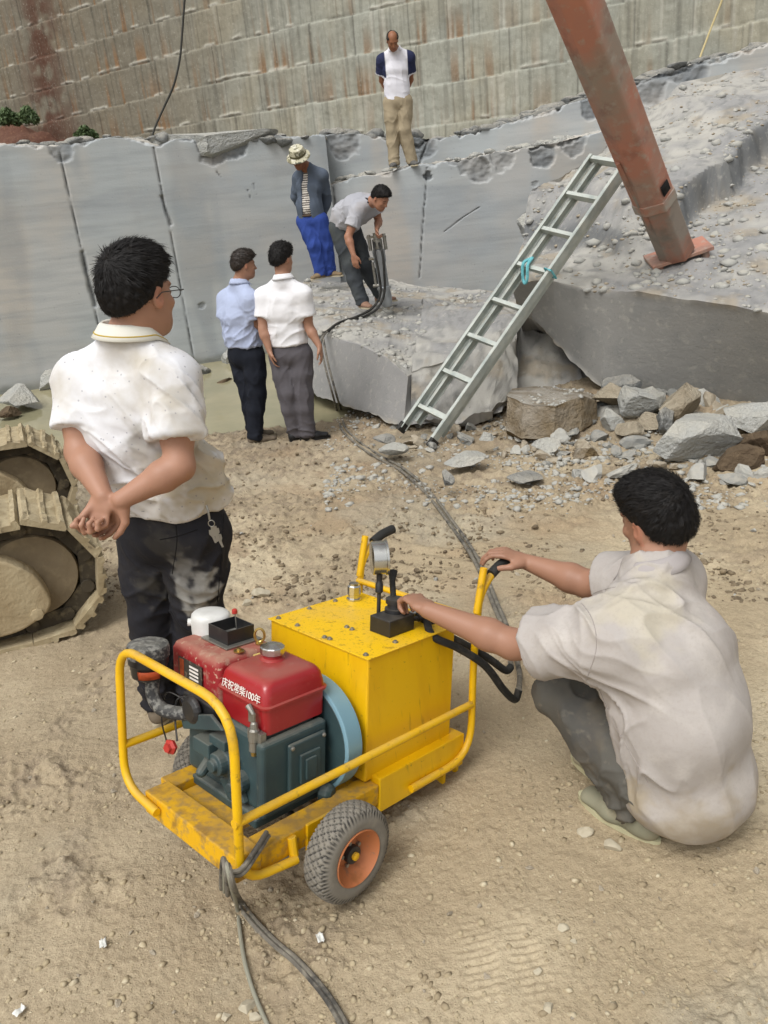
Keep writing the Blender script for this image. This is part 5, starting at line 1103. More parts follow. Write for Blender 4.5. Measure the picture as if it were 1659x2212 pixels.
b = MB(); hexa(b, 0.66, 0.76, 0.84); b.build('collar', material('grey_primer', lin('9b948a'), 0.6, layers=[(lin('a8694f'), 4, 0.5, 0.65, 0.7)]), beam, bev=0.006)
b = MB(); hexa(b, 0.03, 0.70, 0.74, 0.01); b.build('inner_beam', GRB, beam, bev=0.012)
b = MB(); c = pb + bd * 0.86 + bu * 0.095 + bn * 0.112; q = nrm(bu * 0.68 - bn * -0.73 * 0 - bn * 0.0); fu = nrm(bu * 0.14 - bn * 0.13); fn_ = nrm(np.cross(bd, fu)); fn_ = fn_ if fn_ @ vw < 0 else -fn_
b.add([c + fu * a * 0.045 + bd * b_ * 0.05 + fn_ * 0.009 for a, b_ in ((-1, -1), (1, -1), (1, 1), (-1, 1))], [(0, 1, 2, 3)]); o = b.build('socket_hole', material('hole_black', lin('141414'), 0.9), beam); so = o.modifiers.new('s', 'SOLIDIFY'); so.thickness = 0.006
b = MB(); bar(b, pb + bd * 0.5 - bu * 0.11, pb + bd * 1.25 - bu * 0.15, bu, bn, 0.03, 0.16); b.build('side_strip', GRB, beam)
# foot plate, level with the slab top
pn = nrm(A(0.1, -0.25, 1)); pu = nrm(aty(1541, 533, 7.2) - aty(1408, 578, 7.25)); pv = nrm(np.cross(pn, pu)); pn = np.cross(pu, pv)
pc = (aty(1541, 533, 7.2) + aty(1408, 578, 7.25)) / 2 + pv * 0.12
b = MB(); bar(b, pc - pn * 0.016, pc + pn * 0.016, pu, pv, 0.53, 0.30); b.build('foot_plate', ORG, beam, bev=0.004)
for a in (-1, 1):
    b = MB(); b.cyl(pc + pu * 0.2 * a - pv * 0.1 - pn * 0.02, pc + pu * 0.2 * a - pv * 0.1 - pn * 0.09, 0.035); b.build('plate_bolt', GRB, beam)
# ------------------------------------------------------------------ excavator
MUD = material('mud_caked_steel', lin('a5977a'), 0.92, layers=[(lin('857556'), 5, 0.45, 0.62, 0.6), (lin('c3b797'), 14, 0.52, 0.7, 0.6), (lin('5d5140'), 30, 0.62, 0.72, 0.6)], bump=[(16, 0.4, 0.02), (60, 0.4, 0.008)])
MUDD = material('dark_muddy_steel', lin('4c4539'), 0.9, layers=[(lin('3b362d'), 8, 0.45, 0.62, 0.7), (lin('857a62'), 18, 0.52, 0.7, 0.6)], bump=[(20, 0.4, 0.01)])
MUDR = material('dry_mud_coat', lin('9c8b6d'), 0.95, layers=[(lin('b5a88a'), 3, 0.45, 0.65, 0.7), (lin('7d6c50'), 8, 0.5, 0.68, 0.6)], bump=[(9, 0.4, 0.03), (50, 0.4, 0.01)])
EU = nrm(A(0.92, 0.39, 0)); EW = A(-EU[1], EU[0], 0); EZ = A(0, 0, 1)
RT = 0.305; LT = 2.6
E0 = A(-1.68, 3.42, -0.145 + RT + 0.045)
exc = thing('excavator', E0 - EU * 1.3 + EW * 0.97 - A(0, 0, RT), 'mud caked crawler excavator tracks entering at the left edge', 'excavator')
def loop(s):
    """stadium: returns point (u,z) and tangent for arc position s"""
    P_ = 2 * LT + 2 * math.pi * RT; s = s % P_
    if s < LT: return A(-LT + s, RT), A(1, 0)
    s -= LT
    if s < math.pi * RT: a = math.pi / 2 - s / RT; return A(RT * math.cos(a), RT * math.sin(a)), A(math.sin(a), -math.cos(a))
    s -= math.pi * RT
    if s < LT: return A(-s, -RT), A(-1, 0)
    s -= LT; a = -math.pi / 2 - s / RT; return A(-LT + RT * math.cos(a), RT * math.sin(a)), A(math.sin(a), -math.cos(a))
MUDW = material('grimy_drive_wheel', lin('7d705a'), 0.9, layers=[(lin('665a47'), 4, 0.45, 0.65, 0.7), (lin('94866b'), 14, 0.5, 0.7, 0.6)], bump=[(14, 0.4, 0.02)])
def track(C, seed, ph):
    rg = np.random.default_rng(seed); P_ = 2 * LT + 2 * math.pi * RT; n = round(P_ / 0.205); st = P_ / n
    W3 = lambda u, w_, z: C + EU * u + EW * w_ + EZ * z
    b = MB()
    for i in range(n):
        p, t = loop((i + ph) * st); nn = A(t[1] * -1, t[0]); nn = A(-t[1], t[0]); nn = nn if nn @ (p - A(np.clip(p[0], -LT, 0), 0)) > 0 else -nn
        for w0 in (0.13, 0.33):
            q0 = p - nn * 0.055 - t * 0.075; q1 = p - nn * 0.055 + t * 0.075
            a_ = W3(q0[0], w0, q0[1]); c_ = W3(q1[0], w0, q1[1]); n3 = EU * nn[0] + EZ * nn[1]
            bar(b, a_, c_, EW, n3, 0.035, 0.075)
        q = p - nn * 0.06 + t * 0.086; b.cyl(W3(q[0], 0.095, q[1]), W3(q[0], 0.385, q[1]), 0.033, n=12)
    tr = b.build('crawler_track', MUDD, exc, smooth=False)
    for i in range(n):
        p, t = loop((i + ph) * st); nn = A(-t[1], t[0]); nn = nn if nn @ (p - A(np.clip(p[0], -LT, 0), 0)) > 0 else -nn
        if p[0] < -1.6: pass
        hw = 0.099; base = p - nn * 0.012
        prof = [(-hw, 0), (-hw, 0.012), (-hw + 0.010, 0.030), (-hw + 0.032, 0.030), (-hw + 0.036, 0.016), (-0.012, 0.014), (-0.006, 0.028), (0.014, 0.028), (0.016, 0.014), (hw - 0.034, 0.012), (hw - 0.030, 0.027), (hw - 0.010, 0.027), (hw + 0.004, 0.004), (hw, -0.01)]
        m_ = 9; V = []; Fc = []
        for k in range(m_):
            w_ = 0.5 * k / (m_ - 1) + rg.uniform(-0.006, 0.006)
            for x, y in prof:
                jj = rg.uniform(-0.005, 0.005) if y > 0.02 else 0
                # mud packed between the grousers
                mud = 0.03 * max(0, noise(np.array([[i * 1.7 + x * 9, w_ * 6, seed]]))[0] + 0.25) if 0.005 < y < 0.03 else 0
                q = base + t * x + nn * (y + jj + mud); V.append(W3(q[0], w_, q[1]))
        L_ = len(prof)
        for k in range(m_ - 1):
            for j in range(L_): l = (j + 1) % L_; Fc.append((k * L_ + j, k * L_ + l, (k + 1) * L_ + l, (k + 1) * L_ + j))
        Fc += [tuple(range(L_)), tuple((m_ - 1) * L_ + j for j in range(L_ - 1, -1, -1))]
        o = mk('track_shoe', V, Fc, MUD, tr, smooth=False); fix_normals(o)
    b = MB(); b.lathe(W3(0, 0.10, 0), EW, [(0, 0.03), (0, 0.205), (0.02, 0.212), (0.10, 0.212), (0.10, 0.19), (0.16, 0.19), (0.16, 0.212), (0.24, 0.212), (0.26, 0.2), (0.26, 0.03)], 48); b.build('drive_wheel', MUDW, tr)
    for k in range(10):
        a = 2 * math.pi * k / 10 + 0.2; b = MB(); b.lathe(W3(0.155 * math.cos(a), 0.1195, 0.155 * math.sin(a)), -EW, [(0, 0.014), (0.02, 0.013)], 8); b.build('wheel_bolt', MUDW, tr)
    # mud coated frame end with rounded corners
    pl = fillet([(-2.6, -0.02), (-2.6, 0.16), (-0.10, 0.16), (0.02, 0.05), (0.07, -0.14), (-0.10, -0.22), (-2.6, -0.24)], [0, .05, .05, .06, .08, .06, 0], 4)
    b = MB(); b.prism([W3(q[0], 0.0, q[1]) for q in pl], EW * 0.16); b.build('track_frame', MUDR, tr, bev=0.012, seg=3)
    for u, z in ((-0.33, -0.05), (-0.20, 0.065), (-0.02, -0.15), (-0.30, -0.16)): b = MB(); b.lathe(W3(u, 0.002, z), -EW, [(0, 0.03), (0.012, 0.03), (0.016, 0.015)], 8); b.build('frame_bolt', MUDR, tr)
track(E0, 1, 0.35); track(E0 + EW * 1.52, 2, 0.8)
b = MB(); bar(b, E0 - EU * 1.9 + EW * 0.3 + EZ * 0.05, E0 - EU * 1.9 + EW * 1.8 + EZ * 0.05, EU, EZ, 0.9, 0.3); b.build('undercarriage', MUDR, exc, bev=0.02)
b = MB(); b.lathe(E0 - EU * 2.2 + EW * 1.0 + EZ * 0.2, EZ, [(0, 0.5), (0.35, 0.5)], 32); p = E0 - EU * 3.6 + EW * 1.0 + EZ * 1.1; bar(b, p, p + EU * 1.9, EW, EZ, 1.9, 1.1); b.build('upper_body', YELR, exc, bev=0.05)
# ------------------------------------------------------------------ people
def skin_mat(name, base, dk):
    return material(name, base, 0.5, vcol='tint', spec=0.35, layers=[(dk, 9, 0.5, 0.72, 0.3)], bump=[(160, 0.12, 0.001)], sss=0.04)
SK1 = skin_mat('skin_tan', lin('a67d66'), lin('8b6450')); SK2 = skin_mat('skin_sunburnt', lin('96603f'), lin('7a4a30'))
HAIRM = material('black_hair', lin('171514'), 0.6, spec=0.2, layers=[(lin('2b2723'), 40, 0.55, 0.7, 0.5)])
HAIR2 = material('dark_brown_hair', lin('2a221c'), 0.55, spec=0.35)
def cloth(name, base, sh, layers=(), bump=0.25, sc=300, rough=0.85):
    return material(name, base, rough, spec=0.15, layers=[(sh, 3.5, 0.45, 0.7, 0.4)] + list(layers), bump=[(26, 0.3, 0.005), (sc, bump, 0.001)], wrinkle=(5.5, 0.8, 0.016, (1.6, 1.6, 0.55)))
def frame(f, u):
    f = nrm(f); r = nrm(np.cross(f, u)); u = np.cross(r, f); return np.stack([r, f, u])      # rows: right, forward, up
def head_prims(c, Fm, s=1.0, tag_=1):
    W = lambda x, y, z: c + s * (A(x, y, z) @ Fm)
    E_ = lambda x, y, z, r, k=0.02, op='add': Ell(W(x, y, z), A(*r) * s, Fm, k * s, op)
    P = [E_(0, -0.012, 0.03, (0.073, 0.092, 0.086)), E_(0, 0.03, -0.03, (0.060, 0.062, 0.085), 0.03), E_(0, 0.064, -0.098, (0.026, 0.024, 0.02), 0.03), E_(0, 0.02, -0.075, (0.05, 0.055, 0.035), 0.03),
         E_(0, 0.078, 0.022, (0.05, 0.014, 0.012), 0.015), E_(0.036, 0.066, -0.028, (0.024, 0.02, 0.018), 0.015), E_(-0.036, 0.066, -0.028, (0.024, 0.02, 0.018), 0.015)]
    P += [E_(sx * 0.031, 0.098, 0.0, (0.017, 0.014, 0.010), 0.012, 'sub') for sx in (-1, 1)]
    P += [E_(sx * 0.031, 0.079, -0.001, (0.012, 0.012, 0.011), 0.003) for sx in (-1, 1)]
    P += [Pr(W(0, 0.088, 0.008), W(0, 0.110, -0.032), 0.008 * s, 0.0125 * s, k=0.012 * s), E_(0.011, 0.098, -0.036, (0.008, 0.010, 0.007), 0.006), E_(-0.011, 0.098, -0.036, (0.008, 0.010, 0.007), 0.006)]
    P += [E_(0, 0.090, -0.060, (0.022, 0.010, 0.006), 0.006), E_(0, 0.088, -0.071, (0.019, 0.010, 0.0065), 0.006), E_(0, 0.103, -0.0655, (0.022, 0.010, 0.0018), 0.003, 'sub')]
    for sx in (-1, 1):
        P += [Ell(W(sx * 0.078, -0.008, -0.008), A(0.008, 0.019, 0.032) * s, np.array([Fm[0] * 0.92 - sx * 0.38 * Fm[1], Fm[1] * 0.92 + sx * 0.38 * Fm[0], Fm[2]]), 0.006 * s),
              Ell(W(sx * 0.0865, -0.002, -0.004), A(0.006, 0.011, 0.020) * s, Fm, 0.004 * s, 'sub')]
    return P, W
def hand_prims(wr, d, n, sgn, curl=0.5, s=1.0, spread=0.0, curls=None, thumb=0.5, ta=0.62):
    """wr wrist, d finger direction, n the way the palm faces, sgn +1 thumb on cross(d,n) side"""
    d = nrm(d); n = nrm(n - d * (n @ d)); t = np.cross(d, n) * sgn; P = []
    kn = wr + d * 0.088 * s
    P.append(Pr(wr, wr + d * 0.03 * s, (0.026 * s, 0.019 * s), (0.033 * s, 0.016 * s), side=t, k=0.01))
    P.append(Pr(wr + d * 0.022 * s, kn - d * 0.012 * s, (0.034 * s, 0.016 * s), (0.040 * s, 0.0125 * s), side=t, k=0.012, cap=0.013 * s))
    offs = [0.030, 0.0102, -0.0098, -0.0285]; Ls = [(0.040, 0.025, 0.020), (0.044, 0.028, 0.021), (0.041, 0.026, 0.020), (0.032, 0.020, 0.018)]
    for i in range(4):
        c_ = (curls[i] if curls else curl) + 0.06 * i; p = kn + t * offs[i] * s - d * (0.006 if i in (0, 3) else 0) * s; a = 0
        dd = nrm(d + t * spread * (1.5 - i) * 0.2)
        for j, L_ in enumerate(Ls[i]):
            a += c_ * (0.75, 1.15, 0.8)[j]; v = dd * math.cos(a) + n * math.sin(a); q = p + v * L_ * s; r0 = (0.0092, 0.0082, 0.0076)[j] * s; P.append(Pr(p, q, r0, r0 * 0.93, k=0.004)); p = q
    p = wr + d * 0.020 * s + t * 0.024 * s + n * 0.004; q = p + (d * (1.1 - 0.77 * ta) + t * ta + n * 0.35 * thumb) * 0.042 * s; r = q + nrm(d * 0.9 + t * 0.15 + n * 0.6 * thumb) * 0.032 * s; u = r + nrm(d * 0.85 - t * 0.05 + n * 0.8 * thumb) * 0.026 * s
    P += [Pr(p, q, 0.0145 * s, 0.0115 * s, k=0.012), Pr(q, r, 0.0112 * s, 0.0098 * s, k=0.005), Pr(r, u, 0.0098 * s, 0.0085 * s, k=0.004)]
    return P
def folds(V, N_, specs):
    D = np.zeros(len(V))
    for c, rad, dr, f, a in specs:
        dr = nrm(dr); p1 = nrm(np.cross(dr, A(0.3, 0.5, 0.8))); p2 = np.cross(dr, p1); q = V - c; w_ = np.exp(-(np.linalg.norm(q, axis=1) / rad) ** 2) if rad < 5 else 1.0
        X = np.stack([q @ dr * f * 0.22, q @ p1 * f, q @ p2 * f], -1); X = X + 0.35 * noise(X * 0.7 + 7)[:, None]
        r1 = 1 - np.abs(noise(X + c * 5)) * 2.6; D = D + a * 1.35 * w_ * (np.clip(r1, -0.6, 1) ** 3 * 0.9 + 0.35 * r1 + 0.22 * noise(X * 2.3))
    return V + N_ * D[:, None]
def surf(name, prims, h, mat, parent, specs=(), tint=None, it=2):
    V, Fc = nets(prims, h); V = relax(V, Fc, it, 0.5); V_ = V
    if len(specs): V = folds(V, vnormals(V, Fc), specs)
    o = mk(name, V, Fc, mat, parent, attr=None if tint is None else {'tint': tint(V_)}); return o, V, Fc
def strands(name, V, Fc, keep, n, L0, flow, mat, parent, wdt=0.0018, lift=0.35, seed=0, c0=None):
    rg = np.random.default_rng(seed); N_ = vnormals(V, Fc); idx = np.where(keep)[0]; idx = idx[rg.integers(len(idx), size=n)]
    p = V[idx] + rg.normal(size=(n, 3)) * 0.002; nn = N_[idx]; fl = flow(p); fl = fl - nn * (fl * nn).sum(1)[:, None]; fl /= np.linalg.norm(fl, axis=1)[:, None] + 1e-9
    fl = fl + rg.normal(size=(n, 3)) * 0.14; L_ = L0(p) * rg.uniform(0.6, 1.15, n); ks = 3; rows = []
    clump = np.stack([noise(p * 45), noise(p * 45 + 9), noise(p * 45 + 19)], -1) * 0.35; fl = fl + clump
    sd_ = np.cross(fl, nn); sd_ /= np.linalg.norm(sd_, axis=1)[:, None] + 1e-9
    for k in range(ks + 1):
        t = k / ks; q = p + (fl * t + nn * (lift * t - 0.32 * lift * t * t * 2)) * L_[:, None]; q[:, 2] -= 0.12 * L_ * t * t; w_ = wdt * (1 - t ** 1.5 * 0.85) / 2
        rows += [q - sd_ * w_, q + sd_ * w_]
    Vv = np.stack(rows, 1).reshape(-1, 3); b = (np.arange(n) * (2 * ks + 2))[:, None]; Fq = np.concatenate([b + A(2 * k, 2 * k + 1, 2 * k + 3, 2 * k + 2)[None].astype(int) for k in range(ks)])
    return Vv, Fq
def hair(c, Fm, s, parent, mat, thick=0.018, front=(0.083, 0.058), back=(-0.095, -0.060), top=0.02, n=2500, L=0.03, h=0.005, seed=0, fwd=0.6, wdt=0.0022, bald=None, lift=0.35, side_thin=0.5, whorl=(0, -0.06, 0.09)):
    W = lambda x, y, z: c + s * (A(x, y, z) @ Fm)
    P = [Ell(W(0, -0.012, 0.03), A(0.073 + thick * 0.75, 0.092 + thick, 0.086 + thick) * s, Fm, 0.02), Ell(W(0, 0.02, 0.07 + top), A(0.058, 0.075, 0.04) * s, Fm, 0.04), Ell(W(0, -0.055, -0.01), A(0.055 + thick * 0.4, 0.046 + thick * 0.8, 0.055) * s, Fm, 0.03)]
    (fy, fz), (by, bz) = front, back
    nrm2 = nrm(A(0, fz - bz, -(fy - by))); P.append(Cut(W(0, (fy + by) / 2, (fz + bz) / 2), nrm2 @ Fm, k=0.02))
    for sx in (-1, 1): P.append(Ell(W(sx * 0.092, 0.075, -0.012), A(0.05, 0.055, 0.05) * s, Fm, 0.02, 'sub'))
    for sx in (-1, 1): P.append(Ell(W(sx * 0.095, -0.004, -0.02), A(0.02, 0.028, 0.034) * s, Fm, 0.012, 'sub'))
    if bald: P.append(Ell(W(*bald[0]), A(*bald[1]) * s, Fm, 0.02, 'sub'))
    V, Fc = nets(P, h); V = relax(V, Fc, 2); Nn = vnormals(V, Fc)
    ql = (V - c) @ Fm.T; wq = A(*whorl) * s
    ang = np.arctan2(ql[:, 0] - wq[0], ql[:, 1] - wq[1])
    kq = (V - c) @ Fm.T / s; bad = (kq[:, 1] > -0.01) & (kq[:, 2] < -0.035); Fc = Fc[~bad[Fc].any(1)]; us = np.zeros(len(V), bool); us[Fc.ravel()] = True
    V = V + Nn * (0.0035 * s * (noise(np.stack([ang * 9, 14 * np.linalg.norm(ql - wq, axis=1), 0 * ang], -1)) + noise(V * 60)))[:, None]
    def flow(p):
        q = (p - c) @ Fm.T - wq; q = q + A(0, 1, 0) * np.linalg.norm(q, axis=1)[:, None] * fwd + A(0, 0, -0.25) * 0.03
        return q @ Fm
    hz = lambda p: L * (side_thin + (1 - side_thin) * sstep(((p - c) @ Fm.T)[:, 2], -0.02 * s, 0.09 * s))
    kq = (V - c) @ Fm.T / s; keep = us & (kq[:, 2] > -0.10) & (np.min([np.linalg.norm((kq - A(sx * 0.085, 0.0, -0.012)) / A(1, 1, 1.2), axis=1) for sx in (-1, 1)], 0) > 0.046)
    Vs, Fs = strands('hair', V, Fc, keep, n, hz, flow, mat, parent, wdt, lift, seed)
    o = mk('hair', np.concatenate([V, Vs]), np.concatenate([Fc, Fs + len(V)]), mat, parent)
    return o
def tint_face(c, Fm, s, skin, dark=0.55, stub=0.15):
    def f(V):
        q = (V - c) @ Fm.T / s; x, y, z = q.T; C_ = np.tile(A(*skin), (len(V), 1))
        def mx(C_, col, k): k = np.clip(k, 0, 1)[:, None]; return C_ * (1 - k) + A(*col) * k
        fr = (y > 0.05)
        C_ = mx(C_, lin('1d1613'), 0.85 * fr * np.exp(-(((np.abs(x) - 0.031) / 0.020) ** 4)) * np.exp(-((z - 0.019 + 0.15 * (np.abs(x) - 0.03) * 0) / 0.0045) ** 2))
        C_ = mx(C_, lin('1d1613'), 0.8 * fr * np.exp(-(((np.abs(x) - 0.031) / 0.014) ** 4)) * np.exp(-((z + 0.002) / 0.0035) ** 2))
        C_ = mx(C_, lin('8a4a3e'), 0.6 * fr * np.exp(-(x / 0.021) ** 4) * np.exp(-((z + 0.066) / 0.009) ** 2))
        C_ = mx(C_, lin('3a2a22'), stub * fr * np.exp(-((z + 0.09) / 0.03) ** 2))
        C_ = mx(C_, lin('b5654e'), 0.25 * (np.abs(x) > 0.078) * (np.abs(z) < 0.05) * (np.abs(y) < 0.05))
        return C_
    return f
def collar(c, Fm, rx, ry, h, fl, mat, parent, name='collar', open_=0.12, th=0.003, stripes=None, drop=0.0):
    n = 48; V = []; Fc = []
    for j, (t, out) in enumerate([(0, 0.0), (0.45, -0.002), (0.9, 0.001), (1.0, 0.006), (0.8, 0.013), (0.3, 0.015 + fl * 0.5), (-0.15, 0.018 + fl)]):
        for i in range(n + 1):
            a = (open_ + (1 - 2 * open_) * i / n) * 2 * math.pi + math.pi / 2; ca, sa = math.cos(a), math.sin(a)
            z = t * h * (1.0 - 0.35 * max(0, sa)) + (-0.02 - drop) * max(0, sa) + 0.006 * max(0, -sa); r_ = 1 - 0.06 * t
            V.append(c + (A(ca * (rx * r_ + out), sa * (ry * r_ + out), z)) @ Fm)
    m_ = n + 1
    for j in range(6):
        for i in range(n): Fc.append((j * m_ + i, j * m_ + i + 1, (j + 1) * m_ + i + 1, (j + 1) * m_ + i))
    o = mk(name, V, Fc, mat, parent); fix_normals(o); so = o.modifiers.new('s', 'SOLIDIFY'); so.thickness = th; so.offset = 0
    if stripes:
        for t, r_ in stripes:
            pts = []
            for i in range(n + 1):
                a = (open_ + (1 - 2 * open_) * i / n) * 2 * math.pi + math.pi / 2; ca, sa = math.cos(a), math.sin(a); z = t * h * (1.0 - 0.35 * max(0, sa)) + (-0.02 - drop) * max(0, sa) + 0.006 * max(0, -sa); out = 0.0165 + fl * (0.8 - 0.6 * t)
                pts.append(c + A(ca * (rx * (1 - 0.06 * t) + out), sa * (ry * (1 - 0.06 * t) + out), z) @ Fm)
            b = MB(); b.tube(pts, r_, 6); b.build('collar_stripe', STRIPE, o)
    return o
STRIPE = material('ochre_trim', lin('b3983a'), 0.8)
def torso(J, e, hem=None, hip=True, k=0.05, p=2.3):
    S_ = J['sl']; H_ = J['hl']; sw = np.linalg.norm(J['shR'] - J['shL']) / 2; mid = (J['shL'] + J['shR']) / 2
    cw, cd, ww, wd, hw, hd = J['w']
    P = [Pr(J['wst'], J['cst'], (ww + e, wd + e), (cw + e, cd + e), side=(S_ + H_) / 2, k=k, p=p), Pr(J['cst'], mid * 0.8 + J['cst'] * 0.2, (cw + e, cd + e), (cw * 0.8 + e, cd * 0.75 + e), side=S_, k=k, p=p, cap=0.05 + e),
         Pr(J['shL'] * 0.93 + J['shR'] * 0.07, J['shR'] * 0.93 + J['shL'] * 0.07, 0.058 + e, 0.058 + e, k=k), Pr(J['nb'], J['shL'], 0.048 + e * 0.7, 0.050 + e * 0.7, k=k), Pr(J['nb'], J['shR'], 0.048 + e * 0.7, 0.050 + e * 0.7, k=k)]
    if hip: P.insert(0, Pr(J['pel'], J['wst'], (hw + e, hd + e), (ww + e, wd + e), side=H_, k=k, p=p))
    return P
def arm(J, s, e0=0, full=True, rs=(0.050, 0.042, 0.040, 0.026), k=0.02):
    sh, el, wr = J['sh' + s], J['el' + s], J['wr' + s]; m_ = el * 0.72 + wr * 0.28
    P = [Pr(sh, sh * 0.35 + el * 0.65, rs[0] + e0, rs[1] + 0.003 + e0, k=0.03), Pr(sh * 0.35 + el * 0.65, el, rs[1] + 0.003 + e0, rs[2] + e0, k=k)]
    if full: P += [Pr(el, m_, rs[2] + e0, rs[2] + 0.003 + e0, k=k), Pr(m_, wr, rs[2] + 0.003 + e0, rs[3] + e0, k=k)]
    return P
def leg(J, s, e=0, k=0.03, r=(0.086, 0.058, 0.056, 0.040), back=None):
    h_, kn, an = J['hp' + s], J['kn' + s], J['an' + s]; bk = J.get('bk', -J['bf']) * 0.018; ca = kn * 0.66 + an * 0.34 + bk
    return [Pr(h_, kn * 0.6 + h_ * 0.4, r[0] + e, r[0] * 0.84 + e, k=k), Pr(kn * 0.6 + h_ * 0.4, kn, r[0] * 0.84 + e, r[1] + e, k=k), Pr(kn, ca, r[1] + e, r[2] + e, k=k), Pr(ca, an, r[2] + e, r[3] + e, k=k)]
def shoe(an, fd, mat, sole, parent, s=1.0, up=A(0, 0, 1), zg=None):
    fd = nrm(fd); an = A(*an); g = an.copy(); g[2] = (zg if zg is not None else an[2] - 0.085); side = nrm(np.cross(fd, up))
    W = lambda f, z, x=0: g + fd * f * s + up * z * s + side * x * s
    P = [Pr(W(-0.045, 0.045), W(0.07, 0.04), (0.036 * s, 0.040 * s), (0.044 * s, 0.034 * s), side=side, k=0.02), Pr(W(0.07, 0.038), W(0.165, 0.03), (0.045 * s, 0.032 * s), (0.038 * s, 0.022 * s), side=side, k=0.03), Pr(W(-0.02, 0.05), W(0.0, 0.10), 0.038 * s, 0.042 * s, k=0.03), Cut(W(0, 0.012), -up, k=0.003)]
    o, _, _ = surf('shoe', P, 0.006, mat, parent)
    b = MB(); pts = []
    for i in range(28):
        a = 2 * math.pi * i / 28; f = math.cos(a); x = math.sin(a); pts.append((0.06 + 0.145 * f, x * (0.046 if f > 0 else 0.040) * (1 - 0.15 * abs(f))))
    b.prism([W(f, 0.0, x) for f, x in pts], up * 0.018 * s); b.build('shoe_sole', sole, o)
    return o
def person(J, label, h=0.007, skin=None, smat=None, hs=0.97, hands=None, face=True, hh=None, parts_leg=True, group=None, stub=0.15, arms_r=(0.050, 0.042, 0.040, 0.026), neck=0.054):
    base = A(*((J['anL'] + J['anR']) / 2)); base[2] = min(J['anL'][2], J['anR'][2]) - 0.085
    root = thing('person', base, label, 'person', group)
    Hf = frame(J['hf'], J['hu']); HP, W = head_prims(J['head'], Hf, hs)
    P = HP + [Pr(W(0, -0.022, -0.05), J['nb'] + A(0, 0, 0.0), neck, neck * 1.1, k=0.03)]
    P += torso(J, 0.0)
    for s in 'LR': P += arm(J, s, rs=arms_r)
    for s in 'LR': P += leg(J, s)
    P += [Ell(J['pel'], (J['w'][4], J['w'][5], 0.09), np.stack([J['hl'], nrm(np.cross(A(0, 0, 1), J['hl'])), A(0, 0, 1)]), 0.04)]
    for hd_ in hands: P += hd_
    o, V, Fc = surf('body', P, h, smat, root, tint=tint_face(J['head'], Hf, hs, skin, stub=stub))
    return root, Hf
def pants(J, e=0.02, hemz=None, r=(0.092, 0.066, 0.060, 0.052), waist=0.02):
    cw, cd, ww, wd, hw, hd = J['w']; H_ = J['hl']
    P = [Pr(J['pel'], J['wst'] * 0.6 + J['pel'] * 0.4, (hw + e, hd + e), (ww + waist, wd + waist), side=H_, k=0.04, p=2.2)]
    up = nrm(J['wst'] - J['pel']); P += [Cut(J['wst'] * 0.6 + J['pel'] * 0.4 + up * 0.02, up, rad=0.5, k=0.006)]; P = [Grp(P, 0.02)]
    for s in 'LR':
        h_, kn, an = J['hp' + s], J['kn' + s], J['an' + s]; bk = J.get('bk', -J['bf']) * 0.012; ca = kn * 0.6 + an * 0.4 + bk; d = nrm(an - kn)
        P.append(Grp([Pr(h_, kn * 0.5 + h_ * 0.5, r[0] + e, r[0] * 0.88 + e, k=0.05), Pr(kn * 0.5 + h_ * 0.5, kn, r[0] * 0.88 + e, r[1] + e, k=0.025), Pr(kn, ca, r[1] + e, r[2] + e, k=0.025), Pr(ca, an + d * 0.09, r[2] + e, r[3] + e, k=0.025), Cut(an + d * 0.045, d, rad=0.3, k=0.006)], 0.03))
    return P
def sleeve(J, s, t, e=0.02, fl=0.012, r0=0.052, k=0.03, wall=0.010, k2=0.045):
    """sleeve ending at fraction t of the upper arm"""
    sh, el = J['sh' + s], J['el' + s]; d = nrm(el - sh); q = sh + (el - sh) * t; r1 = r0 - 0.004 + e + fl
    return Grp([Pr(sh, q + d * 0.05, r0 + e, r1, k=k), Pr(q - d * 0.02 + d * r1 * 0.6, q + d * 0.12, r1 - wall - 0.006, r1 - wall, k=0.003, op='sub', cap=0.02), Cut(q, d, rad=0.5, k=0.003)], k2)
def order(P): return [p for p in P if p.op == 'add'] + [p for p in P if p.op != 'add']
def shirt(J, e, t, hemc, hemn, k=0.05, fl=0.014, e_sl=0.02, hem_r=0.5, extra=(), r0=0.052, k2=0.045):
    P = torso(J, e, k=k)
    for q in extra: P.append(q)
    P.append(Cut(hemc, hemn, rad=hem_r, k=0.006))
    P.append(Ell(J['nb'] + nrm(J['nb'] - J['cst']) * 0.05, (0.066, 0.066, 0.05), None, 0.01, 'sub'))
    P = [Grp(P, 0.02)]
    for s in 'LR':
        if t is None: continue
        P.append(sleeve(J, s, t if not isinstance(t, dict) else t[s], e_sl, fl, r0, k2=k2))
    return P
def lens(J, nm):
    f = lambda a, b: round(float(np.linalg.norm(J[a] - J[b])), 2)
    print(nm, 'ua', f('shL', 'elL'), f('shR', 'elR'), 'fa', f('elL', 'wrL'), f('elR', 'wrR'), 'th', f('hpL', 'knL'), f('hpR', 'knR'), 'sh', f('knL', 'anL'), f('knR', 'anR'), 'back', f('nb', 'pel'), 'shw', f('shL', 'shR'), 'nh', f('nb', 'head'), 'z', [round(float(J[q][2]), 2) for q in ('head', 'nb', 'pel', 'knL', 'anL', 'anR')])
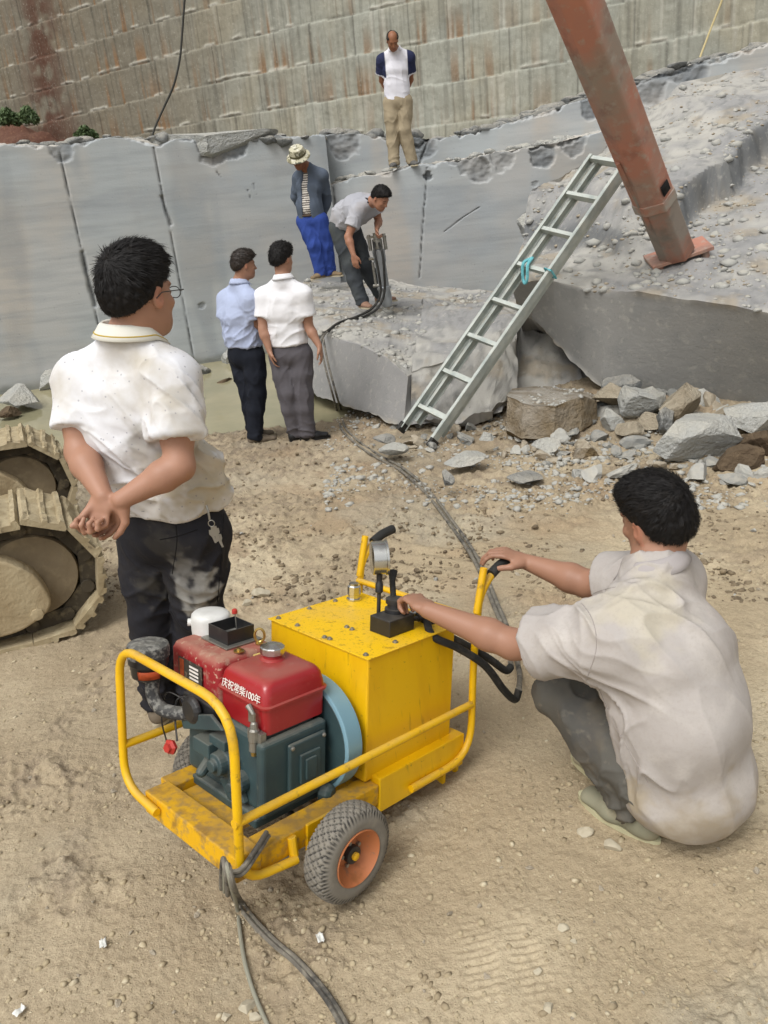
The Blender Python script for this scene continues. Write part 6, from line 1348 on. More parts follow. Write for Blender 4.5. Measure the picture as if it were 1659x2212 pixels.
def mkJ(px, bf, sw=0.36, hw=0.19, **kw):
    J = {k: aty(*v) for k, v in px.items()}; bf = nrm(bf); J['bf'] = bf; up = A(0, 0, 1); r = nrm(np.cross(bf, up))
    J['sl'] = nrm(kw.pop('sl', r)); J['hl'] = nrm(kw.pop('hl', r))
    if 'ms' in J: J['shR'] = J['ms'] + J['sl'] * sw / 2; J['shL'] = J['ms'] - J['sl'] * sw / 2
    if 'hpL' not in J: J['hpR'] = J['pel'] + J['hl'] * hw / 2 - A(0, 0, 0.03); J['hpL'] = J['pel'] - J['hl'] * hw / 2 - A(0, 0, 0.03)
    J['w'] = kw.pop('w', (0.15, 0.105, 0.135, 0.10, 0.155, 0.115)); J['hu'] = A(0, 0, 1); J.update(kw); return J
DSH = material('dusty_shoe', lin('6f6455'), 0.85, layers=[(lin('4a4138'), 14, 0.45, 0.65, 0.7)]); DSO = material('dusty_sole', lin('b0a68e'), 0.85); BSH = material('black_shoe', lin('1f1f20'), 0.5, layers=[(lin('55504a'), 20, 0.6, 0.75, 0.5)])
# ================= man in the white polo shirt, nearest, left
J = mkJ(dict(head=(300, 636, 2.48), nb=(283, 735, 2.46), ms=(270, 822, 2.47), cst=(290, 915, 2.51), wst=(345, 1030, 2.53), pel=(370, 1128, 2.53), elL=(173, 978, 2.42), wrL=(224, 1072, 2.27), elR=(388, 1008, 2.30), wrR=(262, 1080, 2.25),
             knL=(330, 1335, 2.56), knR=(428, 1320, 2.50), anL=(348, 1500, 2.66), anR=(428, 1478, 2.60)), (math.sin(R(20)), math.cos(R(20)), 0), sw=0.335, w=(0.165, 0.118, 0.145, 0.108, 0.160, 0.13), hf=(math.sin(R(30)), math.cos(R(30)), -0.06))
lens(J, 'near')
dL = nrm(aty(212, 1130, 2.24) - J['wrL']); dR = nrm(aty(240, 1120, 2.27) - J['wrR'])
hL = hand_prims(J['wrL'], dL, A(-0.45, -0.85, 0.0), 1, curls=[1.05, 1.2, 1.3, 1.35], thumb=1.2, s=1.02, ta=0.22); hR = hand_prims(J['wrR'], dR + A(0, 0.1, 0), A(-0.3, -0.75, 0.1), -1, curl=0.75, s=1.02)
root, Hf = person(J, 'man in a white polo shirt and black trousers, hands behind his back', 0.0042, A(*lin('a47b65')), SK1, 1.08, [hL, hR], arms_r=(0.053, 0.046, 0.044, 0.028), neck=0.062)
near_root = root
WPOLO = None
def polo_near():
    m_, t, p = new_mat('white_dotted_polo'); tc = nd(t, 'ShaderNodeTexCoord'); v = nd(t, 'ShaderNodeTexVoronoi'); v.inputs['Scale'].default_value = 42; t.links.new(tc.outputs['Object'], v.inputs['Vector'])
    r = nd(t, 'ShaderNodeMapRange'); r.inputs['From Min'].default_value = 0.15; r.inputs['From Max'].default_value = 0.10; t.links.new(v.outputs['Distance'], r.inputs['Value'])
    c = mixc(t, noise_fac(t, tc.outputs['Object'], 5, 5, 0.45, 0.75), attr_of(t, 'tint', True), lin('b9b2a4')); c = mixc(t, mul(t, r.outputs[0], 0.45), c, lin('6a6878')); t.links.new(c, p.inputs['Base Color'])
    p.inputs['Roughness'].default_value = 0.85; p.inputs['Specular IOR Level'].default_value = 0.15
    n = nd(t, 'ShaderNodeTexNoise'); n.inputs['Scale'].default_value = 30; b = nd(t, 'ShaderNodeBump'); b.inputs['Strength'].default_value = 0.3; b.inputs['Distance'].default_value = 0.005; t.links.new(tc.outputs['Object'], n.inputs['Vector']); t.links.new(n.outputs['Fac'], b.inputs['Height'])
    mp2 = nd(t, 'ShaderNodeMapping'); mp2.inputs['Scale'].default_value = (1.6, 1.6, 0.6); mp2.inputs['Rotation'].default_value = (0.5, 0.6, 0.6); t.links.new(tc.outputs['Object'], mp2.inputs[0])
    n2 = nd(t, 'ShaderNodeTexNoise'); n2.noise_type = 'RIDGED_MULTIFRACTAL'; n2.inputs['Scale'].default_value = 5; n2.inputs['Detail'].default_value = 2.2; n2.inputs['Distortion'].default_value = 0.5; n2.normalize = False; t.links.new(mp2.outputs[0], n2.inputs['Vector'])
    f2 = mul(t, n2.outputs['Fac'], noise_fac(t, tc.outputs['Object'], 4.5, 2, 0.42, 0.62)); b2 = nd(t, 'ShaderNodeBump'); b2.inputs['Strength'].default_value = 0.7; b2.inputs['Distance'].default_value = 0.014; t.links.new(f2, b2.inputs['Height']); t.links.new(b.outputs[0], b2.inputs['Normal']); t.links.new(b2.outputs[0], p.inputs['Normal'])
    return m_
PM = polo_near()
def tint_polo(V):
    C_ = np.tile(A(*lin('dbdce0')), (len(V), 1))
    def blob(px, py, Y, r, col, amt):
        nonlocal C_
        c = aty(px, py, Y); k = amt * (1 - sstep(np.linalg.norm(V - c, axis=1) / r + 0.5 * fbm(V, 18, 3), 0.5, 1.1)); C_ = C_ * (1 - k[:, None]) + A(*lin(col)) * k[:, None]
    blob(335, 960, 2.40, 0.10, '77705f', 0.6); blob(360, 1000, 2.4, 0.06, '6a6355', 0.5); blob(395, 860, 2.3, 0.06, '8d8574', 0.5); blob(440, 1020, 2.42, 0.16, 'b5a78b', 0.75); blob(430, 1080, 2.42, 0.12, 'a59a82', 0.6); blob(330, 1090, 2.38, 0.08, 'a8a08c', 0.4)
    return C_
up = nrm(J['wst'] - J['pel']); ex = [Pr(aty(470, 1070, 2.50), aty(380, 1085, 2.42), (0.03, 0.03), (0.03, 0.03), k=0.05), Pr(aty(440, 1000, 2.48), aty(462, 1075, 2.50), 0.05, 0.035, k=0.05)]
P = shirt(J, 0.022, 0.66, J['pel'] + up * 0.075, -(up + J['hl'] * 0.10), e_sl=0.026, fl=0.014, extra=ex, k2=0.03)
mid = J['ms']
sp = [(aty(330, 980, 2.38), 0.22, A(0.8, 0, -0.6), 9, 0.008), (aty(400, 1050, 2.42), 0.20, A(0.95, 0, 0.25), 11, 0.011), (aty(380, 860, 2.35), 0.15, A(0.5, 0, -0.85), 11, 0.009), (aty(180, 850, 2.5), 0.13, A(-0.2, 0, -1), 11, 0.007), (aty(270, 1040, 2.4), 0.16, A(0.8, 0, -0.6), 9, 0.008), (mid, 9, A(0.4, 0, -1), 6, 0.004)]
so_, V, Fc = surf('polo_shirt', P, 0.0048, PM, root, sp, tint_polo)
cf = frame(J['bf'] + A(0.25, 0, 0.0), A(-0.03, -0.22, 1)); WC = cloth('white_collar', lin('d6d4ca'), lin('c2bfae'))
collar(J['nb'] + A(0.0, 0.01, 0.018), cf, 0.078, 0.078, 0.036, 0.016, WC, so_, stripes=[(-0.02, 0.0022), (0.2, 0.0022)], drop=0.03)
for s in 'LR':
    d = nrm(J['el' + s] - J['sh' + s]); q = J['sh' + s] + (J['el' + s] - J['sh' + s]) * 0.665; b = MB(); b.lathe(q, d, [(0, 0.0835), (0.004, 0.0855), (0.012, 0.0855), (0.014, 0.083)], 32) if False else None
hair(J['head'], Hf, 1.08, root, HAIRM, thick=0.017, top=0.030, n=11000, L=0.030, h=0.0045, seed=3, fwd=1.0, wdt=0.0022, lift=0.10, front=(0.088, 0.062), back=(-0.10, -0.062), side_thin=0.2)
def glasses(c, Fm, s, parent):
    W = lambda x, y, z: c + s * (A(x, y, z) @ Fm); b = MB()
    for sx in (-1, 1):
        b.tube([W(sx * 0.033 + 0.024 * math.cos(t), 0.108 - 0.004 * abs(math.cos(t)), -0.004 + 0.016 * math.sin(t)) for t in np.linspace(0, 2 * math.pi, 20)[:-1]], 0.0014, 6, cl=True); b.tube([W(sx * 0.057, 0.104, 0.0), W(sx * 0.083, 0.09, 0.004), W(sx * 0.086, 0.0, 0.004), W(sx * 0.082, -0.02, -0.01)], 0.0016, 6)
    b.tube([W(-0.009, 0.11, 0), W(0.009, 0.11, 0)], 0.0014, 6); b.build('glasses', BLK, parent)
glasses(J['head'], Hf, 1.08, root)
BT = material('black_dusty_trousers', lin('24242a'), 0.75, vcol='tint', spec=0.2, layers=[(lin('3a3733'), 5, 0.5, 0.7, 0.5), (lin('5b564c'), 24, 0.6, 0.75, 0.35)], bump=[(22, 0.4, 0.006)], wrinkle=(6, 0.7, 0.015, (1.4, 1.4, 0.7)))
def tint_bt(V):
    C_ = np.tile(A(*lin('232328')), (len(V), 1))
    for px, py, Y, r, col, a in [(425, 1285, 2.38, 0.09, 'a8a69f', 0.9), (400, 1240, 2.38, 0.07, '8a8780', 0.6), (350, 1180, 2.37, 0.07, '45423c', 0.5), (330, 1280, 2.42, 0.08, '4a473f', 0.6), (440, 1320, 2.4, 0.06, '9a978e', 0.6)]:
        k = a * (1 - sstep(np.linalg.norm(V - aty(px, py, Y), axis=1) / r + 0.6 * fbm(V, 22, 3), 0.45, 1.1)); C_ = C_ * (1 - k[:, None]) + A(*lin(col)) * k[:, None]
    return C_
sp = [(J['knL'] + A(0,0,0.05), 0.16, J['hl'] + A(0, 0, 0.5), 11, 0.010), (J['knR'] + A(0,0,0.05), 0.16, J['hl'] - A(0, 0, 0.6), 11, 0.010), (J['pel'] + J['hl'] * 0.12 - A(0, 0, 0.05), 0.12, A(-0.6, 0, -1), 13, 0.009), (J['pel'] - J['hl'] * 0.1 - A(0, 0, 0.15), 0.14, A(0.5, 0, -1), 11, 0.009), (J['pel'] - A(0, 0, 0.12), 0.16, A(0.5, 0, -0.8), 11, 0.007), (J['anL'], 0.2, J['hl'], 16, 0.008), (J['anR'], 0.2, J['hl'], 16, 0.008)]
to_, V, Fc = surf('trousers', pants(J, 0.016), 0.006, BT, root, sp, tint_bt)
b = MB(); up = nrm(J['wst'] - J['pel']); bc = J['wst'] * 0.6 + J['pel'] * 0.4; e1 = nrm(J['hl']); e2 = np.cross(up, e1)
b.tube([bc + up * 0.004 + (e1 * 0.170 * math.cos(t) + e2 * 0.133 * math.sin(t)) for t in np.linspace(0, 2 * math.pi, 40)[:-1]], 0.010, 8, cl=True); b.build('belt', material('navy_belt', lin('2a3044'), 0.6), root)
def seam(o, pts, rad, mat, name, parent, n=8, out=0.0):
    P = []
    for q in curve([A(a, b, 0) for a, b in pts], n):
        d = nrm(ray(q[0], q[1])); L0 = Vector(A(0, 0, CAMH) - A(*o['wl'])); ok, loc, nor, _ = o.ray_cast(L0, Vector(d))
        if ok: P.append(A(*loc) + A(*o['wl']) + A(*nor) * out)
    if len(P) > 3: b = MB(); b.tube(P, rad, 5); b.build(name, mat, parent)
SEA = cloth('grey_stitching', lin('cbcac6'), lin('bdbab4')); SEB = material('black_stitching', lin('0e0e10'), 0.8)
seam(to_, [(345, 1166), (385, 1158), (427, 1144)], 0.0018, SEB, 'pocket_seam', to_); seam(to_, [(300, 1118), (360, 1108), (424, 1094)], 0.0018, SEB, 'waist_seam', to_); seam(to_, [(378, 1118), (382, 1170), (372, 1240)], 0.0016, SEB, 'back_seam', to_); seam(to_, [(483, 1110), (478, 1200), (470, 1300)], 0.0016, SEB, 'side_seam', to_)
# keys hanging from the belt
kp = aty(447, 1098, 2.365); b = MB(); b.tube(curve([kp + A(0, 0, 0.01), kp + A(0.004, -0.008, -0.01), kp + A(0.004, -0.01, -0.035)], 5), 0.0035, 6); b.tube([kp + A(0.008 + 0.010 * math.cos(t), -0.012, -0.048 + 0.011 * math.sin(t)) for t in np.linspace(0, 2 * math.pi, 14)[:-1]], 0.0016, 6, cl=True)
for dx, dz, a in ((0.012, -0.07, 0.3), (0.018, -0.078, -0.1), (0.004, -0.082, 0.15), (0.022, -0.10, 0.2)):
    c = kp + A(dx, -0.014 - dz * 0.05, dz); d = A(math.sin(a), 0, -math.cos(a)); b.prism([c + A(-0.009, 0, 0.011), c + A(0.009, 0, 0.011), c + A(0.010, 0, -0.004), c + d * 0.014 + A(0.004, 0, 0), c + d * 0.036 + A(0.003, 0, 0), c + d * 0.036 - A(0.003, 0, 0), c + d * 0.014 - A(0.005, 0, 0), c + A(-0.010, 0, -0.004)], A(0, 0.002, 0))
o = b.build('key_ring', STL, smooth=False); tag(o, 'bunch of keys clipped to the belt of the nearest man', 'keys')
for s in 'LR': shoe(J['an' + s], J['bf'], DSH, DSO, root, zg=gh(*J['an' + s][:2]))
# ================= squatting man at the cart, right
gripR = TC((1.13, 0.0, 0.60)); lev = TC((0.785, 0.185, zt + 0.085))
J = mkJ(dict(head=(1416, 1120, 2.0), nb=(1415, 1232, 1.95), ms=(1398, 1312, 1.92), cst=(1440, 1420, 1.84), wst=(1476, 1535, 1.78), pel=(1472, 1660, 1.80), elL=(1108, 1392, 1.98), wrL=(925, 1318, 2.12), elR=(1270, 1262, 2.24), wrR=(1140, 1215, 2.36),
             knL=(1215, 1500, 2.02), knR=(1290, 1440, 2.20), anL=(1310, 1745, 1.80), anR=(1268, 1700, 2.02)), (-0.72, 0.62, 0), sw=0.33, hw=0.2, w=(0.160, 0.118, 0.152, 0.125, 0.155, 0.13), hf=(-0.45, 0.86, -0.22), hu=A(-0.12, 0.05, 1))
J['sl'] = nrm(A(0.62, 0.70, 0.10)); J['shR'] = J['ms'] + J['sl'] * 0.165; J['shL'] = J['ms'] - J['sl'] * 0.165 - A(0.02, 0, 0)
for s, g_ in (('L', (0.645, 1.80)), ('R', (0.67, 1.99))): J['an' + s] = A(g_[0], g_[1], gh(*g_) + 0.10)
SEG = cloth('dusty_stitching', lin('9c9590'), lin('8d8781')); lens(J, 'squat'); J['bk'] = A(0.6, -0.5, -0.3)
dL = nrm(lev + A(0.01, 0, 0.03) - J['wrL']); dR = nrm(gripR + A(0, 0, 0.02) - J['wrR'])
hL = hand_prims(J['wrL'], dL + A(0, 0, 0.15), A(-0.2, -0.1, -1), -1, curl=0.85, thumb=0.8); hR = hand_prims(J['wrR'], dR + A(0, 0, 0.1), A(-0.45, 0.1, -0.95), 1, curl=0.55, thumb=0.8)
root, Hf = person(J, 'man in a dusty grey shirt squatting beside the pump cart, hand on its valve', 0.0042, A(*lin('9b735d')), SK1, 1.0, [hL, hR], arms_r=(0.052, 0.046, 0.043, 0.027), neck=0.06)
GS = material('dusty_grey_shirt', lin('b9b1ac'), 0.85, vcol='tint', spec=0.15, layers=[(lin('a39a92'), 3.5, 0.45, 0.7, 0.5), (lin('c9c3bb'), 8, 0.5, 0.7, 0.4), (lin('a0988f'), 120, 0.5, 0.7, 0.35)], bump=[(24, 0.35, 0.006), (260, 0.2, 0.001)], wrinkle=(5, 0.9, 0.02, (1.6, 1.6, 0.5)))
def tint_gs(V):
    C_ = np.tile(A(*lin('aaa49f')), (len(V), 1))
    for px, py, Y, r, col, a in [(1480, 1770, 1.7, 0.19, '9a8c72', 0.8), (1380, 1720, 1.7, 0.08, 'a3957a', 0.6), (1600, 1680, 1.75, 0.1, 'a89a84', 0.5), (1400, 1300, 1.8, 0.14, 'b9b19a', 0.6), (1290, 1300, 1.8, 0.1, 'b3ab9a', 0.5), (1500, 1330, 1.9, 0.1, 'beb4ae', 0.5)]:
        k = a * (1 - sstep(np.linalg.norm(V - aty(px, py, Y), axis=1) / r + 0.5 * fbm(V, 14, 3), 0.4, 1.1)); C_ = C_ * (1 - k[:, None]) + A(*lin(col)) * k[:, None]
    return C_
ex = [Pr(J['cst'], J['pel'] - A(0, 0, 0.0), (0.165, 0.135), (0.172, 0.150), side=J['hl'], k=0.06, p=2.1), Ell(J['pel'] + A(0.02, -0.02, -0.02), (0.165, 0.158, 0.135), None, 0.06), Pr(J['nb'], J['cst'], 0.05, 0.11, k=0.08)]
P = shirt(J, 0.018, 0.74, J['pel'] - A(0, 0, 0.15), A(0.0, 0.0, -1), e_sl=0.030, fl=0.024, extra=ex, k=0.07, hem_r=0.6, k2=0.06)
sp = [(aty(1250, 1320, 1.85), 0.16, A(-1, 0.5, 0.1), 11, 0.009), (aty(1450, 1330, 1.8), 0.16, A(0.5, 0.2, -0.9), 8, 0.010), (aty(1380, 1640, 1.7), 0.14, A(0.35, 0, -1), 11, 0.010), (aty(1320, 1460, 1.8), 0.14, A(-0.7, 0.2, 0.4), 10, 0.009), (J['ms'], 9, A(0.4, 0.1, -1), 5, 0.005), (aty(1410, 1260, 1.85), 0.12, A(1, 0, -0.2), 12, 0.006)]
so_, V, Fc = surf('shirt', P, 0.0050, GS, root, sp, tint_gs)
cf = frame(A(-0.72, 0.62, -0.12), A(-0.22, 0.12, 1)); collar(J['nb'] + A(-0.012, 0.01, 0.024), cf, 0.072, 0.078, 0.034, 0.012, cloth('grey_collar', lin('a49e9c'), lin('938d8b')), so_, drop=0.02)
seam(so_, [(1240, 1285), (1278, 1335), (1288, 1400), (1266, 1470)], 0.0014, SEG, 'armhole_seam', so_); seam(so_, [(1108, 1345), (1118, 1390), (1140, 1440)], 0.0012, SEG, 'sleeve_hem', so_); seam(so_, [(1330, 1268), (1300, 1275), (1262, 1290)], 0.0012, SEG, 'shoulder_seam', so_); pass; seam(so_, [(1290, 1480), (1335, 1580), (1400, 1690)], 0.0010, SEG, 'side_seam', so_)
hair(J['head'], Hf, 1.02, root, HAIRM, thick=0.014, top=0.016, n=10000, L=0.018, h=0.0045, seed=8, fwd=0.4, wdt=0.0020, lift=0.22, front=(0.084, 0.058), back=(-0.10, -0.080), side_thin=0.7, whorl=(0.02, -0.07, 0.06))
GT = material('dusty_grey_trousers', lin('5a5852'), 0.85, layers=[(lin('8a7a60'), 3, 0.5, 0.68, 0.7), (lin('3f4042'), 5, 0.48, 0.68, 0.6), (lin('9a917f'), 20, 0.58, 0.75, 0.4)], bump=[(22, 0.45, 0.007)])
sp = [(J['knL'], 0.2, A(0.3, 0.1, -1), 12, 0.010), (J['anL'], 0.18, A(1, 0, 0.2), 14, 0.010), (J['knR'], 0.2, A(0.3, 0, -1), 12, 0.010)]
P = [Ell(J['pel'] + A(0.0, 0, -0.03), (0.16, 0.15, 0.12), None, 0.04)]
for s in 'LR':
    h_, kn, an = J['hp' + s], J['kn' + s], J['an' + s]; d = nrm(an - kn); ca = kn * 0.6 + an * 0.4 + J['bk'] * 0.02
    P.append(Grp([Pr(h_, kn, 0.10, 0.074, k=0.04), Pr(kn, ca, 0.074, 0.072, k=0.03), Pr(ca, an + d * 0.09, 0.072, 0.062, k=0.03), Cut(an + d * 0.02, d, rad=0.3, k=0.006)], 0.02))
surf('trousers', P, 0.006, GT, root, sp)
GSH = material('grey_canvas_shoe', lin('85836f'), 0.85, layers=[(lin('9c927a'), 12, 0.45, 0.65, 0.6)]); GSO = material('pale_rubber_sole', lin('b9b594'), 0.8)
for s in 'LR': shoe(J['an' + s], (-0.6, 0.8, 0), GSH, GSO, root, zg=gh(*J['an' + s][:2]), s=1.0)
# ================= the other men
def zfix(J, z):
    for s in 'LR':
        a = J['an' + s]; a[2] = z + 0.09
WPC = cloth('white_polo_cloth', lin('e2e2e4'), lin('cfcfd4')); LBC = cloth('light_blue_cloth', lin('a9b3cc'), lin('98a2bd')); NVY = cloth('black_trouser_cloth', lin('1d2028'), lin('2b2e36')); GRT = cloth('grey_trouser_cloth', lin('5b585c'), lin('4a484c'))
def std(label, px, bf, hf, skin, smat, shirt_m, pant_m, shoe_m, sole_m, hands, zg, h=0.009, t=0.62, hem=0.07, tuck=True, footd=None, hairk=None, hs=0.97, sw=0.35, w=(0.148, 0.105, 0.135, 0.100, 0.150, 0.115), tint=None, name='polo_shirt', spx=(), hu=None, e=0.02, flr=0.014, pe=0.014, stub=0.15, sl=None, coll=True, leghem=None, ex=(), cm=None, collar_mat=None):
    J = mkJ(px, bf, sw=sw, w=w, hf=hf, **({} if sl is None else {'sl': sl})); 
    if hu is not None: J['hu'] = A(*hu)
    for s in 'LR': J['an' + s][2] = zg[s] + 0.09
    lens(J, label[:22]); hp = [hand_prims(J['wr' + s], *hands[s]) for s in 'LR']
    root, Hf = person(J, label, h, skin, smat, hs, hp, stub=stub)
    up = nrm(J['wst'] - J['pel'])
    if shirt_m is not None:
        P = shirt(J, e, t, J['pel'] + up * hem, -up, fl=flr, extra=ex)
        sp = [(J['wst'] + J['hl'] * 0.06, 0.2, J['hl'] + A(0, 0, 0.4), 9, 0.010), (J['cst'], 0.25, up + J['sl'] * 0.5, 7, 0.008), (J['elR'] * 0.3 + J['shR'] * 0.7, 0.12, J['bf'] + J['sl'], 11, 0.006)] + list(spx(J) if callable(spx) else spx)
        so, V, Fc = surf(name, P, 0.008, shirt_m, root, sp, tint(J) if tint else None)
        if coll: collar(J['nb'] + A(0, 0, 0.015) + J['bf'] * 0.008, frame(J['bf'], up * 0.6 + A(0, 0, 0.4) - J['bf'] * 0.2), 0.068, 0.07, 0.034, 0.012, collar_mat or shirt_m, so, drop=0.02)
    sp = [(J['knL'], 0.3, up + J['hl'] * 0.35, 8, 0.008), (J['knR'], 0.3, up - J['hl'] * 0.35, 8, 0.008), (J['pel'] - A(0, 0, 0.1), 0.15, up + J['hl'] * 0.9, 9, 0.009), (J['anL'], 0.10, J['hl'] + up * 0.3, 12, 0.012), (J['anR'], 0.10, J['hl'] - up * 0.3, 12, 0.012)]
    surf('trousers', pants(J, pe), 0.009, pant_m, root, sp)
    for s in 'LR': shoe(J['an' + s], footd[s] if footd else bf, shoe_m, sole_m, root, zg=zg[s])
    if hairk: hair(J['head'], Hf, hs * 1.02, root, hairk.pop('mat', HAIRM), **{**dict(n=1800, L=0.026, h=0.007, wdt=0.004), **hairk})
    return root, J, Hf
dn = A(0, 0, -1)
gP = {s: float(gz(-0.6, 7.1)) for s in 'LR'}
std('man in a clean white polo shirt and grey trousers seen from behind', dict(head=(609, 560, 7.05), nb=(612, 605, 7.02), ms=(611, 640, 7.03), cst=(613, 672, 7.06), wst=(620, 722, 7.08), pel=(627, 760, 7.08), elL=(568, 712, 7.02), wrL=(582, 757, 6.98), elR=(668, 708, 7.0), wrR=(690, 748, 6.94), knL=(622, 848, 7.04), knR=(655, 848, 7.04), anL=(636, 925, 7.10), anR=(664, 925, 7.06)),
    A(0.25, 1, 0), A(0.7, 0.9, -0.1), A(*lin('a27a64')), SK1, WPC, GRT, BSH, BSH, {'L': (A(0.1, 0.05, -1), A(0.9, 0.2, 0), 1, 0.35), 'R': (A(0.12, 0.1, -1), A(-0.9, 0.2, 0), -1, 0.3)}, gP, sw=0.36, footd={'L': A(0.5, 0.6, 0), 'R': A(0.95, 0.2, 0)}, hairk=dict(thick=0.022, top=0.03, seed=4, L=0.03, lift=0.5, n=2600), w=(0.155, 0.11, 0.14, 0.105, 0.150, 0.118))
std('man in a light blue shirt and black trousers standing by the pool', dict(head=(527, 572, 7.2), nb=(518, 614, 7.2), ms=(515, 648, 7.2), cst=(517, 682, 7.22), wst=(526, 724, 7.22), pel=(531, 762, 7.22), elL=(488, 702, 7.26), wrL=(510, 736, 7.34), elR=(556, 700, 7.12), wrR=(574, 712, 7.34), knL=(538, 848, 7.22), knR=(556, 848, 7.14), anL=(550, 925, 7.26), anR=(551, 932, 7.12)),
    A(0.75, 0.8, 0), A(0.95, 0.5, -0.1), A(*lin('9b735d')), SK1, LBC, NVY, DSH, DSO, {'L': (A(0.4, 0.6, -0.5), A(0, 1, 0), 1, 0.5), 'R': (A(-0.3, 0.8, 0.1), A(0, 1, 0), -1, 0.5)}, {s: float(gz(-0.9, 7.2)) for s in 'LR'}, name='shirt', t=0.7, footd={'L': A(0.8, 0.5, 0), 'R': A(0.95, 0.15, 0)},
    hairk=dict(thick=0.014, top=0.018, seed=6, L=0.028, mat=HAIR2, fwd=1.3), w=(0.15, 0.12, 0.14, 0.12, 0.148, 0.13), sw=0.33, flr=0.02, e=0.024, spx=lambda J: [(J['wst'], 0.2, A(1, 0, 0.5), 12, 0.012)])
# bent man working the splitter
zB = 0.52
GTS = material('grey_work_shirt', lin('9d9ea4'), 0.85, vcol=None, layers=[(lin('8a8078'), 4, 0.52, 0.7, 0.6), (lin('b5b4b6'), 2, 0.45, 0.65, 0.5)], bump=[(26, 0.35, 0.006)])
DGT = cloth('dark_grey_trousers', lin('42464a'), lin('54574f'))
BJ = dict(head=(822, 428, 9.05), nb=(802, 436, 9.25), ms=(788, 442, 9.32), cst=(772, 452, 9.40), wst=(752, 466, 9.52), pel=(744, 486, 9.58), shR=(772, 456, 9.18), shL=(806, 436, 9.48), elR=(752, 512, 9.12), wrR=(764, 552, 9.05), elL=(818, 478, 9.5), wrL=(814, 494, 9.28),
          knL=(788, 572, 9.62), knR=(757, 572, 9.46), anL=(822, 632, 9.78), anR=(782, 650, 9.42))
del BJ['ms']; BJ['ms'] = (789, 446, 9.33)
def bent():
    px = dict(BJ); s1, s2 = px.pop('shR'), px.pop('shL'); J0 = {'shR': aty(*s1), 'shL': aty(*s2)}
    sl = nrm(J0['shR'] - J0['shL'])
    return std('stocky man bending over the rock splitter in a grey polo shirt', px, A(0.75, -0.65, 0), A(0.62, -0.55, -0.62), A(*lin('9a6e57')), SK1, GTS, DGT, material('brown_shoe', lin('8a6c5a'), 0.8), DSO,
        {'L': (A(-0.1, -0.5, -0.6), A(0.3, -0.5, -0.5), 1, 0.9), 'R': (A(0.1, -0.1, -1), A(0.2, 0.6, 0), 1, 0.5)}, {'L': 0.50, 'R': 0.50}, name='polo_shirt', t=0.62, hem=0.0, sl=sl, sw=0.36, footd={'L': A(0.9, -0.3, 0), 'R': A(0.5, -0.85, 0)}, hairk=dict(thick=0.016, top=0.016, seed=9, L=0.018, front=(0.088, 0.066)), w=(0.168, 0.135, 0.16, 0.13, 0.155, 0.125), flr=0.02, e=0.022, pe=0.022, hu=A(0.45, -0.4, 0.8), collar_mat=cloth('black_collar', lin('24252a'), lin('33343a')))
bent()
# man in the hat
JK = cloth('grey_blue_jacket', lin('565f6c'), lin('49505c')); BLT = cloth('bright_blue_trousers', lin('33488c'), lin('2a3c76'))
def stripes(J):
    def f(V):
        z = (V - J['pel']) @ nrm(J['nb'] - J['pel']); k = (np.sin(z * 2 * np.pi / 0.026) > 0).astype(float)[:, None]; return A(*lin('d8d2c8')) * k + A(*lin('4a4240')) * (1 - k)
    return f
STS = material('striped_shirt', lin('d0d0d0'), 0.85, vcol='tint')
zH = 0.72
root, J, Hf = std('thin man in a camouflage bucket hat, grey jacket and blue trousers', dict(head=(645, 343, 10.8), nb=(660, 360, 10.97), ms=(670, 382, 11.0), cst=(668, 405, 10.98), wst=(668, 445, 10.97), pel=(674, 472, 11.0), elL=(706, 432, 11.15), wrL=(694, 468, 11.22), elR=(638, 425, 11.12), wrR=(668, 466, 11.25), knL=(704, 530, 11.0), knR=(681, 530, 10.95), anL=(711, 588, 11.05), anR=(693, 592, 10.98)),
    A(-0.35, -1, 0), A(-0.45, -0.8, -0.62), A(*lin('80523a')), SK2, STS, BLT, material('tan_shoe', lin('7d6b52'), 0.85), DSO, {'L': (A(-0.6, 0.2, -0.6), A(0, 1, 0), 1, 0.5), 'R': (A(0.6, 0.2, -0.6), A(0, 1, 0), 1, 0.5)}, {'L': zH, 'R': zH}, name='striped_undershirt', t=None, hem=0.02, coll=False, e=0.008, tint=lambda J: stripes(J), w=(0.128, 0.09, 0.115, 0.085, 0.135, 0.10), sw=0.33, footd={'L': A(0.9, -0.4, 0), 'R': A(-0.6, -0.7, 0)}, pe=0.030, hu=(0, -0.3, 1))
up = nrm(J['wst'] - J['pel']); F_ = J['bf']
P = torso(J, 0.028, k=0.04); P += [Pr(J['pel'] - up * 0.10 + F_ * -0.02, J['wst'], (0.172, 0.13), (0.150, 0.115), side=J['hl'], k=0.04)]
for s in 'LR': P += arm(J, s, 0.017, rs=(0.052, 0.046, 0.044, 0.038))
op = J['cst'] * 0.5 + J['wst'] * 0.5 + F_ * 0.12 + J['hl'] * 0.01
P += [Pr(J['nb'] + F_ * 0.09 + up * 0.02, J['pel'] + F_ * 0.13 - up * 0.30 + J['hl'] * 0.02, (0.030, 0.10), (0.085, 0.12), side=J['hl'], k=0.01, op='sub'), Cut(J['pel'] - up * 0.09, -up, rad=0.5), Ell(J['nb'] + up * 0.07, 0.066, None, 0.01, 'sub')]
so, _, _ = surf('jacket', P, 0.009, JK, root, [(J['cst'], 0.3, up + J['hl'] * 0.3, 7, 0.010), (J['wst'], 0.25, up - J['hl'] * 0.2, 8, 0.010)])
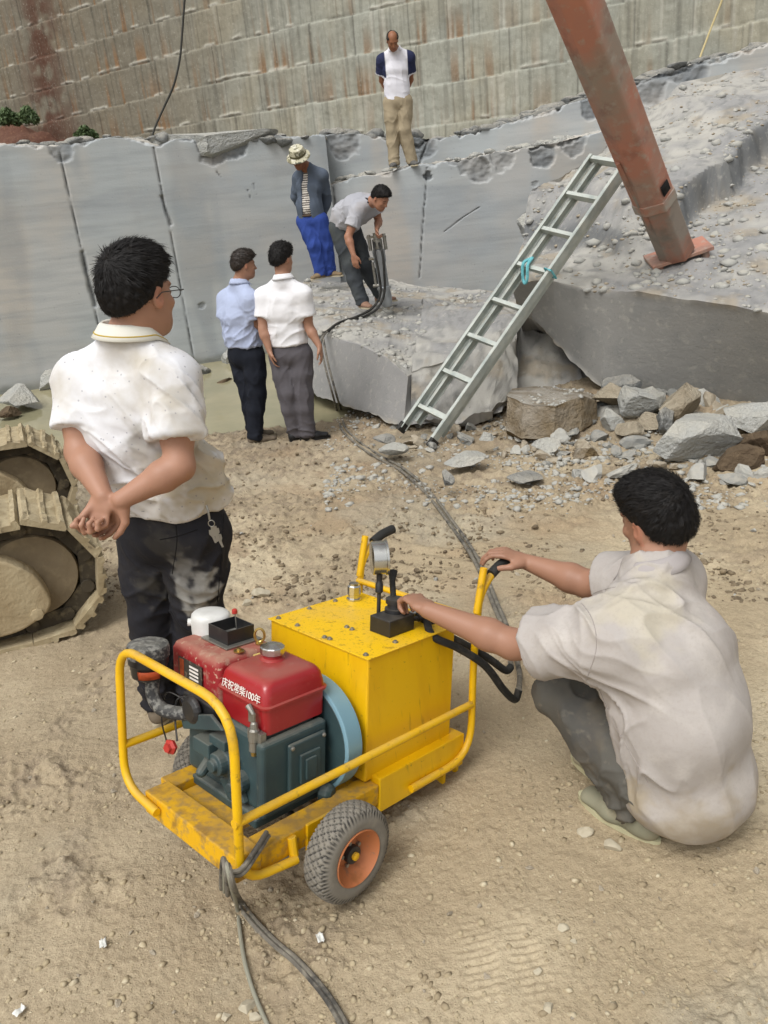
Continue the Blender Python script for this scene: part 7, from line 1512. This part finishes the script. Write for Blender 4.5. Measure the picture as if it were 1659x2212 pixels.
b = MB(); b.tube([J['wst'] * 0.45 + J['pel'] * 0.55 + (J['hl'] * 0.150 * math.cos(t) + nrm(np.cross(up, J['hl'])) * 0.116 * math.sin(t)) for t in np.linspace(0, 2 * math.pi, 30)[:-1]], 0.016, 8, cl=True); b.build('belt', material('brown_belt', lin('4a3c2e'), 0.6), root)
CAMO = material('camouflage_cloth', lin('b9b49c'), 0.9, layers=[(lin('6e6a52'), 16, 0.52, 0.56, 0.9), (lin('4a4a3e'), 22, 0.58, 0.61, 0.9), (lin('d2cfc0'), 14, 0.58, 0.6, 0.7)])
W = lambda x, y, z: J['head'] + A(x, y, z) @ Hf
b = MB(); b.lathe(W(0, -0.01, 0.045), Hf[2], [(-0.02, 0.145), (-0.026, 0.15), (-0.018, 0.15), (0.008, 0.104), (0.075, 0.094), (0.094, 0.085), (0.10, 0.06), (0.10, 0.0)], 36); hb = b.build('bucket_hat', CAMO, root)
b = MB(); b.lathe(W(0, -0.01, 0.045), Hf[2], [(0.012, 0.106), (0.034, 0.102)], 36); b.build('hat_band', cloth('hat_band_cloth', lin('5b5640'), lin('6f6a55')), hb)
# man on the ledge
KH = cloth('khaki_trousers', lin('9c8f77'), lin('867a63')); WB = material('white_shirt_navy_sleeves', lin('d5d5da'), 0.85, vcol='tint', bump=[(24, 0.35, 0.006)])
def navy(J):
    def f(V):
        C_ = np.tile(A(*lin('d3d2d8')), (len(V), 1)); x = (V - J['ms']) @ J['sl']; d = nrm(J['nb'] - J['pel']); q = (V - J['ms']) @ d
        k = sstep(np.abs(x) - 0.02 * q, 0.150, 0.158)[:, None]; C_ = C_ * (1 - k) + A(*lin('252a48')) * k
        for s in 'LR':
            e = (V - J['sh' + s]) @ nrm(J['el' + s] - J['sh' + s]); L_ = np.linalg.norm(J['el' + s] - J['sh' + s]); side = x * (1 if s == 'R' else -1) > 0.14; k = (side & (e > L_ * 0.60))[:, None]; C_ = np.where(k, A(*lin('d0cfd6')), C_)
        return C_
    return f
zL = float(aty(868, 362, 12.52)[2])
root, J, Hf = std('balding man standing on the ledge in a white shirt with navy sleeves', dict(head=(848, 88, 12.38), nb=(853, 108, 12.52), ms=(855, 128, 12.55), cst=(856, 152, 12.55), wst=(857, 190, 12.55), pel=(859, 217, 12.55), elL=(887, 172, 12.68), wrL=(868, 208, 12.78), elR=(825, 174, 12.68), wrR=(848, 208, 12.78), knL=(874, 280, 12.50), knR=(848, 282, 12.52), anL=(889, 345, 12.52), anR=(851, 345, 12.50)),
    A(0, -1, 0), A(0.05, -0.78, -0.62), A(*lin('8b5d42')), SK2, WB, KH, material('grey_trainer', lin('5c5b58'), 0.85), DSO, {'L': (A(-0.6, 0.2, -0.7), A(0, 1, 0), 1, 0.5), 'R': (A(0.6, 0.2, -0.7), A(0, 1, 0), 1, 0.5)}, {'L': zL, 'R': zL}, name='shirt', t=0.66, hem=0.0, tint=lambda J: navy(J), sw=0.38, footd={'L': A(0.35, -1, 0), 'R': A(-0.3, -1, 0)}, e=0.022, flr=0.022, pe=0.024,
    hairk=dict(thick=0.010, top=-0.01, seed=12, L=0.010, n=900, bald=((0, 0.03, 0.10), (0.066, 0.10, 0.075)), mat=HAIR2), hu=(0, -0.35, 1), w=(0.152, 0.105, 0.14, 0.10, 0.155, 0.115), collar_mat=cloth('white_shirt_collar', lin('d8d8dc'), lin('c8c8ce')))
for s, sg in (('L', -1), ('R', 1)): pass
